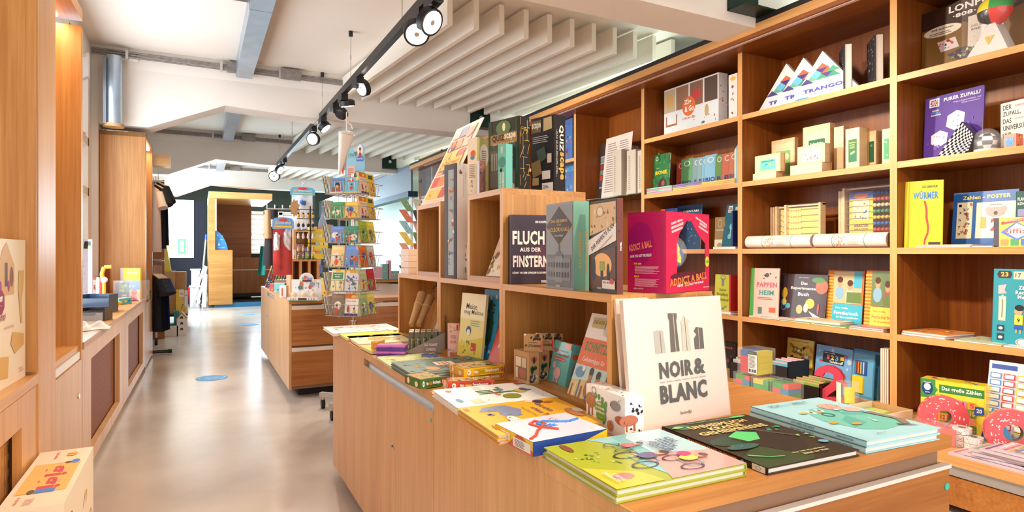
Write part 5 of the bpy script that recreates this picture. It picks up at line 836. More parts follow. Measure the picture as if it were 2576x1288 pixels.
for k in range(6):
    Y_ = atx(2400+14*(k % 3)+16*k, HY, 2.93).y; A = V3((2.885+.01*(k % 2), Y_, SB+.012*k)); q = rr.uniform(-.3, .35); U = V3((math.sin(q)*.5-.0, -math.cos(q), 0)).normalized(); V = up.cross(U)
    c = MB(); c.obb(A, U*.27, V*.17, up*.010, 'gloss', (214, 196, 206)); c.art((A+up*.010, U, V, up.copy(), .27, .17), [*[('r', .04+.07*i, .1, .08+.07*i, .9, [(226, 110, 120), (240, 200, 120), (110, 170, 210), (130, 190, 130), (90, 90, 150), (236, 226, 230)][(i+k) % 6]) for i in range(13)], ('s', .1, .2, .9, .8, 10, [(244, 226, 220), (60, 50, 60), (230, 130, 150)], .05)], 'gloss')
    tag(c.build('pencil_set', origin=A), ['flat wrapped pencil set at the bottom of the fanned pile', 'flat wrapped pencil set in the fanned pile on the low worktop', 'flat wrapped pencil set on top of the fanned pile'][0 if k == 0 else 2 if k == 5 else 1], 'pencil set', 'middle sets of the fanned pile' if 0 < k < 5 else None)
A = V3((2.885, atx(2545, HY, 2.885).y, SB)); c = MB(); c.obb(A, V3((0, -.2, 0)), V3((.1, 0, 0)), up*.002, 'gloss', (230, 226, 236)); o = tag(c.build('magnet_pack', origin=A), 'pack of small coloured square pots at the worktop edge', 'pack')
for i in range(5): MB().box(A+V3((.02, -.02-i*.035, .002)), A+V3((.06, -.048-i*.035, .022)), 'gloss', [(70, 130, 200), (120, 180, 220), (230, 140, 60), (90, 160, 100), (220, 80, 90)][i]).build('pot', o)
# ---- second bay: triangles, black books
for k, (xl, xr, yt) in enumerate(((1902, 2026, 160), (1940, 2085, 145), (1985, 2190, 128))):
    xm = [1978, 2021, 2069][k]; X = 3.46-.03*k; A = atx(xl, HY, X); hM = atx(xm, yt, X); half = (A.y-hM.y); A.z = S1; B_ = V3((X, hM.y-half, S1)); T = V3((X, hM.y, hM.z)); n = V3((-1, 0, 0)); h_ = T.z-S1; c = MB()
    c.prism([A, B_, T], (.026, 0, 0), 'gloss', (236, 234, 240)); fr = (A+n*.001, V3((0, -1, 0)), up.copy(), n, half*2, h_); it = []
    for (i, j, r_, col) in ((0, 4, 0, (226, 104, 70)), (-1, 3, 0, (110, 190, 236)), (0, 3, 1, (70, 50, 130)), (1, 3, 0, (226, 104, 70)), (-1, 5, 1, (70, 50, 130)), (1, 5, 0, (110, 200, 240)), (2, 4, 1, (60, 160, 130)), (-2, 2, 0, (100, 180, 150)), (-1, 2, 1, (110, 190, 236)), (0, 2, 0, (60, 160, 120)), (1, 2, 1, (70, 50, 130)), (2, 2, 0, (40, 150, 120)), (3, 2, 1, (110, 190, 236)), (-3, 1.6, 0, (80, 60, 130)), (2, 3, 0, (60, 160, 120)), (1, 4, 1, (226, 104, 70))):
        a, b, s_ = .5+i*.075, .18+.11*j, .095; 
        it.append(('p', [(a-s_, b), (a+s_, b), (a, b+.115)] if r_ == 0 else [(a-s_, b+.115), (a, b), (a+s_, b+.115)], col))
    it = [q for q in it if all(abs(u-.5) < .5*(1-v)+.02 for u, v in q[1])]
    it += [('T', 'TRANGO', .5, .2, .56, .085, (80, 80, 190)), ('t', 'TRANGO', .5, .2, .58, .1, (120, 210, 230)), ('t', 'Follow the clues', .5, .11, .34, .03, (150, 150, 160)), ('e', .2, .04, .12, .04, (60, 150, 220))]
    it = it[:-3]+[it[-2], it[-1]]+[('T', 'TRANGO', .5, .2, .56, .085, (80, 80, 190))]
    c.art(fr, it, 'gloss'); tag(c.build('triangle_game', origin=A), ['rear left triangular game box on the top shelf', 'middle triangular game box on the top shelf', 'front right triangular game box, most visible of the three'][k], 'game box')
for k, (xl, xm, xr, yt) in enumerate(((2111, 2124, 2149, 128), (2181, 2202, 2223, 107))):
    fr = xface(xl, 3.50, xm, 3.37, yt+5, S1); t_ = .042
    book('book', ['left black bound book standing with its page edge forward', 'right black bound book standing with its page edge forward'][k], fr, t_, (44, 42, 46), [('s', .05, .05, .95, .95, 26, [(110, 110, 120), (90, 70, 60), (140, 140, 150)], .05)], 'l', board=.003)
# ---- wooden math boxes on the second shelf
def wbox(xl, xr, yt, z, X, t, lab, lc, words=(), d2=None):
    f = xface(xl, X, xr, X, yt, z); O, U, V, N, w_, h_ = f; c = MB(); c.obb(O-N*t, U*w_, V*h_, N*t, 'beech'); c.obb(O-N*(t*.9)+U*w_, U*.0012, V*h_, N*t*.12, 'edge_z')
    c.art(f, [('r', .06, .1, .94, .9, (246, 222, 180))]); 
    if lc: c.art(sub((O+N*.0006, U, V, N, w_, h_), .22, .15, .82, .72), [('r', 0, 0, 1, 1, lc), *words])
    return tag(c.build('wooden_case', origin=O-N*t), lab, 'wooden case')
wbox(1894, 1952, 438, S2, 3.37, .08, 'low pale wooden case under the turquoise label case', None); 
wbox(1899, 1963, 394, S2+(.043), 3.375, .045, 'small pale wooden case with a turquoise label', (110, 214, 190), [('T', 'Zahlenmerkfix', .5, .85, .8, .16, (40, 90, 100)), ('r', .3, .45, .5, .6, (60, 150, 190)), ('r', .55, .45, .7, .6, (246, 226, 120))])
wbox(1941, 1999, 356, S2, 3.56, .04, 'pale wooden case with a light green label at the back', (140, 196, 110), [('e', .75, .75, .16, .14, (226, 226, 190)), ('s', .1, .1, .9, .5, 6, [WHITE, (200, 160, 90)], .1)])
wbox(1988, 2068, 418, S2, 3.37, .09, 'long low pale wooden case in the middle of the second shelf', None)
wbox(2006, 2075, 371, S2+.062, 3.38, .05, 'pale wooden case with a small white label, lying on a low case', (240, 236, 230), [('s', .1, .1, .9, .9, 12, [(190, 100, 70), (220, 150, 110)], .07)])
wbox(2020, 2088, 322, S2, 3.52, .05, 'tall pale wooden case with a dark green and red label', (30, 110, 70), [('T', 'Rechendomino', .5, .86, .8, .1, WHITE), ('r', .1, .1, .6, .5, (190, 70, 60)), ('p', [(.5, .3), (.8, .5), (.9, .4), (.6, .2)], (206, 90, 70))])
wbox(2098, 2122, 321, S2, 3.5, .05, 'plain narrow wooden case behind the row', None)
wbox(2127, 2162, 326, S2, 3.37, .09, 'upright pale wooden case with a green label showing yellow print', (30, 120, 70), [('T', 'Rechenkette', .5, .86, .8, .06, (230, 210, 90)), ('l', .15, .6, .85, .8, 4, (210, 200, 100)), ('p', [(.2, .4), (.7, .5), (.8, .42), (.3, .32)], (226, 206, 160))])
wbox(2176, 2204, 333, S2, 3.46, .08, 'pale wooden case with a dark green label between its neighbours', (20, 100, 60), [('t', 'CE', .6, .8, .3, .08, (230, 220, 90))])
wbox(2219, 2240, 326, S2, 3.40, .06, 'wooden case with a green label half hidden by the upright', (70, 170, 110), [('s', .1, .1, .9, .9, 5, [(226, 226, 190)], .15)])
# ---- abacuses and cardboard tubes on the middle shelf
def abacus(xl, xr, yt, X, t, lab, rows, cols_, nb, card=None, r_=.009, z=S3, base=0, u0=.1):
    f = xface(xl, X, xr, X, yt, z); O, U, V, N, w_, h_ = f; e = thing('abacus', lab, 'abacus', O-N*t); b = .014
    MB().obb(O-N*t, U*b, V*h_, N*t, 'beech').obb(O-N*t+U*(w_-b), U*b, V*h_, N*t, 'beech').obb(O-N*t+V*(h_*.9 if card is None else h_-b), U*w_, V*b*.7, N*t*.6, 'beech').obb(O-N*t, U*w_, V*b, N*t, 'beech').build('frame', e)
    if card: c = MB(); c.obb(O-N*t*.5+U*(w_*card[0]), U*(w_*(card[1]-card[0])), V*h_*.92, N*.002, 'ink', card[2]); c.art((O-N*t*.5+N*.003+U*(w_*card[0]), U, V, N, w_*(card[1]-card[0]), h_*.92), card[3]); c.build('card', e)
    wr = MB(); 
    for j in range(rows):
        zz = h_*(.2+.68*j/(rows-1)) if rows > 5 else h_*(.28+.52*j/(rows-1)); p = O-N*t*.35+V*zz; wr.cyl(p+U*b, p+U*(w_-b), .0018, 'wire', n=6)
        bd = MB(); 
        for q in range(nb): bd.ball(p+U*(w_*u0+r_*1.95*(q+.5)), r_, 'gloss', cols_[(rows-1-j) % len(cols_)], n=10)
        bd.build('bead_row', e)
    wr.build('wires', e); MB().obb(O+N*.002, U*w_, V*h_, N*.0006, 'film').build('shrink_film', e); return e
cream = [(246, 226, 176)]
abacus(1919, 1948, 522, 3.62, .05, 'rear of the small bead frames on the middle shelf', 5, cream, 3, None, .012, u0=.2); abacus(1950, 1978, 520, 3.58, .05, 'middle of the small bead frames on the middle shelf', 5, cream, 1, (.3, 1, (246, 214, 110), []), .012, u0=.5)
abacus(1973, 2064, 516, 3.54, .05, 'front small bead frame with cream beads and a yellow card', 6, cream, 5, (.05, .9, (246, 222, 120), []), .0095)
cc = [(40, 110, 210), (214, 70, 60), (236, 226, 180), (50, 160, 110), (244, 206, 60), (40, 110, 210), (214, 70, 60), (236, 226, 180)]
abacus(2109, 2120, 482, 3.64, .05, 'plain back edge of a second large bead frame', 3, cream, 0); 
abacus(2119, 2300, 474, 3.62, .05, 'large bead frame with blue, red, green and yellow beads', 8, cc, 7, (.07, .42, (248, 208, 70), [('r', 0, .88, 1, 1, (70, 110, 210)), ('e', .5, .93, .3, .05, (240, 120, 80)), ('r', .15, .5, .85, .85, (250, 232, 190)), ('s', .2, .52, .8, .8, 14, cc, .06), ('T', 'ABACUS', .5, .40, .6, .045, (120, 90, 110)), ('T', 'ABAQUE', .5, .33, .6, .045, (120, 90, 110)), ('T', 'ÁBACO', .5, .26, .5, .045, (120, 90, 110)), ('T', 'RECHENRAHMEN', .5, .19, .9, .045, (120, 90, 110))]), .0125, u0=.43)
for k, (xl, xr) in enumerate(((1885, 2048), (2056, 2240))):
    A = atx(xl, HY, 3.41); B_ = atx(xr, HY, 3.41); r_ = .044; B_.y = max(B_.y, 2.06); A.z = B_.z = S3+r_; c = MB(); c.cyl(A, B_, r_, 'gloss', (248, 232, 218), n=28)
    L_ = (B_-A).length; D = (B_-A).normalized(); fr = (A-V3((r_+.0005, 0, .03)), D, up.copy(), V3((-1, 0, 0)), L_, .06)
    for q in (.28, .72): c.cyl(A+D*L_*q, A+D*(L_*q+.003), r_+.0006, 'ink', (60, 150, 120), n=28)
    for u_, v_, n_ in ((.4, 0, 14), (.55, 1, 0)):
        for j in range(n_): pass
    rr = random.Random(k)
    for j in range(34):
        t0 = rr.uniform(-.8, .5); u_ = rr.uniform(.3, .46); P = lambda uu, tt: A+D*L_*uu+V3((-math.cos(tt), 0, math.sin(tt)))*(r_+.0007); c.add([P(u_, t0), P(u_+.012, t0+.05), P(u_+.014, t0+.2), P(u_+.002, t0+.15)], [(0, 1, 2, 3)], 'ink', (214, 150, 110))
    for j in range(9):
        t0 = -.6+j*.14; P = lambda uu, tt: A+D*L_*uu+V3((-math.cos(tt), 0, math.sin(tt)))*(r_+.0007); c.add([P(.5, t0), P(.5+rr.uniform(.1, .19), t0), P(.5+rr.uniform(.1, .19), t0+.05), P(.5, t0+.05)], [(0, 1, 2, 3)], 'ink', (206, 190, 180))
    c.cyl(B_, B_-V3((0, .0008, 0)), r_*.86, 'ink', (196, 176, 156), n=28)
    tag(c.build('cardboard_tube', origin=A), ['left white cardboard tube lying before the small bead frames', 'right white cardboard tube lying before the large bead frame'][k], 'tube')
# ---- books on the fourth shelf, second bay
f = xface(1878, 3.41, 1957, 3.47, 674, S4, 5); book('book', 'pink cardboard crafts book with a green spine', f, .015, (226, 190, 180), [('r', 0, 0, .14, 1, (80, 170, 80)), ('T', 'PAPPEN', .58, .66, .7, .1, (206, 90, 110)), ('T', 'HEIM', .58, .5, .5, .1, (60, 150, 140)), ('s', .3, .78, .9, .95, 5, [(90, 80, 90), (90, 130, 70)], .07), ('l', .28, .36, .85, .42, 2, (150, 110, 110)), ('r', .68, .1, .9, .2, (214, 100, 60)), ('r', .3, .06, .44, .2, (90, 120, 110))], spine_col=(70, 165, 75), spine_art=[('t', 'PAPPENHEIM', .3, .5, .2, .5, WHITE)])
f = xface(1958, 3.53, 2072, 3.53, 688, S4, 8); book('book', 'dark brown experiments book with white lettering', f, .013, (74, 56, 60), [('T', 'Das', .52, .80, .14, .07, WHITE), ('T', 'Experimente-', .52, .68, .58, .08, WHITE), ('T', 'Buch', .52, .56, .24, .08, WHITE), ('t', 'JENS WEGENER', .5, .92, .22, .03, G), ('e', .1, .56, .06, .13, (240, 190, 70)), ('e', .1, .36, .06, .08, (240, 220, 120)), ('o', .1, .24, .06, .07, .3, (80, 160, 220)), ('e', .2, .28, .05, .06, (90, 180, 200)), ('e', .46, .22, .07, .1, (246, 190, 110)), ('e', .68, .36, .1, .11, (214, 200, 60)), ('e', .6, .26, .05, .1, (246, 230, 200)), ('p', [(.66, .2), (.92, .08), (.8, .04)], WHITE), ('e', .9, .74, .13, .16, (196, 110, 80)), ('e', .82, .88, .14, .06, (90, 140, 60)), ('e', .86, .26, .02, .12, (220, 90, 80))], m='gloss')
for k, (xl, xr, X) in enumerate(((2077, 2168, 3.56), (2172, 2262, 3.5))):
    f = xface(xl, X, xr, X, 680+k*0, S4, 5); book('book', ['orange striped research book with two children and a blue panel', 'orange striped research book with a yellow panel, half behind the upright'][k], f, .014, (236, 130, 50), [*[('r', 0, .06*j, .2, .06*j+.03, (250, 190, 70)) for j in range(16)], ('r', .18, .38, .96 if k == 0 else 1, .98, (226, 196, 150) if k == 0 else (120, 140, 90)), *kid(.36, .78, .22, (150, 190, 220)), *kid(.64, .72, .22, (236, 220, 200) if k == 0 else (220, 70, 110)), ('r', .74, .68, .95, .98, (80, 190, 220)), ('r', .56, .4, .95, .6, (110, 140, 70)), ('r', .18, 0, 1, .37, (70, 190, 216) if k == 0 else (250, 224, 90)), ('T', 'Das große', .44, .29, .34, .045, WHITE if k == 0 else (226, 140, 60)), ('T', 'Forscherbuch', .56, .2, .66, .065, WHITE if k == 0 else (226, 140, 60)), ('T', 'für Grundschulkinder', .6, .12, .6, .035, WHITE if k == 0 else (226, 140, 60))])
for (xl, xr, X0, X1, z_, t_, col, lab, rt_) in ((1884, 2000, 3.37, 3.5, S4, .008, (240, 226, 216), 'flat white booklet before the pink crafts book', 3), (1960, 2040, 3.365, 3.5, S4, .007, (170, 200, 120), 'flat green booklet before the experiments book', -3), (2000, 2110, 3.37, 3.52, S4+.009, .016, (240, 214, 180), 'thick cream paperback lying before the striped books', 2), (2032, 2130, 3.36, 3.5, S4, .008, (120, 180, 90), 'thin green and red booklet under the cream paperback', -3), (2135, 2222, 3.36, 3.52, S4, .008, (226, 206, 200), 'lower pink booklet at the upright on the fourth shelf', 0), (2137, 2222, 3.365, 3.52, S4+.009, .008, (196, 150, 140), 'upper brown pink booklet at the upright on the fourth shelf', 1)):
    flat_on(xl, xr, X0, X1, z_, t_, col, lab, [('s', .1, .1, .9, .9, 10, [(220, 120, 100), (240, 230, 220), (150, 180, 190)], .05)], rt_)
# ---- low worktop, second bay
for k in range(4):
    f = xface(1845+6*k, 3.62-.012*k, 1961+0*k, 3.62-.012*k, 864, SB, 5); book('book', ['frontmost tan wildlife picture book with a bat and a giraffe', 'tan picture book close behind the bat cover'][0 if k == 3 else 1], f, .010, (226, 200, 150), ([('r', .03, .05, .97, .9, (240, 214, 160)), ('e', .84, .66, .12, .2, (196, 90, 50)), ('p', [(.62, .9), (.8, .85), (.8, .5), (.7, .62), (.66, .74)], (90, 56, 40)), ('e', .3, .55, .1, .12, (180, 130, 70)), ('r', .26, .3, .36, .55, (180, 130, 70)), ('e', .52, .66, .03, .1, (200, 120, 110)), ('s', .05, .05, .95, .5, 8, [(190, 140, 90), (120, 70, 40)], .06)] if k == 3 else []), group=None if k == 3 else 'tan picture books behind the bat cover')
f = xface(1975, 3.66, 2041, 3.64, 848, SB, 5); book('book', 'yellow animal number book with a dark cat at the bottom', f, .012, (232, 206, 80), [('r', 0, .88, 1, 1, (240, 220, 120)), ('T', 'BILDERBÜCHEREI', .5, .94, .6, .03, (150, 110, 50)), ('T', 'Tierisch', .35, .78, .5, .09, (90, 30, 30), -12), ('T', 'Zahlreich', .45, .66, .5, .09, (90, 30, 30), -12), ('s', .45, .2, .95, .85, 30, [(140, 70, 40), BLACK, (230, 150, 60), WHITE], .07), ('e', .7, .1, .26, .13, BLACK), ('e', .68, .14, .05, .02, (240, 230, 120)), ('s', .05, .3, .3, .6, 4, [BLACK], .07)], spine_col=(200, 50, 50))
f = xface(2046, 3.58, 2136, 3.54, 865, SB, 6)
book('book', 'blue chalkboard number book with a red spine', f, .014, (120, 176, 226), [('p', [(.2, .62), (.8, .6), (.82, .86), (.22, .88)], (46, 46, 36)), ('T', 'Mein großes', .4, .84, .3, .03, WHITE), ('T', '1', .36, .75, .07, .11, (230, 110, 150)), ('T', '2', .48, .75, .09, .11, (246, 220, 120)), ('T', '3', .6, .75, .09, .11, (110, 180, 230)), ('T', 'Tafelbuch', .58, .65, .36, .05, WHITE), ('e', .84, .82, .06, .04, (160, 80, 160)), ('r', .7, .72, .8, .8, (240, 200, 50)), ('e', .16, .64, .05, .03, (200, 70, 80)), ('e', .76, .36, .12, .1, (170, 110, 70)), ('e', .74, .46, .05, .05, (150, 90, 50)), ('e', .8, .22, .14, .08, (220, 90, 60)), ('s', 0, .4, 1, .98, 5, [(190, 214, 236)], .08)], spine_col=(206, 50, 56))
for k in range(2):
    f = xface(2137+k*6, 3.56+.03*k, 2196+k*12, 3.53+.03*k, 880-4*k, SB, 4); O, U, V, N, w_, h_ = f
    o = carton('chalk_set', ['clear front chalk set with four sticks and a yellow sponge', 'blue backed chalk set behind the clear one'][k], f, .008, (70, 150, 200), front=[('r', .05, .05, .95, .95, (110, 180, 220))])
    if k == 0:
        MB().obb(O+U*w_*.2+V*h_*.5+N*.001, U*w_*.5, V*h_*.3, N*.006, 'ink', (30, 90, 180)).build('chalk_tray', o)
        for j in range(4): MB().cyl(O+U*w_*(.27+.11*j)+V*h_*.52+N*.01, O+U*w_*(.27+.11*j)+V*h_*.78+N*.01, .004, 'matte', [(206, 90, 50), (240, 140, 40), (246, 210, 60), (246, 226, 210)][j], n=8).build('chalk', o)
        MB().obb(O+U*w_*.15+V*h_*.1+N*.001, U*w_*.45, V*h_*.36, N*.012, 'matte', (250, 216, 50)).build('sponge', o)
# the red figure two
A = atz(2050, 985, SB); Y0 = atx(2048, HY, 3.22).y; s_ = .24; pts2 = [(.02, .0), (.66, 0), (.66, .17), (.3, .17), (.52, .4), (.64, .58), (.66, .74), (.58, .9), (.44, .99), (.28, .99), (.12, .9), (.04, .74), (.22, .68), (.26, .8), (.36, .83), (.45, .78), (.46, .66), (.36, .5), (.02, .16)]
n2 = V3((-.9, -.43, 0)).normalized(); u2 = V3((n2.y, -n2.x, 0)); u2 = -u2 if u2.y > 0 else u2; b0 = V3((3.2, Y0, SB)); q0 = b0; m = MB(); sx, sz = .25, atx(2090, 925, 3.2).z-SB
m.prism([q0+u2*(a*sx)+up*(b*sz) for a, b in pts2], -n2*.05, 'matte', (206, 60, 84)); tag(m.build('figure_two', origin=q0), 'large red figure 2 standing in front of the chalkboard book', 'figure')
def tub(x_, X, r_, yt, lab, art_c):
    P = atx(x_, HY, X); P.z = SB; h_ = atx(x_, yt, X).z-SB; e = thing('round_tub', lab, 'tub', P); MB().cyl(P, P+up*h_, r_, 'acrylic', n=28).build('wall', e); m = MB()
    rr = random.Random(5)
    for j in range(12): m.ball(P+V3((rr.uniform(-.5, .5)*r_, rr.uniform(-.5, .5)*r_, .012+rr.uniform(0, h_*.7))), .011, 'ink', rr.choice([(200, 60, 50), (240, 230, 220), (230, 160, 150)]), n=6)
    m.build('contents', e); m = MB()
    m.grid(lambda u, v: P+V3((-math.cos(-.9+u*.9)*r_*1.02, math.sin(-.9+u*.9)*-r_*1.02, h_*v)), 6, 1, 'ink', (246, 236, 214)); m.grid(lambda u, v: P+V3((-math.cos(.3+u*.9)*r_*1.02, -math.sin(.3+u*.9)*r_*1.02, h_*(.4+.5*v))), 6, 1, 'ink', (240, 214, 90)); m.build('label_band', e)
tub(2133, 3.13, .055, 961, 'round clear tub with a yellow label beside the red figure', None)
# tray of flat packs
e = thing('card_tray', 'cream card tray holding two flat green packs before the tub', 'tray', (3.0, atx(2150, HY, 3.0).y, SB)); yA, yB = atx(2125, HY, 2.98).y, atx(2228, HY, 2.98).y
MB().box((2.98, yB, SB), (2.985, yA, SB+.06), 'kraft').box((3.2, yB, SB), (3.205, yA, SB+.08), 'kraft').box((2.98, yA-.005, SB), (3.2, yA, SB+.08), 'ink', (240, 226, 200)).box((2.98, yB, SB), (3.2, yB+.005, SB+.08), 'ink', (240, 226, 200)).box((2.98, yB, SB), (3.2, yA, SB+.004), 'kraft').build('tray', e)
for k in range(2):
    A = V3((2.995, yA-.015-.0*k, SB+.05)) if k == 0 else V3((2.995, (yA+yB)/2-.01, SB+.03)); f = (A, V3((0, -1, 0)), V3((1, 0, 0)), up.copy(), abs(yA-yB)*.44, .19)
    carton('flat_pack', ['left green and white flat pack in the card tray', 'right green and white flat pack in the card tray'][k], f, .02, (196, 214, 110), m='ink', front=[('s', .1, .1, .9, .9, 12, [(246, 240, 226), (240, 180, 190), (110, 160, 70)], .09)])
carton('card_box', 'small card with a blue bird at the upright on the low worktop', xface(2208, 3.62, 2240, 3.62, 932, SB), .01, (246, 232, 190), m='ink', front=[('e', .55, .6, .22, .14, (70, 150, 170)), ('e', .6, .75, .14, .08, (90, 170, 190)), ('r', .4, .2, .7, .45, (230, 120, 90))])
for k in range(4): A = V3((3.36, 2.12-.012*k, SB)); f = (A+V3((.26, 0, 0)), V3((-1, 0, 0)), up.copy(), V3((0, 1, 0)), .25, .34); carton('card_sheet', 'pale card sheet standing against the upright on the low worktop', f, .008, (240, 224, 204), m='ink', group='pale sheets against the upright')
# flat activity mats
for k, (xl, xr, X0, X1, z_, col) in enumerate(((2000, 2130, 2.92, 3.16, SB, (226, 196, 120)), (2010, 2140, 2.90, 3.12, SB+.008, (220, 200, 140)))):
    flat_on(xl, xr, X0, X1, z_, .007, col, ['lower flat patchwork picture book on the low worktop', 'upper flat patchwork picture book on the low worktop'][k], [('s', .05, .05, .95, .95, 30, [(200, 70, 60), (100, 140, 90), (70, 80, 150), (240, 200, 140)], .07)], -10)
# black open card trays with small packs
for k, (xl, xr, X, h_, lab) in enumerate(((1986, 2062, 3.2, .11, 'black open tray filled with tan picture cards'), (1836, 1880, 3.3, .14, 'black tray on the left side of the low worktop'), (1935, 1982, 3.36, .17, 'black stepped tray with hanging card packs'))):
    yA, yB = atx(xl, HY, X).y, atx(xr, HY, X).y; e = thing('open_tray', lab, 'tray', (X, yA, SB)); q = 'ink'; cb = (34, 24, 24)
    MB().box((X, yB, SB), (X+.004, yA, SB+h_*.8), q, cb).box((X+.2, yB, SB), (X+.204, yA, SB+h_), q, cb).box((X, yA-.004, SB), (X+.2, yA, SB+h_), q, cb).box((X, yB, SB), (X+.2, yB+.004, SB+h_), q, cb).box((X, yB, SB), (X+.2, yA, SB+.004), q, cb).build('tray', e)
    for j in range(6):
        hh = h_*(.9+.08*(j % 2)); A = V3((X+.02+.028*j, yA-.01, SB+.005)); f = (A, V3((0, -1, 0)), up.copy(), V3((-1, 0, 0)), abs(yA-yB)-.02, hh); carton('card_pack', ['tan picture card pack in the black tray beside the red figure', 'white card pack in the left black tray', 'pink and blue card pack in the stepped black tray'][k], f, .012, [(220, 180, 130), (236, 232, 226), (240, 190, 190)][k], m='ink', front=[('r', .05, .7, .95, .95, [(150, 180, 80), (210, 206, 200), (110, 190, 210)][k])], group='card packs in '+lab, cat='card pack')
# colour block puzzles in clear cubes
def iq(x0, X, z, lab, hue, yaw=0, s_=.098, t2=None):
    P = atx(x0, HY, X); P.z = z; e = thing('block_puzzle', lab, 'puzzle', P); a = math.radians(yaw); U = V3((math.sin(a)*-1, -math.cos(a), 0)); D = V3((math.cos(a), -math.sin(a), 0)); N = -D
    bl = [[(70, 160, 70), (40, 140, 190), (230, 90, 80)], [(240, 200, 80), (70, 160, 70), (60, 170, 90)], [(30, 90, 160), (206, 36, 40), (240, 220, 50)]][hue]
    k = 0
    for j in range(4):
        for i in range(2):
            wv = .5 if (j % 2 == 0) else (.65 if i == 0 else .35); u0 = 0 if i == 0 else (.5 if j % 2 == 0 else .65)
            MB().obb(P+U*s_*(.06+.88*u0)+D*s_*.06+up*(.003+s_*.23*j+.001), U*s_*.87*wv, D*s_*.85, up*s_*.225, 'gloss', bl[(i*2+j) % 3] if hue < 2 else (bl[0] if j == 3 and i == 0 else bl[1] if i == 0 else bl[2])).build('block', e)
    m = MB(); m.obb(P+N*.001, U*s_*.95, D*.001, up*s_*.28, 'ink', (34, 24, 22)) if hue < 2 else m.obb(P+N*.001+U*s_*.52+up*.01, U*s_*.44, D*.001, up*s_*.82, 'ink', (236, 232, 226))
    fr = (P+N*.0015, U, up.copy(), N, s_, s_)
    m.art(fr, [('T', 'IQ-Test', .4, .2, .4, .07, WHITE), ('T', 'Magic', .55, .08, .34, .08, (90, 190, 60)), ('r', .84, .05, .88, .24, RED), ('r', .84, .05, .94, .09, (240, 220, 60))] if hue < 2 else [('r', .52, .82, .96, .96, (34, 24, 22)), ('t', 'Magic', .7, .89, .2, .05, (90, 190, 60)), ('l', .56, .3, .92, .8, 10, (90, 90, 90)), ('r', .56, .12, .66, .24, BLACK), ('r', .7, .12, .8, .24, (60, 60, 60)), ('r', .83, .12, .92, .24, BLACK)])
    m.build('label_band', e); MB().obb(P-U*.002+N*.003, U*(s_+.002), D*(s_+.004), up*(s_+.006), 'acrylic').build('clear_case', e)
    return e
iq(1846, 2.98, SB, 'left colour block puzzle in a clear cube in the lower row', 0, 0, .125)
iq(1890, 2.96, SB, 'middle colour block puzzle in a clear cube in the lower row', 1, 0, .125); iq(1938, 2.97, SB, 'right colour block puzzle in a clear cube in the lower row', 0, 0, .125)
iq(1857, 2.97, SB+.133, 'red, blue and yellow block puzzle in a clear cube on top of the others', 2, 0, .15)
# ---- third bay
for k, (xl, xr, X, yt, lab) in enumerate(((1646, 1700, 3.56, 270, 'rear marble run box with an orange edge, half hidden'), (1671, 1808, 3.44, 229, 'front marble run box with an orange round logo'))):
    f = xface(xl, X, xr, X, yt, S1); O, U, V, N, w_, h_ = f
    pic = [('r', .0, .5, .22, .97, (200, 180, 150)), ('e', .11, .74, .07, .16, (214, 170, 100)), ('r', .24, .5, .47, .97, (150, 110, 80)), ('r', .5, .5, .73, .97, (140, 96, 70)), ('e', .62, .72, .08, .1, (196, 60, 60)), ('r', .76, .5, .98, .97, (90, 70, 56)), ('r', 0, 0, 1, .49, (226, 234, 240)), ('e', .48, .52, .12, .2, (226, 110, 50)), ('T', 'Zig', .46, .6, .13, .12, WHITE), ('T', '& Go', .49, .47, .17, .12, WHITE), ('t', 'ACTION · REACTION', .48, .28, .24, .04, (226, 110, 50)), ('r', .04, .2, .26, .24, (160, 100, 60)), ('r', .04, .2, .06, .42, (160, 100, 60)), ('r', .24, .2, .26, .42, (160, 100, 60)), ('s', .34, .1, .96, .3, 12, [(200, 70, 60), (150, 110, 80), (110, 170, 160)], .02), ('e', .8, .34, .035, .12, (200, 170, 110)), ('r', .02, .03, .08, .1, WHITE)]
    o = carton('game_box', lab, f, .09, (232, 226, 226), front=pic if k else [('e', .8, .66, .5, .2, (226, 110, 50)), ('T', 'Z', .7, .68, .3, .14, WHITE), ('r', 0, 0, 1, .4, (110, 150, 180)), ('s', 0, 0, 1, .4, 14, [(160, 70, 50), (60, 90, 120)], .12), ('r', 0, .9, 1, 1, (226, 110, 60))], right=[('s', .1, .1, .9, .8, 8, [(200, 110, 60), (110, 150, 180)], .1)], m='ink')
    c = MB()
    for j in range(int(w_/.014)): c.cyl(O+U*(.007+.014*j)+V*h_+up*0-N*.03, O+U*(.007+.014*j)+V*(h_+.006)-N*.03, .005, 'ink', (200, 80, 50), n=6)
    c.build('coil_edge', o)
fr = xface(1818, 3.60, 1833, 3.44, 212, S1); A = atx(1833, HY, 3.40); A.z = S1
f = (V3((3.40, A.y, S1)), V3((0, -1, 0)), up.copy(), V3((-1, 0, 0)), .08, atx(1833, 190, 3.40).z-S1)
carton('game_box', 'tall toy box with blue pictures on its side beside the third upright', f, .26, (240, 232, 232), left=[('s', .02, .02, .98, .98, 36, [(60, 150, 200), (226, 170, 80), (120, 70, 50), (40, 110, 170)], .09)], front=[('e', .5, .9, .3, .05, (240, 190, 80)), ('s', .2, .1, .8, .8, 6, [(180, 70, 60), (120, 80, 60)], .15), ('r', .1, .03, .5, .1, (226, 236, 226))], m='ink')
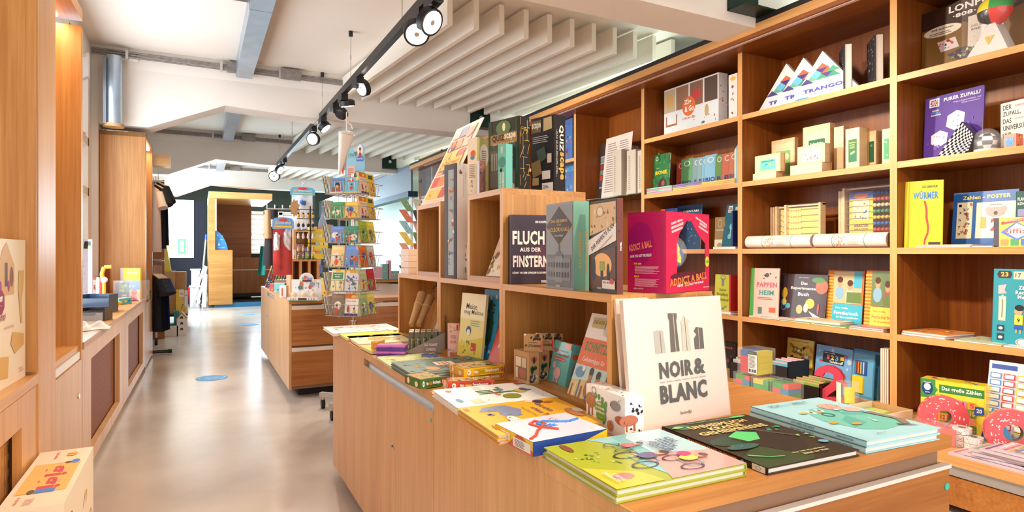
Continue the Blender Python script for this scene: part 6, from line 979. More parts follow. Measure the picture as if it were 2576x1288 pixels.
f = xface(1622, 3.43, 1680, 3.42, 392, S2, 4); book('book', 'green bionics book with yellow title on the second shelf', f, .014, (34, 110, 56), [('s', 0, .3, 1, 1, 20, [(46, 130, 70), (26, 90, 46)], .12), ('T', 'BIONIK', .52, .54, .78, .1, (246, 196, 40)), ('t', 'Materie', .3, .66, .2, .03, (190, 220, 160)), ('e', .62, .22, .28, .16, (70, 30, 30)), ('e', .66, .26, .1, .07, (140, 90, 70)), ('o', .2, .9, .08, .05, .3, (200, 230, 200))], spine_col=(190, 220, 190))
bio = [((1700, 1716), 3.62, (180, 70, 50), 408), ((1712, 1741), 3.60, (110, 170, 120), 402), ((1740, 1756), 3.59, (130, 160, 170), 399), ((1752, 1766), 3.58, (140, 170, 176), 397), ((1764, 1775), 3.57, (130, 190, 220), 395), ((1771, 1801), 3.56, (140, 196, 226), 392), ((1798, 1818), 3.55, (110, 150, 80), 391), ((1815, 1834), 3.53, (206, 110, 80), 388), ((1832, 1858), 3.51, (206, 120, 90), 384)]
for k, ((a, b), X, col, yt) in enumerate(bio):
    f = xface(a, X, b+(8 if b-a < 20 else 0), X, yt, S2, 2); book('book', ['brick red biology book at the left of the row', 'pale green biology book second in the row', 'grey blue biology book third in the row', 'grey blue biology book fourth in the row', 'thin light blue book fifth in the row', 'light blue biology book with a polar bear', 'leaf green biology book beside the polar bear one', 'orange biology book with a honeycomb', 'tan biology book against the upright'][k], f, .010, col, [('T', 'B' if b-a < 24 else 'BIO', .5, .3, .5 if b-a < 24 else .8, .14, (60, 60, 130)), ('o', .5, .86, .26, .08, .25, WHITE), ('s', .1, .02, .9, .2, 5, [(240, 220, 160), WHITE, (150, 90, 50)], .12)])
for k, (xl, xr, cols_) in enumerate(((1624, 1690, [(226, 150, 190), (160, 210, 180), (226, 150, 190), (140, 200, 170)]), (1692, 1765, [(250, 200, 110), (236, 190, 120), (150, 140, 190), (140, 120, 180)]), (1764, 1848, [(250, 200, 110), (246, 196, 100), (250, 206, 120), (244, 196, 104)]))):
    for j in range(4 if k < 2 else 3): flat_on(xl, xr, 3.365, 3.52, S2+.0125*j, .012, cols_[j], ['flat booklet in the pink and green stack before the bionics book', 'flat booklet in the yellow and violet stack on the second shelf', 'flat yellow booklet in the stack beside the third upright'][k], cat='booklet', grp=['pink and green booklet stack', 'yellow and violet booklet stack', 'yellow booklet stack'][k])
for k in range(4):
    f = (V3((3.38, 3.19-.009*k, S2)), V3((-1, 0, 0)), up.copy(), V3((0, 1, 0)), .22, .24+.01*k); f = (V3((3.60, 3.175-.009*k, S2)),)+f[1:]; carton('booklet', 'thin pale booklet standing upright against the third upright', f, .008, [(190, 220, 190), (226, 226, 190), (120, 190, 230), (150, 200, 220)][k], m='ink', group='thin booklets against the third upright', cat='booklet')
f = xface(1700, 3.60, 1760, 3.58, 519, S3, 3); book('book', 'dark blue elements book behind the magenta maze ball box', f, .014, (30, 70, 110), [('T', 'ELEMENTAR!', .5, .86, .8, .05, WHITE), ('s', .1, .1, .9, .75, 40, [(90, 140, 160), (120, 170, 180), (60, 110, 140)], .03)])
f = xface(1622, 3.5, 1700, 3.5, 527, S3, 3); carton('game_box', 'low blue starry box showing above the maze ball box', f, .03, (26, 60, 130), front=[('s', .1, .5, .9, .95, 20, [(240, 220, 90)], .02), ('r', 0, 0, .3, 1, (226, 80, 50))])
f = xface(1797, 3.52, 1823, 3.52, 547, S3, 2); book('book', 'brown plant sketch book with a pale foot', f, .012, (150, 120, 70), [('r', 0, 0, 1, .3, (232, 220, 196)), ('t', 'Fabelhafte', .5, .6, .7, .04, WHITE), ('o', .5, .8, .2, .12, .1, (226, 214, 190)), ('e', .5, .12, .26, .08, (190, 150, 90))])
f = xface(1814, 3.50, 1852, 3.47, 516, S3, 9); book('book', 'teal molecules book leaning against the third upright', f, .012, (20, 100, 120), [('r', .15, .82, .42, .97, WHITE), ('T', 'WAS', .28, .93, .2, .03, BLACK), ('r', .18, .885, .4, .91, RED), ('T', 'WAS', .28, .85, .2, .03, BLACK), ('T', 'RIESIG', .8, .9, .36, .07, WHITE), ('e', .5, .5, .14, .07, (120, 200, 220)), ('e', .45, .28, .12, .06, (120, 200, 220)), ('e', .7, .62, .08, .06, WHITE), ('r', .46, .3, .52, .5, (170, 220, 230))])
f = xface(1840, 3.38, 1852, 3.372, 500, S3, 12); carton('booklet', 'dark navy booklet leaning at the very edge of the third upright', (V3((3.58, 3.20, S3)), V3((-1, 0, 0)), up.copy(), V3((0, 1, 0)), .2, .27), .012, (26, 40, 100), m='ink', left=[], cat='booklet')
flat_on(1794, 1850, 3.36, 3.48, S3, .016, (240, 236, 230), 'white pad lying before the brown sketch book')
f = xface(1796, 3.44, 1836, 3.43, 690, S4, 3); book('book', 'yellow robot novel with a spanner drawing', f, .014, (206, 206, 50), [('r', .42, .7, .58, .9, (130, 130, 130)), ('o', .5, .92, .16, .07, .3, (130, 130, 130)), ('t', 'Seine', .5, .6, .4, .08, (60, 60, 30)), ('t', 'Exzellenz', .5, .48, .7, .08, (60, 60, 30)), ('t', 'der Android', .5, .34, .75, .08, (60, 60, 30)), ('s', .4, .02, .7, .2, 4, [(150, 150, 60)], .1)])
f = xface(1836, 3.40, 1852, 3.37, 668, S4, 8); carton('book', 'red children\'s book leaning against the third upright', (V3((3.56, 3.215, S4)), V3((-1, 0, 0)), up.copy(), V3((0, 1, 0)), .19, .28), .014, (200, 40, 40), m='ink', front=[('s', .1, .1, .9, .9, 12, [WHITE, BLACK], .08)], cat='book')
flat_on(1800, 1838, 3.365, 3.46, S4, .02, (240, 236, 226), 'white pad lying under the yellow robot novel')
f = xface(1780, 3.56, 1850, 3.56, 853, SB); carton('game_box', 'black box with an orange word on the low worktop in the third bay', f, .05, (34, 28, 34), front=[('T', 'DOS', .75, .8, .3, .08, (226, 90, 60)), ('s', .1, .1, .9, .6, 12, [(150, 60, 90), (60, 110, 150)], .06)])
# ---- fourth bay, glass shelf
GS = 1.6385
f = xface(1475, 3.60, 1540, 3.56, 364, GS, 4); carton('game_board', 'dark sample board with a coloured brick pattern on the glass shelf', f, .004, (70, 66, 66), m='gloss', front=[('r', .08, .22, .97, .78, (190, 186, 190)), ('T', 'DOMINO', .5, .71, .84, .09, (90, 150, 190)), ('r', .08, .25, .97, .64, (70, 60, 70)), *[('r', .09+.18*i, .26+.095*j, .26+.18*i, .345+.095*j, [(90, 80, 150), (206, 90, 70), (110, 160, 160), (190, 60, 60), (226, 180, 120)][(i*2+j) % 5]) for i in range(5) for j in range(4)]])
f = xface(1512, 3.46, 1578, 3.44, 350, GS, 6); carton('paper_sheet', 'white printed sheet leaning on the glass shelf', f, .001, (226, 214, 206), m='matte', front=[('l', .1, .1, .5, .92, 22, (150, 140, 134)), ('l', .55, .5, .92, .92, 12, (150, 140, 134))])
for k, (xl, xm, xr) in enumerate(((1532, 1541, 1563), (1574, 1577, 1599), (1601, 1604, 1625))):
    A = atx(xm, HY, 3.385); A.z = GS; w_ = abs(A.y-atx(xr, HY, 3.385).y); h_ = atx(xm, 380, 3.385).z-GS; f = (A, V3((0, -1, 0)), up.copy(), V3((-1, 0, 0)), w_, h_)
    o = carton('card_pack', ['left', 'middle', 'right'][k]+' film wrapped card pack on the glass shelf', f, .09, (196, 186, 170), m='gloss', front=[('l', .2, .1, .35, .9, 18, (120, 110, 100))], left=[('s', .1, .1, .9, .8, 14, [(150, 80, 90), (90, 110, 150)], .1)], cat='card pack'); MB().prism([A+up*h_+V3((-.001, 0, 0)), A+V3((-.001, -w_, h_)), A+V3((.02, -w_/2, h_+.045))], (.05, 0, 0), 'film').build('film_top', o)
for k, (xl, xr, yt, z_) in enumerate(((1428, 1440, 312, S1), (1429, 1443, 440, S2), (1433, 1443, 422, S2))):
    f = xface(xl-30, 3.42+.03*k, xr, 3.40+.03*k, yt if k else 312, z_ if k else S1-.0); 
    if k == 0: f = xface(1400, 3.42, 1440, 3.40, 312, S2+.0)
    if k == 0: f = f[:5]+(.0,); f = xface(1400, 3.42, 1440, 3.40, 312, S1 if atx(1430, 400, 3.4).z > S1 else S2)
    carton('game_box', ['blue space game box behind the black quiz box', 'blue and yellow game box low behind the black quiz box', 'slim blue game box beside the fifth upright'][k], f, .05, [(70, 110, 180), (60, 110, 180), (70, 150, 210)][k], m='ink', front=[('s', .3, .05, .95, .9, 18, [(110, 160, 220), (226, 190, 120), (190, 90, 60), (30, 60, 120)], .06)])
# glazed show cabinet at the far end
e = thing('show_cabinet', 'glazed wooden show cabinet at the far end of the long bookcase', 'cabinet', (3.30, 9.40, 1.75))
ya, yb = 8.9, 10.03; zt = atx(1056, 398, 3.3).z
e.location = (3.30, ya, 1.6)
MB().box((3.32, ya, 1.62), (3.345, ya+.05, zt), 'teak_z').box((3.32, yb-.05, 1.62), (3.345, yb, zt), 'edge_z').box((3.32, ya, zt-.08), (3.345, yb, zt), 'edge_y').box((3.32, ya, 1.62), (3.345, yb, 1.66), 'edge_y').build('door_frame', e)
MB().box((3.33, ya+.05, 1.66), (3.334, yb-.05, zt-.08), 'acrylic').build('glass_pane', e); MB().box((3.305, yb-.12, zt-.4), (3.32, yb-.04, zt-.36), 'chrome').box((3.305, yb-.5, zt-.14), (3.32, yb-.45, zt-.09), 'chrome').build('hinge', e)
# ============================================================ track with spotlights
TX, TZ = 1.18, 2.585
e = thing('light_track', 'black ceiling light track running down the aisle on thin wires', 'light track', (TX, 0, TZ))
MB().box((TX-.022, -1.5, TZ-.02), (TX+.022, 10.9, TZ+.04), 'rail_metal').build('rail', e)
for y in (3.9, 5.42, 6.8, 9.2, 10.7):
    MB().cyl((TX, y, TZ+.04), (TX, y, ZCEIL-.03), .003, 'alu', n=6).cyl((TX, y, ZCEIL-.25), (TX, y, ZCEIL-.21), .006, 'alu', n=8).build('suspension_wire', e)
    MB().cyl((TX, y, ZCEIL-.045), (TX, y, ZCEIL), .018, 'black_metal', n=14).build('canopy', e)
def head(py, px_, y_, aim, r_, lab, power=0, tgt=None, adz=True, ang=62):
    """spotlight whose head centre is seen at (px_, y_) and hangs from the track at distance py"""
    c = aty(px_, y_, py); e = thing('track_spotlight', lab, 'spotlight', (TX, py, TZ-.02)); a = V3(aim).normalized()
    MB().box((TX-.03, py-.085, TZ-.075), (TX+.03, py+.085, TZ-.02), 'black_metal').build('adapter', e)
    m = MB(); m.cyl((TX, py, TZ-.06), (TX, py, TZ-.1), .012, 'black_metal', n=8).tube([V3((TX, py, TZ-.1)), V3((TX, py, TZ-.1)).lerp(c, .5)+V3((-.03, 0, .03)), c-a*.03], .011, 'black_metal', n=8); m.build('arm', e)
    h = MB().cyl(c-a*.035, c+a*.012, r_, 'black_metal', n=28).cyl(c-a*.05, c-a*.035, r_*.7, 'black_metal', n=20, r2=r_).build('head', e)
    MB().cyl(c+a*.012, c+a*.0145, r_*.82, 'lamp_glow', n=28).build('lens', h); MB().cyl(c+a*.0145, c+a*.016, r_*.2, 'alu', n=14).build('hub', h)
    if power: spot('spot_lamp', c+a*.05, tgt or (c+a), power, ang=ang)
head(3.55, 1048, 84, (-.15, -.75, -.75), .078, 'near black spotlight facing the camera, lower one of the bright pair', 100, (.95, 1.5, .7), ang=95)
head(3.30, 1084, 55, (.35, -.62, -.45), .078, 'near black spotlight tilted to the right, upper one of the bright pair', 150, (3.3, 1.3, 1.0), ang=80)
head(5.15, 911, 222, (-.55, -.2, -.28), .07, 'black spotlight seen edge on below the second adapter', 60, (.3, 4.2, .5))
head(5.75, 874, 264, (.2, .15, -1), .07, 'black spotlight turned straight down over the card spinner', 60, (1.1, 4.6, 1.0))
head(6.15, 860, 283, (.5, .3, .5), .066, 'black spotlight seen from behind above the hanging paper cone', 0)
head(6.8, 818, 322, (.4, -.2, -.5), .07, 'black spotlight lighting the second counter, right of the frosted one')
head(7.4, 787, 350, (-.55, -.7, -.2), .075, 'black spotlight with a bright oval face left of the cone', 70, (-.2, 5.5, .8))
head(10.1, 704, 428, (.5, -.5, -.4), .075, 'far black spotlight tilted at the end of the track')
head(10.4, 690, 443, (-.4, -.9, -.2), .085, 'far black spotlight with a glowing round face at the track end', 60, (.4, 8.5, 0))
for (sx, sy, tx, ty, tz, p) in ((1.25, .2, 3.5, .6, 1.0, 125), (1.25, 2.3, 3.5, 3.0, 1.0, 125), (1.2, 1.0, 1.0, .9, .7, 40), (1.1, -.2, -.6, 2.4, .7, 90), (1.25, 4.4, 3.5, 5.0, 1.3, 110), (1.1, 3.4, -.7, 3.9, 1.6, 50), (1.1, 4.6, .8, 2.6, .8, 22)):
    spot('spot_lamp', (sx, sy, 2.5), (tx, ty, tz), p, ang=75)
area('niche_strip', LP((y140+y205)/2, -.1, ztop-.04), (0, 0, 0), .04, .5, 2.2, (1, .72, .4)); area('cabinet_strip', LP((yE+yF)/2, -.05, zt2-.07), (0, 0, 0), .03, .6, 3, (1, .72, .4))
# ============================================================ card spinner behind the counter
SC = V3((.975, 4.40, 0)); n1 = V3((-.675, -.737, 0)).normalized(); n2 = V3((.737, -.675, 0)).normalized(); hs = .108
e = thing('card_spinner', 'revolving wire card spinner full of booklets behind the counter end', 'card stand', SC)
TZs = [1.531-.1685*k for k in range(6)]
MB().cyl(SC+up*.1, SC+up*1.68, .011, 'chrome', n=12).cyl(SC+up*.60, SC+up*.64, .028, 'chrome', n=14).build('pole', e)
m = MB()
for q in range(4):
    a = math.pi/4+q*math.pi/2; d = V3((math.cos(a), math.sin(a), 0)); m.obb(SC+up*.085-V3((d.y, -d.x, 0))*.018, d*.27, V3((d.y, -d.x, 0))*.036, up*.03, 'alu')
m.build('foot_cross', e)
for q in range(4):
    a = math.pi/4+q*math.pi/2; p = SC+V3((math.cos(a), math.sin(a), 0))*.25; MB().cyl(p+V3((-.012, 0, .032)), p+V3((.012, 0, .032)), .032, 'rubber', n=18).cyl(p+up*.05, p+up*.09, .01, 'alu', n=8).build('castor', e)
for k, z in enumerate(TZs):
    m = MB()
    for n_, o_ in ((n1, n2), (n2, -n1), (-n1, -n2), (-n2, n1)):
        for zz, hh in ((z-.005, hs+.03), (z+.075, hs+.045)): m.cyl(SC+n_*hh-o_*hh+up*zz, SC+n_*hh+o_*hh+up*zz, .0022, 'wire', n=5)
        for u in (-.9, -.5, -.1, .1, .5, .9): m.tube([SC+o_*hs*u+n_*.02+up*(z-.004), SC+n_*(hs+.03)+o_*hs*u+up*(z-.005), SC+n_*(hs+.045)+o_*hs*u+up*(z+.075)], .0018, 'wire', n=5)
    m.build('wire_tier', e)
m = MB()
for n_, o_ in ((n1, n2), (n2, -n1), (-n1, -n2), (-n2, n1)):
    for u in (-.5, .5): m.cyl(SC+n_*hs*.8+o_*hs*u+up*.66, SC+n_*hs*.8+o_*hs*u+up*1.64, .0022, 'wire', n=5)
m.build('uprights', e)
tw = ['top', 'second', 'third', 'fourth', 'fifth', 'bottom']
c1_ = [((90, 160, 214), (120, 204, 234)), ((70, 160, 90), (250, 206, 90)), ((110, 150, 220), (70, 150, 120)), ((250, 214, 150), (120, 160, 226)), ((250, 236, 180), (236, 236, 246)), ((150, 124, 100), (250, 244, 236))]
c2_ = [((250, 226, 206), (250, 210, 60)), ((250, 222, 200), (240, 200, 60)), ((170, 190, 60), (246, 226, 90)), ((236, 126, 50), (206, 222, 214)), ((206, 212, 170), (200, 50, 60)), ((170, 196, 140), (240, 222, 120))]
for k, z in enumerate(TZs):
    for fi, (n_, o_, cs) in enumerate(((n1, n2, c1_[k]), (n2, -n1, c2_[k]))):
        for cidx in range(2):
            tall = .15 if (fi == 1 or k >= 3) else .112
            L = SC+n_*(hs+.03)+o_*((-1 if cidx == 0 else 0)*hs+.002)+up*z; o2 = o_ if fi == 0 else o_
            L = SC+n_*(hs+.018)+o2*(-.106 if cidx == 0 else .004)+up*z
            f = (L, o2, (up*.985-n_*.17).normalized(), n_, .10, tall); N = o2.cross(f[2]); N = N if N.dot(n_) > 0 else -N; f = f[:3]+(N,)+f[4:]
            if o2.cross(f[2]).dot(n_) < 0: f = (L+o2*.10, -o2, f[2], N, .10, tall)
            col = cs[cidx]; rr = random.Random(k*7+fi*3+cidx); pal = [(230, 90, 70), (60, 120, 190), (90, 160, 80), (250, 220, 120), (120, 70, 60), (250, 240, 230)]
            a_ = [('e', rr.uniform(.3, .7), rr.uniform(.3, .5), .28, .2, pal[rr.randrange(6)]), ('s', .08, .05, .92, .6, 10, pal, .08), ('r', .08, .8, .92, .93, tuple(min(255, int(c*1.12)) for c in col)), *kid(rr.uniform(.35, .65), .42, .24, pal[rr.randrange(3)])]
            if (fi == 1 and k < 2) or (fi == 0 and k == 5 and cidx == 1): a_ = [('r', 0, .78, 1, 1, (236, 130, 40)), ('r', 0, 0, 1, .1, (60, 70, 140)), ('e', .6, .88, .18, .07, (250, 220, 80)), ('t', 'Fit im Kopf', .45, .66, .7, .05, (60, 60, 70)), *kid(.7, .3, .16, (240, 190, 60)), ('e', .25, .3, .1, .16, (200, 80, 50))] if not (fi == 1 and cidx == 1) else [('r', .2, .75, .8, .93, (20, 90, 70)), ('T', 'ABC', .5, .83, .3, .06, (230, 90, 60)), ('s', .1, .05, .9, .7, 14, [(70, 160, 70), (220, 70, 60), (120, 80, 160)], .09)]
            if fi == 0 and k == 0 and cidx == 0: a_ = [('t', 'Piratin Duari', .5, .86, .84, .1, (200, 70, 50)), ('e', .5, .5, .18, .2, (50, 40, 40)), ('e', .5, .42, .12, .12, SK), ('e', .3, .25, .2, .18, (150, 90, 60)), ('e', .7, .25, .2, .18, (190, 80, 90)), ('r', 0, 0, 1, .1, (236, 226, 220))]
            if fi == 0 and k == 0 and cidx == 1: a_ = [('p', [(.1, .75), (.5, .95), (.75, .7)], (226, 70, 60)), ('p', [(.3, .86), (.5, .95), (.5, .74)], WHITE), ('e', .9, .9, .12, .12, (250, 220, 90)), *kid(.5, .5, .2, (226, 80, 70)), ('r', 0, 0, 1, .08, (250, 226, 160))]
            if fi == 0 and k == 4 and cidx == 0: a_ = [('r', .1, .55, .9, .85, (60, 150, 100)), ('T', 'Lernspiele', .5, .76, .6, .06, WHITE), ('T', 'Mathe', .5, .66, .4, .06, WHITE), ('e', .5, .93, .2, .06, (250, 200, 50)), ('s', .1, .05, .9, .5, 8, pal, .1)]
            if fi == 0 and k == 4 and cidx == 1: a_ = [('r', 0, .84, 1, 1, (240, 190, 60)), ('e', .2, .88, .12, .08, WHITE), ('s', .1, .1, .9, .7, 16, [(110, 120, 210), (90, 100, 190), (90, 150, 90)], .11)]
            nm = {0: ['left', 'right'], 1: ['left', 'right']}[fi][cidx]
            for j in range(3):
                g = (f[0]-f[3]*(.0065*j+.0005),)+f[1:]
                carton('booklet', ('booklet in front, %s tier, %s pocket of the spinner\'s %s face' % (tw[k], nm, ['window side', 'bookcase side'][fi])) if j == 0 else ('booklet behind the front one, %s tier, %s pocket, %s face of the spinner' % (tw[k], nm, ['window side', 'bookcase side'][fi])), g, .004, col if j == 0 else (236, 226, 206), front=a_ if j == 0 else (), m='ink', cat='booklet', group=None if j == 0 else 'booklets behind the %s tier %s front of face %s' % (tw[k], nm, ['one', 'two'][fi]))
    # edges of the booklets on the third face
    for j in range(4):
        A = SC-n2*(hs+.02+.01*j)+n1*(.01)+up*z; f = (A, n1, (up*.98-n2*.12).normalized(), -n2, .09, .13)
        m_ = MB().obb(A, n1*.085, (up*.97-n2*.2)*.13, -n2*.005, 'ink', [(210, 200, 180), (150, 150, 150), (226, 220, 206), (120, 130, 110)][j]); tag(m_.build('booklet', origin=A), 'booklet seen edge on in the %s tier at the spinner\'s left side' % tw[k], 'booklet', 'edge on booklets, %s tier' % tw[k])
# sign and hanging cone
f = face(SC+V3((-.06, .06, 1.60)), SC+V3((.06, -.04, 1.60)), None, .30); O, U, V, N, w_, h_ = f; f = (O, U, V, N, w_, h_); c = MB()
oc = [(.0, 0), (1, .05), (1.1, .45), (1.05, .85), (.98, .97), (.85, .99), (.74, .9), (.7, .7), (.6, .66), (.55, .82), (.45, .9), (.3, .88), (.22, .75), (.15, .4)]
c.prism([O+U*(a*w_)+V*(b*h_) for a, b in oc], -N*.004, 'ink', (150, 206, 236)); c.art(f, [('p', [(0, 0), (1, .05), (1.03, .28), (.7, .34), (.3, .2)], (110, 160, 90)), ('r', .22, .2, .6, .46, (236, 200, 190)), ('l', .26, .24, .56, .42, 4, (200, 110, 100)), ('t', '1,99€', .42, .7, .3, .12, (110, 160, 90)), ('e', .86, .82, .14, .14, WHITE), *kid(.86, .82, .14, (200, 70, 60), (70, 70, 130)), ('r', .68, .56, 1.02, .67, (80, 120, 200)), ('t', 'Benny Blu', .85, .615, .28, .06, WHITE), ('r', .4, .05, .43, .2, (150, 110, 80))])
tag(c.build('shop_sign', origin=O), 'pale blue cut-out price sign with green hills on top of the spinner', 'sign'); 
P = aty(872, 336, 4.15); Q = aty(853, 440, 4.25); e = thing('paper_cone', 'tall shining white school cone hanging point down above the spinner', 'paper cone', P)
MB().cyl(Q, P, .006, 'white_plastic', n=20, r2=.052, cap=True).ball(P+V3((0, 0, .0)), .05, 'white_plastic', n=14, sc=(1, 1, .35)).build('cone', e)
MB().cyl(P, V3((P.x, P.y, 1.12+(636-290)*4.2/1550)), .004, 'white_plastic', n=6).tube([V3((P.x, P.y, P.z+.08)), V3((P.x+.03, P.y, P.z+.06)), V3((P.x+.04, P.y, P.z+.03))], .004, 'white_plastic').build('string', e)
MB().prism([Q+V3((.02, .01, .03)), Q+V3((.03, .01, 0)), Q+V3((.045, .01, .15))], (0, .004, 0), 'ink', (220, 60, 60)).build('ribbon', e)
# second small postcard rack at the far right of the counter
RC = aty(1034, HY, 4.75); RC.z = 0
e = thing('postcard_rack', 'postcard rack with fanned cards behind the far cubes', 'card stand', RC); MB().cyl(RC, RC+up*1.56, .012, 'chrome').build('pole', e); MB().cyl(RC, RC+up*.03, .18, 'alu', n=24).build('foot', e)
rr = random.Random(9)
for k in range(8):
    z = .83+.088*k
    for s_ in (-1, 1):
        A = RC+V3((s_*.03+(-.02 if s_ < 0 else .0), -.06, z)); U = V3((.75, .3*s_, 0)).normalized()*.10*(1 if s_ > 0 else .55); Vv = V3((-.25 if s_ > 0 else -.5, .25, .85))*.12; c = MB(); col = [(240, 200, 190), (60, 60, 70), (226, 224, 214), (230, 170, 140), (246, 210, 90), (150, 200, 210), (220, 120, 90), (120, 160, 120)][(k+(s_ > 0)*3) % 8]; c.obb(A, U, Vv, V3((0, .003, .001)), 'ink', col)
        n_ = U.cross(Vv).normalized(); c.art((A-n_*-.0 if n_.y < 0 else A, U.normalized(), Vv.normalized(), n_, U.length, Vv.length), [('s', .1, .1, .9, .9, 8, [(200, 70, 60), (70, 130, 160), (250, 230, 120), (80, 140, 80)], .09)])
        tag(c.build('postcard', origin=A), 'postcard %s, %s side of the far rack' % (['lowest', 'second from the bottom', 'third from the bottom', 'fourth from the bottom', 'fourth from the top', 'third from the top', 'second from the top', 'topmost'][k], 'bookcase' if s_ > 0 else 'window'), 'postcard')
# ============================================================ goods on the second counter
ZI = .7505
f = zface((722, 757), (799, 757), 704, ZI); O, U, V, N, w_, h_ = f; e = thing('counter_display', 'white alphabet puzzle display with a round top on the second counter', 'display box', O)
rr = random.Random(2); lets = [('T', rr.choice('ABCDMNXKTZ'), rr.uniform(.06, .94), rr.uniform(.4, .95), .035, .07, rr.choice([(220, 70, 60), (60, 130, 190), (90, 160, 80), (60, 60, 90)])) for _ in range(26)]
Ob = O-N*.10; m = MB(); m.obb(Ob, U*w_, V*h_, N*.003, 'ink', (244, 242, 246)); m.prism([Ob+U*(w_*(.5+.24*math.cos(t)))+V*(h_+h_*.32*math.sin(t)) for t in [math.pi*k/12 for k in range(13)]], N*.003, 'ink', (240, 238, 246))
fb = (Ob+N*.0035, U, V, N, w_, h_); m.art(fb, lets+[('T', 'B', .46, 1.1, .08, .16, (220, 60, 70)), ('T', 'A', .38, 1.06, .07, .14, (90, 170, 80)), ('T', 'C', .53, 1.12, .06, .13, (240, 130, 50)), ('t', 'Spiel', .6, 1.04, .18, .14, (60, 130, 200)), ('r', .37, .88, .66, .98, (110, 60, 60)), ('e', .33, .75, .06, .14, (200, 120, 60)), ('e', .3, .6, .08, .1, (60, 130, 140)), ('e', .68, .76, .08, .12, (150, 160, 190)), ('e', .62, .62, .05, .1, (210, 90, 60))]); m.build('back_card', e)
m = MB(); m.obb(O, U*w_, V*h_*.18, -N*.002, 'ink', (246, 240, 240)); m.obb(O, U*w_, up*.002, -N*.1, 'ink', (240, 236, 230)); m.art(f, [('r', 0, 0, 1, .03, (70, 150, 90)), ('r', .36, .04, .64, .14, (90, 50, 60)), ('T', 'A B C', .2, .09, .2, .08, (220, 70, 60)), ('T', '1 2 3', .8, .09, .2, .08, (220, 70, 60))]); m.build('tray', e)
for k in range(3):
    A = O-N*.09+U*w_*(.03+.31*k)+up*.003; MB().obb(A, U*w_*.24, N*.07, up*h_*.42, 'acrylic').ball(A+U*w_*.12+N*.035+up*h_*.26, h_*.14, 'beech', n=12).obb(A+U*w_*.05, U*w_*.14, N*.05, up*h_*.1, 'beech').build('toy_pack', e)
def isl(xl, xr, yt, yb, col, lab, art=(), dep=.05, cat='box', z=ZI, m='gloss', name='card_box'):
    f = zface((xl, yb), (xr, yb), yt, z); return carton(name, lab, f, dep, col, front=art, m=m, cat=cat)
cm = [(230, 90, 70), (70, 150, 190), (110, 170, 90), (250, 220, 120), (150, 90, 160)]
isl(703, 720, 719, 748, (240, 236, 236), 'white box with a red stripe left of the alphabet display', [('r', .3, .1, .5, .8, (220, 90, 60))])
isl(690, 716, 712, 736, (130, 206, 206), 'turquoise wrapped box near the left edge of the second counter', [('s', .1, .0, .9, .4, 6, cm, .1)])
isl(678, 692, 712, 731, (214, 90, 80), 'small red and clear pack beside the turquoise box', [('s', .1, .1, .9, .9, 8, cm, .12)])
isl(668, 681, 708, 722, (40, 40, 80), 'small navy starry box at the far left corner of the second counter', [('s', .1, .1, .9, .9, 6, [(240, 200, 90)], .07)])
isl(690, 720, 704, 724, (150, 110, 70), 'brown card tray of long wooden pieces', [], .12)
isl(735, 771, 676, 722, (236, 206, 110), 'yellow and orange picture box behind the alphabet display', [('s', .1, .1, .9, .9, 12, [(240, 130, 80), (170, 190, 90), (240, 230, 200)], .1)])
isl(779, 806, 689, 722, (206, 214, 110), 'lime green box behind the alphabet display, right side', [('s', .1, .1, .9, .9, 8, [(240, 190, 80), (150, 180, 70)], .1)])
isl(802, 822, 700, 752, (250, 226, 130), 'yellow green toy box right of the alphabet display', [('r', 0, 0, .3, 1, (120, 170, 80)), ('s', .3, .1, .9, .9, 6, cm, .1)])
isl(803, 838, 682, 722, (244, 240, 236), 'white sticker display behind the card spinner', [('s', .1, .1, .9, .9, 10, cm, .08)], z=ZI)
for k in range(9):      # bundles of coloured sticks
    b = atz(668+7*k, 722-.5*k, ZI); b.z = ZI; t = b+V3((.05, .02, .17)); c = MB()
    for j in range(6): c.cyl(b.lerp(t, j/6), b.lerp(t, (j+1)/6), .009, 'gloss', [(230, 60, 120), (90, 200, 90), (240, 200, 60), (60, 130, 220), (240, 120, 50)][(j+k) % 5], n=8)
    c.cyl(t, t+(t-b)*.35, .006, 'beech', n=6); tag(c.build('striped_pencil', origin=b), 'thick pencil of coloured beads leaning in the bunch on the second counter', 'pencil', 'bead pencils on the second counter')
# cube shelf with three compartments, upper cube and displays
yq = 5.75; a_, b_ = aty(731, HY, yq), aty(803, HY, yq); zt_ = aty(731, 652, yq).z
m_ = thing('cube_shelf', 'oak cube shelf with three open compartments on the second counter', 'shelf unit', (a_.x, yq, ZI))
MB().box((a_.x, yq, zt_-.02), (b_.x, yq+.3, zt_), 'edge_x').build('top_board', m_); MB().box((a_.x, yq, ZI), (b_.x, yq+.3, ZI+.02), 'edge_x').build('bottom_board', m_); MB().box((a_.x, yq+.28, ZI), (b_.x, yq+.3, zt_), 'counter_x').build('back_panel', m_)
for k in range(4): xx = a_.x+(b_.x-a_.x-.02)*k/3; MB().box((xx, yq, ZI+.02), (xx+.02, yq+.28, zt_-.02), 'edge_z').build('divider', m_)
zq = zt_+.0005; yu = 5.9; a2, b2 = aty(738, HY, yu), aty(757, HY, yu); z2 = aty(738, 577, yu).z
m_ = thing('cube_shelf', 'narrow upright oak cube on top of the three compartment shelf', 'shelf unit', (a2.x, yu, zq)); MB().box((a2.x, yu, z2-.02), (b2.x+.1, yu+.15, z2), 'edge_x').build('top_board', m_)
for xx in (a2.x, b2.x+.08): MB().box((xx, yu, zq), (xx+.02, yu+.15, z2-.02), 'edge_z').build('side_panel', m_)
MB().box((a2.x, yu+.14, zq), (b2.x+.1, yu+.15, z2), OZ).build('back_panel', m_)
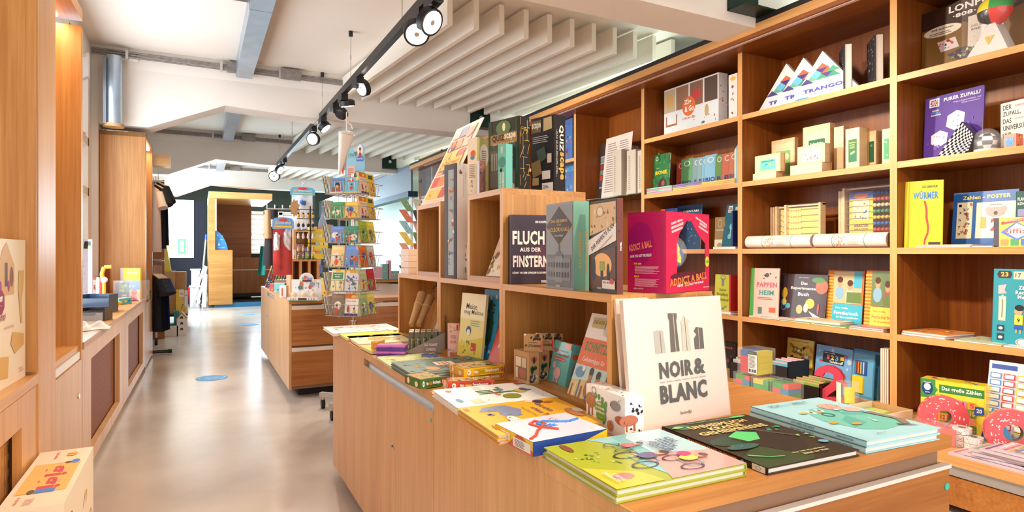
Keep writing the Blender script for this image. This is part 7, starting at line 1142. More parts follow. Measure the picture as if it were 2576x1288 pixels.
def on(xl, xr, yt, Y_, z, col, lab, art=(), dep=.04, cat='box', name='card_box', lean=0, m='gloss'):
    L, R = aty(xl, HY, Y_), aty(xr, HY, Y_); L.z = R.z = z; return carton(name, lab, face(L, R, yt, None, lean), dep, col, front=art, cat=cat, m=m)
on(746, 764, 614, 5.82, zq, (150, 110, 100), 'brown leaf pattern pack on the cube shelf of the second counter', [('s', .1, .1, .9, .9, 7, [(226, 210, 190)], .12)])
on(738, 745, 628, 5.8, zq, (240, 220, 200), 'narrow cream pack beside the brown leaf pack', [('r', .2, .1, .5, .4, (220, 90, 70))])
on(768, 783, 622, 5.79, zq, (70, 120, 200), 'blue triangular pack beside the wooden bead figures', [('p', [(0, 0), (1, 0), (0, .8)], (170, 190, 60))])
e = thing('counter_display', 'tall yellow booklet display with stepped trays on the second counter shelf', 'display box', aty(790, 650, 5.72)); P0 = aty(783, HY, 5.76); P1 = aty(828, HY, 5.76); yb = 5.76
MB().prism([(P0.x, yb, zq), (P0.x, yb+.2, zq), (P0.x, yb+.2, zq+.33), (P0.x, yb+.12, zq+.33)], (.005, 0, 0), 'ink', (250, 226, 70)).build('side', e)
for k in range(4): MB().box((P0.x, yb+.05*k, zq+.075*k), (P1.x, yb+.05*k+.003, zq+.05+.075*k), 'ink', (252, 224, 60)).build('tray_front', e)
for k in range(4):
    for j in range(4):
        A = V3((P0.x+.008+(P1.x-P0.x)*.25*j, yb+.05*k+.01, zq+.075*k)); c = MB().obb(A, V3(((P1.x-P0.x)*.2, 0, 0)), V3((0, .01, .075)), V3((0, .006, 0)), 'ink', [(250, 240, 190), (240, 150, 120), (160, 210, 220), (250, 226, 130)][(k+j) % 4]); tag(c.build('mini_book', origin=A), 'tiny booklet in the yellow display on the second counter', 'booklet', 'tiny booklets in the yellow display')
# hanging key ring rack
R_ = aty(765, HY, 5.55); e = thing('key_ring_rack', 'slim rack of small hanging figures beside the yellow display', 'rack', (R_.x, 5.55, zq)); MB().cyl((R_.x+.05, 5.55, zq), (R_.x+.05, 5.55, zq+.46), .006, 'black_metal').box((R_.x-.03, 5.5, zq), (R_.x+.1, 5.6, zq+.006), 'black_metal').build('pole', e)
for k, z in enumerate((.43, .35, .25, .14, .07)):
    MB().cyl((R_.x-.06, 5.54, zq+z), (R_.x+.09, 5.54, zq+z), .003, 'black_metal').build('hook_bar', e)
    for j in range(4):
        A = V3((R_.x-.05+.04*j, 5.53, zq+z-.015)); c = MB(); c.cyl(A, A-up*.012, .002, 'wire', n=5).ball(A-up*.022, .010, 'ink', [(60, 50, 50), (230, 200, 160), (236, 226, 226), (220, 170, 120), (220, 170, 120)][k], n=8).ball(A-up*.043, .013, 'ink', [(240, 180, 60), (50, 40, 44), (240, 230, 230), (226, 180, 130), (120, 150, 70)][k], n=8, sc=(1, 1, 1.4))
        tag(c.build('key_ring', origin=A), 'small figure hanging from the %s bar of the slim rack' % ['top', 'second', 'middle', 'fourth', 'lowest'][k], 'key ring', 'figures on the %s bar' % ['top', 'second', 'middle', 'fourth', 'lowest'][k])
# costumes in film on hangers
CR = aty(690, 522, 6.3)
e = thing('clothes_rail', 'metal rail with upright pegs carrying the packed costumes', 'clothes rail', (CR.x, 6.3, 0))
a_, b_ = aty(672, 525, 6.35), aty(760, 525, 6.35); MB().cyl((a_.x, 6.35, a_.z), (b_.x, 6.35, a_.z), .008, 'chrome').build('bar', e); MB().cyl((b_.x, 6.35, ZI), (b_.x, 6.35, a_.z), .01, 'chrome').build('post', e)
for k in range(4): xx = a_.x+.07*k; MB().cyl((xx, 6.35, a_.z), (xx, 6.35, a_.z+.04), .006, 'chrome').build('peg', e)
def costume(lab, xl, xr, yt, yb, Y_, parts, hdr, txt, nm='packed_costume'):
    L, R = aty(xl, yb, Y_), aty(xr, yb, Y_); T = aty(xl, yt, Y_); w_ = R.x-L.x; h_ = T.z-L.z; e = thing(nm, lab, 'costume', (L.x, Y_, L.z)); O = V3((L.x, Y_, L.z)); X, Y, Z = V3((1, 0, 0)), V3((0, 1, 0)), up
    for nmx, cell in parts:
        m = MB()
        for (u0, v0, u1, v1, col, bul) in cell:
            c0 = O+X*w_*u0+Z*h_*v0; ww, hh = w_*(u1-u0), h_*(v1-v0)
            m.grid(lambda u, v: c0+X*ww*u+Z*hh*v+Y*(-bul*math.sin(math.pi*u)*math.sin(math.pi*min(1, v+.1))-.012*math.sin(9*u+7*v)*math.sin(11*v)), 10, 14, 'cloth', col)
            m.grid(lambda u, v: c0+X*ww*u+Z*hh*v+Y*.012, 2, 2, 'cloth', col)
        m.build(nmx, e)
    m = MB(); m.prism([O+X*w_*a+Z*h_*b+Y*-.03 for a, b in ((0, .8), (1, .8), (1, .93), (.9, .98), (.6, 1), (.4, 1), (.1, .98), (0, .93))], Y*.004, 'ink', hdr)
    m.art((O-Y*.031, X, Z, -Y, w_, h_), [('e', .5, .95, .2, .03, (220, 40, 50)), ('T', txt, .5, .90, .75, .04, (236, 236, 246)), ('r', .1, .82, .9, .85, (246, 206, 60)), ('e', .2, .9, .06, .04, SK)]); m.build('header_card', e)
    MB().tube([O+X*w_*.5+Z*h_, O+X*w_*.5+Z*(h_+.02), O+X*w_*.56+Z*(h_+.035), O+X*w_*.5+Z*(h_+.05)], .005, 'white_plastic').build('hook', e)
    MB().grid(lambda u, v: O+X*w_*u+Z*h_*v+Y*(-.045+.006*math.sin(13*u+5*v)), 12, 16, 'film').build('film', e)
costume('red racing driver costume in film with white sleeves', 684, 738, 546, 692, 5.6, [('suit', [(.05, .0, .95, .8, (196, 40, 36), .03), (.5, .4, .9, .82, (230, 226, 230), .035)]), ('sleeve', [(.08, .42, .38, .74, (238, 236, 240), .06)]), ('checks', [(.36+.04*(k % 2), .1+.03*k, .40+.04*(k % 2), .13+.03*k, (30, 28, 32), .045) for k in range(20)])], (110, 170, 226), 'RACE CAR DRIVER')
costume('white astronaut costume in film under a blue header card', 729, 791, 469, 575, 6.35, [('suit', [(.08, 0, .92, .82, (236, 240, 246), .04)]), ('badge', [(.35, .55, .65, .7, (60, 110, 190), .05)])], (90, 180, 214), 'ASTRONAUT')
for k, (xl, xr, yt, yb, col, lab) in enumerate(((664, 684, 528, 600, (206, 170, 130), 'tan costume top hanging at the left end of the rail'), (662, 690, 570, 668, (66, 60, 64), 'dark grey costume hanging below the tan one'), (676, 700, 520, 552, (50, 50, 60), 'black costume straps hanging behind the tan one'))):
    L, R = aty(xl, yb, 6.3+.06*k), aty(xr, yb, 6.3+.06*k); T = aty(xl, yt, 6.3+.06*k); w_, h_ = R.x-L.x, T.z-L.z; m = MB(); O = L.copy()
    for s_ in (0, .03): m.grid(lambda u, v: O+V3((w_*(u*(1-.3*v)+.25*v*(1 if k != 0 else .4)), s_-.03*math.sin(math.pi*u), h_*v)), 8, 8, 'cloth', col)
    tag(m.build('costume', origin=O), lab, 'costume')
P = aty(738, 525, 6.3); m = MB(); pts = [(P.x+.05*(1 if k % 2 else .7)*math.cos(k*math.pi/9), P.z+.09*(1 if k % 2 else .78)*math.sin(k*math.pi/9)) for k in range(18)]; m.prism([(x, 6.2, z) for x, z in pts], (0, .006, 0), 'kraft'); tag(m.build('card_hedgehog', origin=(P.x, 6.2, P.z)), 'spiky brown card figure hanging beside the astronaut costume', 'ornament')
P = aty(825, 560, 6.6); L = aty(790, HY, 6.6); m = MB(); O = V3((L.x, 6.6, ZI)); m.prism([O, O+V3((.16, 0, 0)), O+V3((.13, 0, .68)), O+V3((.09, 0, .79)), O+V3((.05, 0, .69))], (0, .02, 0), 'gloss', (150, 170, 190)); m.art((O, V3((1, 0, 0)), up, V3((0, -1, 0)), .16, .5), [('p', [(.3, .1), (.95, .0), (.8, .8), (.58, 1)], (40, 34, 36)), ('e', .4, .4, .14, .1, (90, 120, 180)), ('s', .3, .1, .8, .6, 8, cm, .08)], 'gloss'); tag(m.build('packed_costume', origin=O), 'pointed dark costume pack standing behind the card spinner', 'costume')
# far counter goods
for k, (xl, xr, yt, col, lab) in enumerate(((940, 962, 672, (236, 180, 190), 'pink box on the far counter behind the spinner'), (962, 978, 664, (130, 190, 180), 'turquoise box on the far counter'), (976, 984, 655, (240, 170, 180), 'narrow pink upright card on the far counter'), (984, 1004, 682, (150, 190, 180), 'flowered low box on the far counter'))):
    L, R = aty(xl, HY, 8.3), aty(xr, HY, 8.3); L.z = R.z = .7605; carton('card_box', lab, face(L, R, yt), .1, col, front=[('s', .1, .1, .9, .9, 8, [WHITE, (220, 90, 90)], .08)])
# ============================================================ goods on the left window shelf
ZW = ZL+.0005
def lf(xl, xr, yt, yb, col, lab, art=(), dep=.05, cat='box', name='card_box', m='gloss', lean=0, z=ZW):
    return carton(name, lab, zface((xl, yb), (xr, yb), yt, z, lean), dep, col, front=art, cat=cat, m=m)
lf(303, 353, 674, 753, (250, 206, 50), 'yellow book with a blue plane picture at the end of the window shelf', [('r', 0, 0, 1, .6, (50, 130, 210)), ('s', .05, .1, .95, .55, 12, [WHITE, (110, 110, 120)], .07), ('r', 0, 0, .14, 1, (180, 170, 170)), ('t', 'BRICK BUILD', .6, .84, .5, .05, WHITE), ('r', .45, 0, 1, .3, (240, 190, 60)), ('e', .7, .22, .14, .1, (210, 60, 50))], .02, 'book', 'book')
lf(272, 300, 675, 750, (240, 226, 150), 'cream and blue book left of the yellow plane book', [('r', 0, .2, 1, .55, (60, 130, 200)), ('r', 0, 0, .2, 1, (180, 160, 160))], .02, 'book', 'book')
lf(264, 272, 677, 752, (150, 50, 40), 'narrow red book left of the cream and blue one', (), .02, 'book', 'book')
lf(231, 254, 659, 748, (150, 54, 44), 'dark red box behind the yellow toy arm', [('r', 0, 0, .3, 1, (90, 40, 40))], .06)
lf(222, 250, 698, 760, (240, 130, 130), 'pink box with a white label below the dark red box', [('r', .35, .2, .85, .9, WHITE), ('T', 'R', .6, .6, .2, .2, (210, 60, 60))], .05)
lf(205, 231, 602, 770, (226, 220, 236), 'tall white picture board leaning by the window', [('s', .1, .1, .9, .8, 24, [(150, 110, 150), (110, 140, 120), (200, 120, 130)], .04), ('p', [(.2, .86), (.9, .86), (.9, .97), (.3, .97)], (30, 40, 40)), ('e', .75, .88, .15, .03, (120, 180, 80))], .01, 'board', 'picture_board')
f = zface((285, 757), (352, 757), 706, ZW); O, U, V, N, w_, h_ = f; e = thing('acrylic_stand', 'clear acrylic stand with dark green card before the yellow books', 'stand', O)
MB().obb(O, U*w_, V*h_, -N*.003, 'acrylic').obb(O+U*w_, -N*.14, V*h_, U*.003, 'acrylic').obb(O, -N*.14, V*h_, U*.003, 'acrylic').build('box', e); c = MB().obb(O-N*.02, U*w_*.55, V*h_*.9, -N*.002, 'ink', (60, 60, 50)); c.art((O-N*.0195, U, V, N, w_*.55, h_*.9), [('s', .1, .5, .9, .9, 6, [(110, 160, 60)], .12), ('l', .5, .05, .9, .4, 3, (190, 180, 180))]); c.build('card', e)
f = zface((300, 767), (331, 763), 752, ZW); O, U, V, N, w_, h_ = f; e = thing('basket', 'turquoise basket of small packs at the shelf edge', 'basket', O)
m = MB(); t_ = .003; dp_ = .10; cb = (70, 196, 206)
m.obb(O, U*w_, V*h_, -N*t_, 'gloss', cb).obb(O-N*dp_, U*w_, V*h_, -N*t_, 'gloss', cb).obb(O, -N*dp_, V*h_, U*t_, 'gloss', cb).obb(O+U*w_, -N*dp_, V*h_, U*t_, 'gloss', cb).obb(O, U*w_, -N*dp_, V*t_, 'gloss', cb); m.art(f, [('e', .2, .5, .1, .2, (240, 130, 60)), ('e', .5, .5, .1, .2, (246, 200, 90)), ('e', .8, .5, .1, .2, (60, 110, 190))], 'gloss'); m.build('basket_body', e)
for k in range(5): 
    A = O-N*(.02+.016*k)+U*w_*(.1+.12*(k % 3))+up*.004; tag(MB().obb(A, U*w_*.5, up*.045+N*.01, -N*.008, 'ink', [(246, 240, 236), (240, 200, 60), (236, 236, 240), (200, 60, 60), (246, 240, 236)][k]).build('small_pack', origin=A), 'small flat pack standing in the turquoise basket', 'pack', 'packs in the turquoise basket')
P = atz(335, 757, ZW); m = MB(); m.grid(lambda u, v: P+V3((-.05+.1*u, .12*v-.02, .055*math.sin(math.pi*u)*math.sin(math.pi*(v*.9+.05)))), 10, 10, 'gloss', (190, 50, 48)); tag(m.build('red_pouch', origin=P), 'red rounded pouch beside the turquoise basket', 'pouch')
def tray(xl, xr, yb, yt, dp_, col, lab, mat='gloss'):
    f = zface((xl, yb), (xr, yb-1), yt, ZW); O, U, V, N, w_, h_ = f; m = MB(); t_ = .004
    m.obb(O, U*w_, V*h_*.8, -N*t_, mat, col).obb(O-N*dp_, U*w_, V*h_, -N*t_, mat, col).obb(O, -N*dp_, V*h_, U*t_, mat, col).obb(O+U*w_, -N*dp_, V*h_, U*t_, mat, col).obb(O, U*w_, -N*dp_, V*t_, mat, col); o = m.build('open_tray', origin=O); return tag(o, lab, 'tray'), f
o, f = tray(196, 272, 788, 742, .14, (44, 64, 92), 'dark blue open tray on the window shelf')
for k in range(4):
    A = f[0]+f[1]*(.03+.035*k)-f[3]*.05+up*.006; m = MB(); m.cyl(A, A+up*(.06+.02*(k % 2)), .016, 'gloss', (206, 236, 236), n=8, r2=.004); tag(m.build('mint_figure', origin=A), 'pale mint pointed figure in the dark blue tray', 'figure', 'mint figures in the blue tray')
rr = random.Random(4)
for k in range(14):
    A = f[0]+f[1]*rr.uniform(.0, f[4]*.9)-f[3]*rr.uniform(.16, .24)+up*rr.uniform(.001, .04); tag(MB().ball(A+up*.02, .02, 'gloss', (250, 206, 60), n=8, sc=(1.2, 1, .8)).build('yellow_toy', origin=A), 'small yellow toy in the heap behind the blue tray', 'toy', 'yellow toys heaped behind the blue tray')
tray(196, 262, 808, 776, .10, (40, 30, 30), 'black open tray in front of the blue tray')
tray(180, 240, 820, 790, .08, (206, 196, 176), 'clear shallow tray nearest the tall shelving', 'acrylic')
for k, (xl, xr, yb, lab) in enumerate(((200, 276, 832, 'upper white plastic bag spilling over the shelf edge'), (176, 236, 836, 'white plastic bag against the tall shelving'))):
    A = atz(xl, yb, ZW); B_ = atz(xr, yb-4, ZW); U = B_-A; m = MB(); rr = random.Random(k+3); N_ = V3((-U.y, U.x, 0)).normalized()
    ph = [rr.uniform(0, 6) for _ in range(6)]
    m.grid(lambda u, v: A+U*u+N_*(.16*v)+up*(.002+abs(.03*math.sin(math.pi*u)*math.sin(math.pi*v)*(1+.5*math.sin(9*u+ph[0])+.4*math.sin(13*v+ph[1])))), 22, 16, 'white_lac'); tag(m.build('plastic_bag', origin=A), lab, 'bag')
# yellow toy arm
P = atz(262, 760, ZW); m = MB(); sx = lambda x, y: aty(x, y, P.y)
m.tube([sx(262, 712), sx(256, 690), sx(262, 672), sx(280, 671)], .016, 'gloss', (240, 180, 40), n=8).ball(sx(262, 704), .028, 'gloss', (240, 236, 230), n=10).cyl(V3((P.x, P.y, ZW)), sx(262, 712), .014, 'gloss', (240, 180, 40), n=10); tag(m.build('toy_robot_arm', origin=P), 'yellow jointed toy robot arm on the window shelf', 'toy')
# big plank toy box in the niche at the left edge and its twin on the floor
z0 = .6905; R_ = aty(64, HY, y97-.035); R_.z = z0; L_ = R_-V3((.02, .48, 0)); f = face(L_, R_, None, EYE.z+(HY-604)/F*(R_-EYE).dot(fw)-z0); 
carton('toy_box', 'large cream plank toy box standing in the left shelving', f, .10, (252, 234, 206), front=[('p', [(.42, .62), (.42, .82), (.5, .93), (.58, .98), (.66, .9), (.74, .82), (.74, .62)], (226, 180, 120)), ('r', .54, .68, .6, .84, (110, 80, 60)), ('e', .68, .74, .04, .07, (150, 90, 60)), ('e', .46, .68, .02, .04, (170, 60, 150)), ('e', .62, .68, .02, .04, (170, 60, 150)), ('p', [(.82, .66), (.84, .78), (.96, .78), (.94, .66), (.9, .56), (.92, .4), (.88, .4)], (230, 190, 126)),
    ('p', [(.66, .28), (.7, .36), (.95, .32), (.95, .24), (.75, .2)], (226, 180, 110)), ('p', [(.4, .08), (.45, .22), (.62, .2), (.6, .06)], (230, 180, 100)), ('p', [(.36, .5), (.48, .5), (.53, .54), (.53, .62), (.48, .66), (.36, .66)], (160, 30, 80)), ('T', 'g', .46, .58, .07, .08, WHITE), ('t', 'gigi', .5, .48, .1, .05, (170, 50, 90)), ('t', 'creativity', .62, .4, .2, .03, (226, 170, 160)), ('l', .84, .06, .95, .1, 2, (220, 180, 170))], m='ink')
zt = .405
A, B_, D_ = atz(102, 1139, zt), atz(235, 1123, zt), atz(1, 1290, zt); U = B_-A; w_ = U.length; U.normalize(); dp_ = abs((D_-A).dot(U.cross(up))); n_ = U.cross(up)
O = A+n_*dp_; O.z = .0; wt = w_; dt = (O-A).dot(n_)
f = (O, U, up.copy(), n_, w_, zt)
o = carton('toy_box', 'large cream plank toy box standing on the floor at the left', f, dt, (252, 232, 204), m='ink', right=[('o', .2, .7, .06, .14, .25, (150, 110, 50)), ('s', .4, .1, .9, .8, 6, [(236, 190, 120), (240, 210, 170)], .08)],
    top=[('r', .1, .22, .9, .72, (244, 196, 110)), ('T', 'gigi', .52, .47, .40, .5, (220, 80, 96), -90), ('e', .34, .24, .06, .035, (110, 80, 50)), ('r', .4, .21, .72, .27, (90, 140, 220)), ('e', .8, .72, .08, .04, (90, 140, 220)), ('e', .68, .71, .06, .02, (110, 80, 50)), ('t', '20', .38, .92, .07, .05, (226, 110, 100), -90), ('t', '80', .38, .84, .07, .05, (226, 110, 100), -90), ('e', .66, .9, .1, .018, (240, 190, 100)), ('e', .66, .86, .1, .018, (240, 190, 100)), ('t', '100', .22, .12, .1, .05, (226, 110, 100), -90), ('l', .34, .05, .5, .14, 5, (226, 170, 160))])
P = LP(y140+.07, -.12, .6805); m = MB(); m.grid(lambda u, v: P+V3((-.06+.14*u*(1-.2*v), .05*math.sin(7*u+5*v), .14*v)), 12, 12, 'white_lac'); m.grid(lambda u, v: P+V3((-.06+.14*u*(1-.2*v), .1+.03*math.sin(5*u+4*v), .14*v)), 8, 8, 'white_lac'); tag(m.build('plastic_bag', origin=P), 'crumpled white bag standing in the lit niche', 'bag')
# ============================================================ clothes rail on the left
e = thing('clothes_rail', 'dark clothes rail on castors beyond the tall cabinet', 'clothes rail', (-.55, 8.0, 0))
Pf = atz(425, 890, 0); MB().cyl((XW+.05, Pf.y, .03), (Pf.x, Pf.y, .03), .018, 'rail_metal', n=10).build('foot_bar', e); MB().cyl((Pf.x-.01, Pf.y, .03), (Pf.x+.03, Pf.y, .03), .022, 'rubber', n=10).build('end_cap', e)
Pw = atz(393, 868, 0); MB().cyl((Pw.x-.015, Pw.y, .045), (Pw.x+.015, Pw.y, .045), .045, 'rubber', n=18).cyl((Pw.x, Pw.y, .05), (Pw.x, Pw.y, .16), .012, 'alu').build('castor', e)
for yy, zz in ((8.25, aty(410, 458, 8.25).z), (8.25, aty(410, 656, 8.25).z)):
    MB().cyl((XW+.03, yy, zz), (aty(412, 458, 8.25).x, yy, zz), .018, 'chrome', n=12).build('bar', e); MB().cyl((aty(408, 458, 8.25).x, yy, zz), (aty(414, 458, 8.25).x, yy, zz), .026, 'chrome', n=12).build('clamp', e)
def shirt(lab, c, w_, h_, col, Ydir, grp=None, sl=.2):
    """short sleeved shirt on a hanger: c is the neck point, hanging in the vertical plane along Ydir"""
    e = thing('t_shirt', lab, 't-shirt', c, grp); D = V3(Ydir).normalized(); n = D.cross(up); m = MB()
    prof = [(0, .0), (.12, -.01), (.30, -.05), (.5, -.10), (.66, -.28), (.54, -.34), (.42, -.26), (.42, -.6), (.44, -1)]
    R = [(a*w_, b*h_) for a, b in prof]
    for s_ in (-1, 1):
        def P(u, v, s_=s_):
            # u across from centre to side, v down
            zt_ = -.0-.12*u*h_*.8; hw = .42+.02*v; x = s_*u*hw*w_; z = zt_*(1-v)+(-h_)*v; return V3(c)+D*x+up*z+n*(.02*math.cos(u*1.4)*(.6+.4*v)+.012*math.sin(8*u+3)*v)
        m.grid(P, 8, 10, 'cloth', col); m.grid(lambda u, v, s_=s_: P(u, v, s_)-n*(2*(.02*math.cos(u*1.4)*(.6+.4*v))), 8, 10, 'cloth', col)
        # sleeve
        a = V3(c)+D*s_*.36*w_-up*.10*h_; b = V3(c)+D*s_*.60*w_-up*.34*h_; m.cyl(a, b, .036, 'cloth', col, n=12, r2=.05)
    m.build('shirt_body', e); hg = MB(); hg.tube([V3(c)+up*.10, V3(c)+up*.03, V3(c)], .004, 'wire'); hg.tube([V3(c)-D*.34*w_-up*.07*h_, V3(c), V3(c)+D*.34*w_-up*.07*h_], .009, 'beech', n=8); hg.build('hanger', e); return e
c0 = aty(392, 462, 8.0); xx = aty(404, 470, 8.1).x
for k in range(3):
    P = aty(386+6*k, 470-6*k, 7.86+.09*k); shirt(['white t-shirt at the front of the upper rail', 'front black t-shirt behind the white one on the upper rail', 'rear black t-shirt on the upper rail'][k], P, [.34, .44, .46][k], .72, [(226, 216, 214), (34, 34, 44), (26, 26, 36)][k], (.5, -.87, 0))
for k in range(5):
    P = aty(385+5*k, 690, 7.76+.08*k); shirt('navy t-shirt hanging on the lower rail', P, .38, .62, [(30, 34, 52), (26, 28, 44), (24, 30, 60), (20, 24, 50), (30, 50, 110)][k], (.5, -.87, 0), 'navy t-shirts on the lower rail')
# ============================================================ beyond the rail
def fb(xl, xr, yt, yb, Y_, col, lab, cat='box', name='carton', mat='corrugated', art=(), dep=.3):
    L, R = aty(xl, HY, Y_), aty(xr, HY, Y_); zb_ = aty(xl, yb, Y_).z; L.z = R.z = max(zb_, .0); return carton(name, lab, face(L, R, yt), dep, col, front=art, m=mat, cat=cat)
Pt = atz(472, 832, 0); e = thing('low_bench', 'low dark bench carrying the cardboard boxes', 'bench', (XW+.05, Pt.y, 0)); zb = aty(440, 791, Pt.y).z
MB().box((XW+.05, Pt.y, zb-.03), (Pt.x, Pt.y+.6, zb), 'plinth').build('top', e)
for a_ in (XW+.06, Pt.x-.05):
    for b_ in (Pt.y+.01, Pt.y+.55): MB().box((a_, b_, 0), (a_+.04, b_+.04, zb-.03), 'plinth').build('leg', e)
y_ = Pt.y+.06
def ob(xl, xr, yt, lab, col, mat, art=(), dep=.3, z=None, Y_=None, **k):
    L, R = aty(xl, HY, Y_ or y_), aty(xr, HY, Y_ or y_); L.z = R.z = (z or zb+.0005); return carton(k.get('name', 'carton'), lab, face(L, R, yt), dep, col, front=art, m=mat, cat=k.get('cat', 'box'))
ob(413, 441, 683, 'tall brown cardboard box on the low bench', (255, 255, 255), 'corrugated', Y_=y_+.12)
ob(442, 468, 684, 'second brown cardboard box on the low bench, right of the tall one', (255, 255, 255), 'corrugated', Y_=y_+.2, dep=.3)
ob(442, 463, 729, 'yellow toy box with white pictures in front of the cartons', (240, 200, 50), 'gloss', [('s', .1, .1, .9, .6, 8, [(190, 100, 60), (220, 60, 60), (120, 80, 60)], .12), ('r', .4, .7, 1, 1, WHITE), ('T', 'haba', .7, .84, .4, .08, (220, 60, 50))], dep=.08)
ob(464, 472, 731, 'narrow white toy box beside the yellow one', (240, 236, 230), 'gloss', [('T', 'haba', .5, .8, .8, .05, (220, 60, 50)), ('r', 0, .1, 1, .3, (240, 200, 60))], dep=.08)
P = aty(413, HY, y_+.16); m = MB(); zz = aty(413, 683, y_+.12).z+.001; P.z = zz; m.obb(P+V3((.0, 0, 0)), V3((.09, 0, 0)), V3((-.07, .02, .42)), V3((0, .1, 0)), 'gloss', (226, 200, 50)); tag(m.build('toy_box', origin=P), 'yellow box leaning on top of the tall cardboard box', 'box')
# toy castle
A = atz(393, 848, 0); B_ = atz(470, 845, 0); X = B_.x-A.x; e = thing('toy_castle', 'white card toy castle with a turquoise tower on the floor', 'toy', (A.x, A.y, 0)); hz = (845-818)*atz(430, 845, 0).y/1550
d_ = (B_-EYE).dot(fw)/1550; u_ = lambda x: A.x+(x-393)/(470-393)*X
m = MB(); m.box((A.x, A.y, 0), (u_(447), A.y+.012, 26*d_), 'ink', (240, 236, 230))
m.prism([(u_(444), A.y, 0), (u_(470), A.y, 0), (u_(470), A.y, 44*d_), (u_(456), A.y, 58*d_), (u_(444), A.y, 42*d_)], (0, .25, 0), 'ink', (240, 236, 230)); fr = (V3((u_(444), A.y, 0)), V3((1, 0, 0)), up, V3((0, -1, 0)), u_(470)-u_(444), 58*d_)
w3 = []
for v in (.3, .55, .8): w3 += [('r', .34, v-.06, .47, v, (60, 50, 50)), ('r', .5, v-.06, .63, v, (60, 50, 50)), ('e', .485, v+.01, .12, .04, (60, 50, 50))]
m.art(fr, w3); m.build('house_front', e); MB().prism([(u_(442), A.y-.004, 41*d_), (u_(456), A.y-.004, 60*d_), (u_(456), A.y-.004, 56*d_), (u_(444), A.y-.004, 40*d_)], (0, .26, 0), 'kraft').prism([(u_(472), A.y-.004, 43*d_), (u_(456), A.y-.004, 60*d_), (u_(456), A.y-.004, 56*d_), (u_(470), A.y-.004, 42*d_)], (0, .26, 0), 'kraft').build('roof', e)
m = MB(); m.box((u_(436), A.y+.1, 0), (u_(449), A.y+.2, 56*d_), 'ink', (40, 150, 160))
for k in range(3): m.box((u_(436+5*k), A.y+.1, 56*d_), (u_(439+5*k), A.y+.2, 61*d_), 'ink', (40, 150, 160))
m.box((A.x, A.y+.04, 0), (u_(436), A.y+.2, 30*d_), 'ink', (40, 130, 140)); m.build('tower', e)
# white lit panel, dark partition, tubs, ladder
YP = 12.4; a_, b_ = aty(380, 500, YP), aty(487, 648, YP)
o = tag(MB().box((XW, YP, b_.z), (b_.x, YP+.08, a_.z), 'white_lac').build('light_box', origin=(XW, YP, b_.z)), 'large white display panel with a picture map at the far left', 'panel'); MB().box((b_.x-.012, YP-.01, b_.z), (b_.x, YP, a_.z), 'strip_glow').box((a_.x, YP-.01, b_.z), (b_.x, YP, b_.z+.012), 'strip_glow').build('edge_light', o)
plain('lit_panel', (255, 240, 218), .5, emit=.1); MB().box((a_.x, YP-.006, b_.z+.015), (b_.x-.015, YP-.001, a_.z), 'lit_panel').build('lit_face', o)
p0, p1 = aty(416, 596, YP-.03), aty(470, 643, YP-.03); c = MB().box((p0.x, YP-.03, p1.z), (p1.x, YP-.02, p0.z), 'ink', (250, 226, 170)); c.art((V3((p0.x, YP-.03, p1.z)), V3((1, 0, 0)), up, V3((0, -1, 0)), p1.x-p0.x, p0.z-p1.z), [('s', .05, .05, .5, .95, 14, [(230, 120, 70), (240, 190, 90), (130, 180, 190)], .08), ('r', .58, .1, .95, .9, (90, 170, 110)), ('r', .66, .2, .86, .8, (170, 220, 230))]); tag(c.build('picture_map', origin=(p0.x, YP-.03, p1.z)), 'colourful picture map fixed low on the white display panel', 'map')
YQ = 15.2; a_, b_ = aty(400, 503, YQ), aty(528, 503, YQ); struct('wall_partition', MB().box((XW, YQ, 0), (min(b_.x, .14), YQ+.12, a_.z), 'navy'))
for k, (xl, xr, yt, yb) in enumerate(((481, 503, 681, 712), (478, 502, 713, 757))):
    L, R = aty(xl, yb, 13.9), aty(xr, yb, 13.9); T = aty(xl, yt, 13.9); z0 = 0 if k else .45
    e = thing('storage_tub', ['upper clear storage tub by the wooden booth', 'lower clear storage tub by the wooden booth'][k], 'tub', (L.x, 13.9, z0)); MB().box((L.x, 13.9, z0), (R.x, 14.3, z0+(.43 if k else .32)), 'tub').build('tub', e); MB().box((L.x-.02, 13.88, z0+(.43 if k else .32)), (R.x+.02, 14.32, z0+(.45 if k else .34)), 'white_plastic').build('lid', e)
P = aty(503, HY, 13.7); tag(MB().cyl((P.x-.1, 14.5, 0), (P.x-.1, 14.5, .40), .10, 'gloss', (190, 40, 40), n=18, r2=.13).build('bucket', origin=(P.x-.1, 14.5, 0)), 'red bucket behind the storage tubs', 'bucket')
e = thing('folding_trolley', 'folded white and pale blue trolley leaning by the booth', 'trolley', aty(500, 760, 13.4)); q = lambda x, y, Y_=13.4: aty(x, y, Y_)
for a_, b_ in (((481, 771), (515, 668)), ((496, 771), (520, 670)), ((510, 773), (518, 672)), ((516, 773), (519, 690))): MB().cyl(q(*a_), q(*b_), .022, 'white_plastic', n=8).build('frame_bar', e)
for x, y in ((507, 695), (500, 760), (512, 762)): p = q(x, y); MB().cyl(p, p+V3((.0, .04, 0)), .055, 'conduit', n=16).cyl(p-V3((0, .01, 0)), p+V3((0, .05, 0)), .03, 'white_plastic', n=12).build('wheel', e)
e = thing('broom', 'blue topped broom handle leaning behind the trolley', 'broom', aty(510, 700, 13.9)); MB().cyl(aty(512, 665, 13.9), aty(518, 600, 13.9), .016, 'alu', n=8).build('handle', e); MB().cyl(aty(518, 603, 13.9), aty(519, 590, 13.9), .02, 'ink', (30, 80, 200), n=8).build('grip', e); MB().cyl(V3((aty(510, 765, 13.9).x, 13.9, .0)), aty(512, 665, 13.9), .016, 'alu', n=8).build('lower_handle', e)
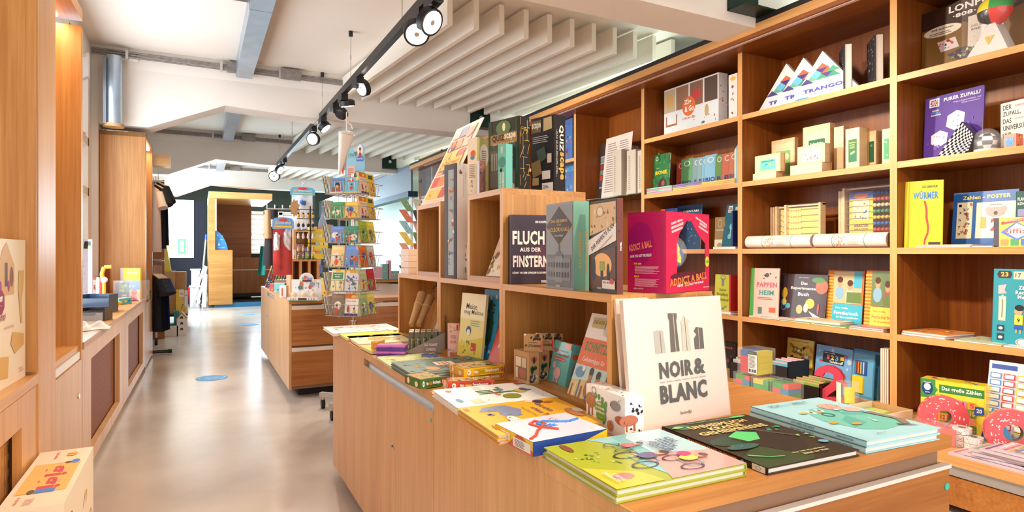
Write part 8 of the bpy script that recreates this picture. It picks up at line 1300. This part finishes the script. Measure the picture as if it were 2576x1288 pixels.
# wooden booth
A = atz(525, 775, 0); YK = A.y; X0 = A.x; X1 = aty(585, 700, YK).x; X2 = aty(685, 490, YK).x; zT0, zT1 = aty(600, 500, YK).z, aty(600, 484, YK).z; zK = aty(585, 629, YK).z; D = 1.9
e = thing('wooden_booth', 'oak clad booth with a counter front and overhanging roof at the back', 'booth', (X0, YK, 0)); Xp = aty(541, 600, YK).x
MB().box((X0, YK, .06), (Xp, YK+D, zT0), OX).build('side_wall', e); MB().box((Xp, YK, .06), (X1, YK+.25, zK), OX).build('counter_front', e)
MB().box((X0, YK, zT0), (X2, YK+D+.3, zT1), 'edge_x').build('roof', e); MB().box((Xp, YK+D, .06), (aty(632, 600, YK+D).x, YK+D+.1, zT0), 'teak_x').build('back_wall', e)
MB().box((Xp, YK+.3, .04), (X2+1.2, YK+D, .07), 'plinth').build('platform', e); MB().box((X0+.1, YK+.03, 0), (X2+1.2, YK+.1, .09), 'blue_plinth').build('plinth', e)
MB().box((Xp, YK+D-.5, .12), (X2+.6, YK+D-.02, aty(632, 648, YK+D-.5).z), 'teak_z').box((Xp, YK+D-.51, .12), (X2+.6, YK+D-.5, .2), 'plinth').box((Xp, YK+D-.512, .72), (X2+.6, YK+D-.5, .74), 'strip_off').build('back_counter', e)
MB().box((Xp, YK+.12, 1.35+.2), (Xp+.03, YK+.16, zT0-.02), 'strip_glow').build('light_strip', e)
P = aty(541, 629, YK+.1); P.z = zK+.0005; m = MB(); m.prism([P+V3((x*.24, 0, z*.68)) for x, z in ((0, 0), (1, 0), (.97, .06), (.85, .22), (.6, .42), (.3, .54), (0, .6))], (0, .06, 0), 'gloss', (60, 140, 220)); m.art((P, V3((1, 0, 0)), up, V3((0, -1, 0)), .24, .4), [('s', .05, .1, .6, .8, 10, [(110, 180, 240), (30, 90, 180), (200, 226, 246)], .09), ('e', .3, .28, .08, .06, (236, 220, 210)), ('t', 'OUR PLANET', .5, .12, .5, .05, WHITE)]); tag(m.build('globe_display', origin=P), 'blue quarter round space display on the booth counter', 'display')
P = aty(650, 668, 13.0); tag(MB().grid(lambda u, v: V3((aty(648, 690, 12.6).x+.13*u+.05*v, 12.6+.05*math.sin(5*u), aty(650, 692, 12.6).z+.55*v)), 8, 10, 'cloth', (30, 110, 100)).build('jacket', origin=(aty(648, 690, 12.6).x, 12.6, .7)), 'dark teal jacket hanging in front of the booth', 'jacket')
P = aty(650, 620, 15.5); L_, R_ = aty(632, 638, 15.4), aty(664, 662, 15.4); tag(MB().box((L_.x, 15.4, R_.z), (R_.x, 15.46, L_.z), 'plinth').build('screen', origin=(L_.x, 15.4, R_.z)), 'black screen seen in front of the far window', 'screen')
# round blue floor stickers
for (x, y, rx, lab) in ((533, 951, 37, 'nearest round blue floor sticker in the aisle'), (630, 817, 20, 'middle round blue floor sticker'), (627, 791, 14, 'farthest round blue floor sticker')):
    P = atz(x, y, 0); r_ = rx*(P-EYE).dot(fw)/1550; c = MB(); c.cyl(P+up*.0002, P+up*.0022, r_, 'ink', (60, 150, 210), n=36); c.art((P+V3((-r_, -r_, .0022)), V3((1, 0, 0)), V3((0, 1, 0)), up, 2*r_, 2*r_), [('o', .5, .5, .4, .4, .06, (150, 200, 230)), ('t', 'ABSTAND', .5, .5, .5, .1, (190, 220, 240)), ('t', 'HALTEN', .5, .38, .36, .07, (190, 220, 240))]); tag(c.build('floor_sticker', origin=P), lab, 'sticker')
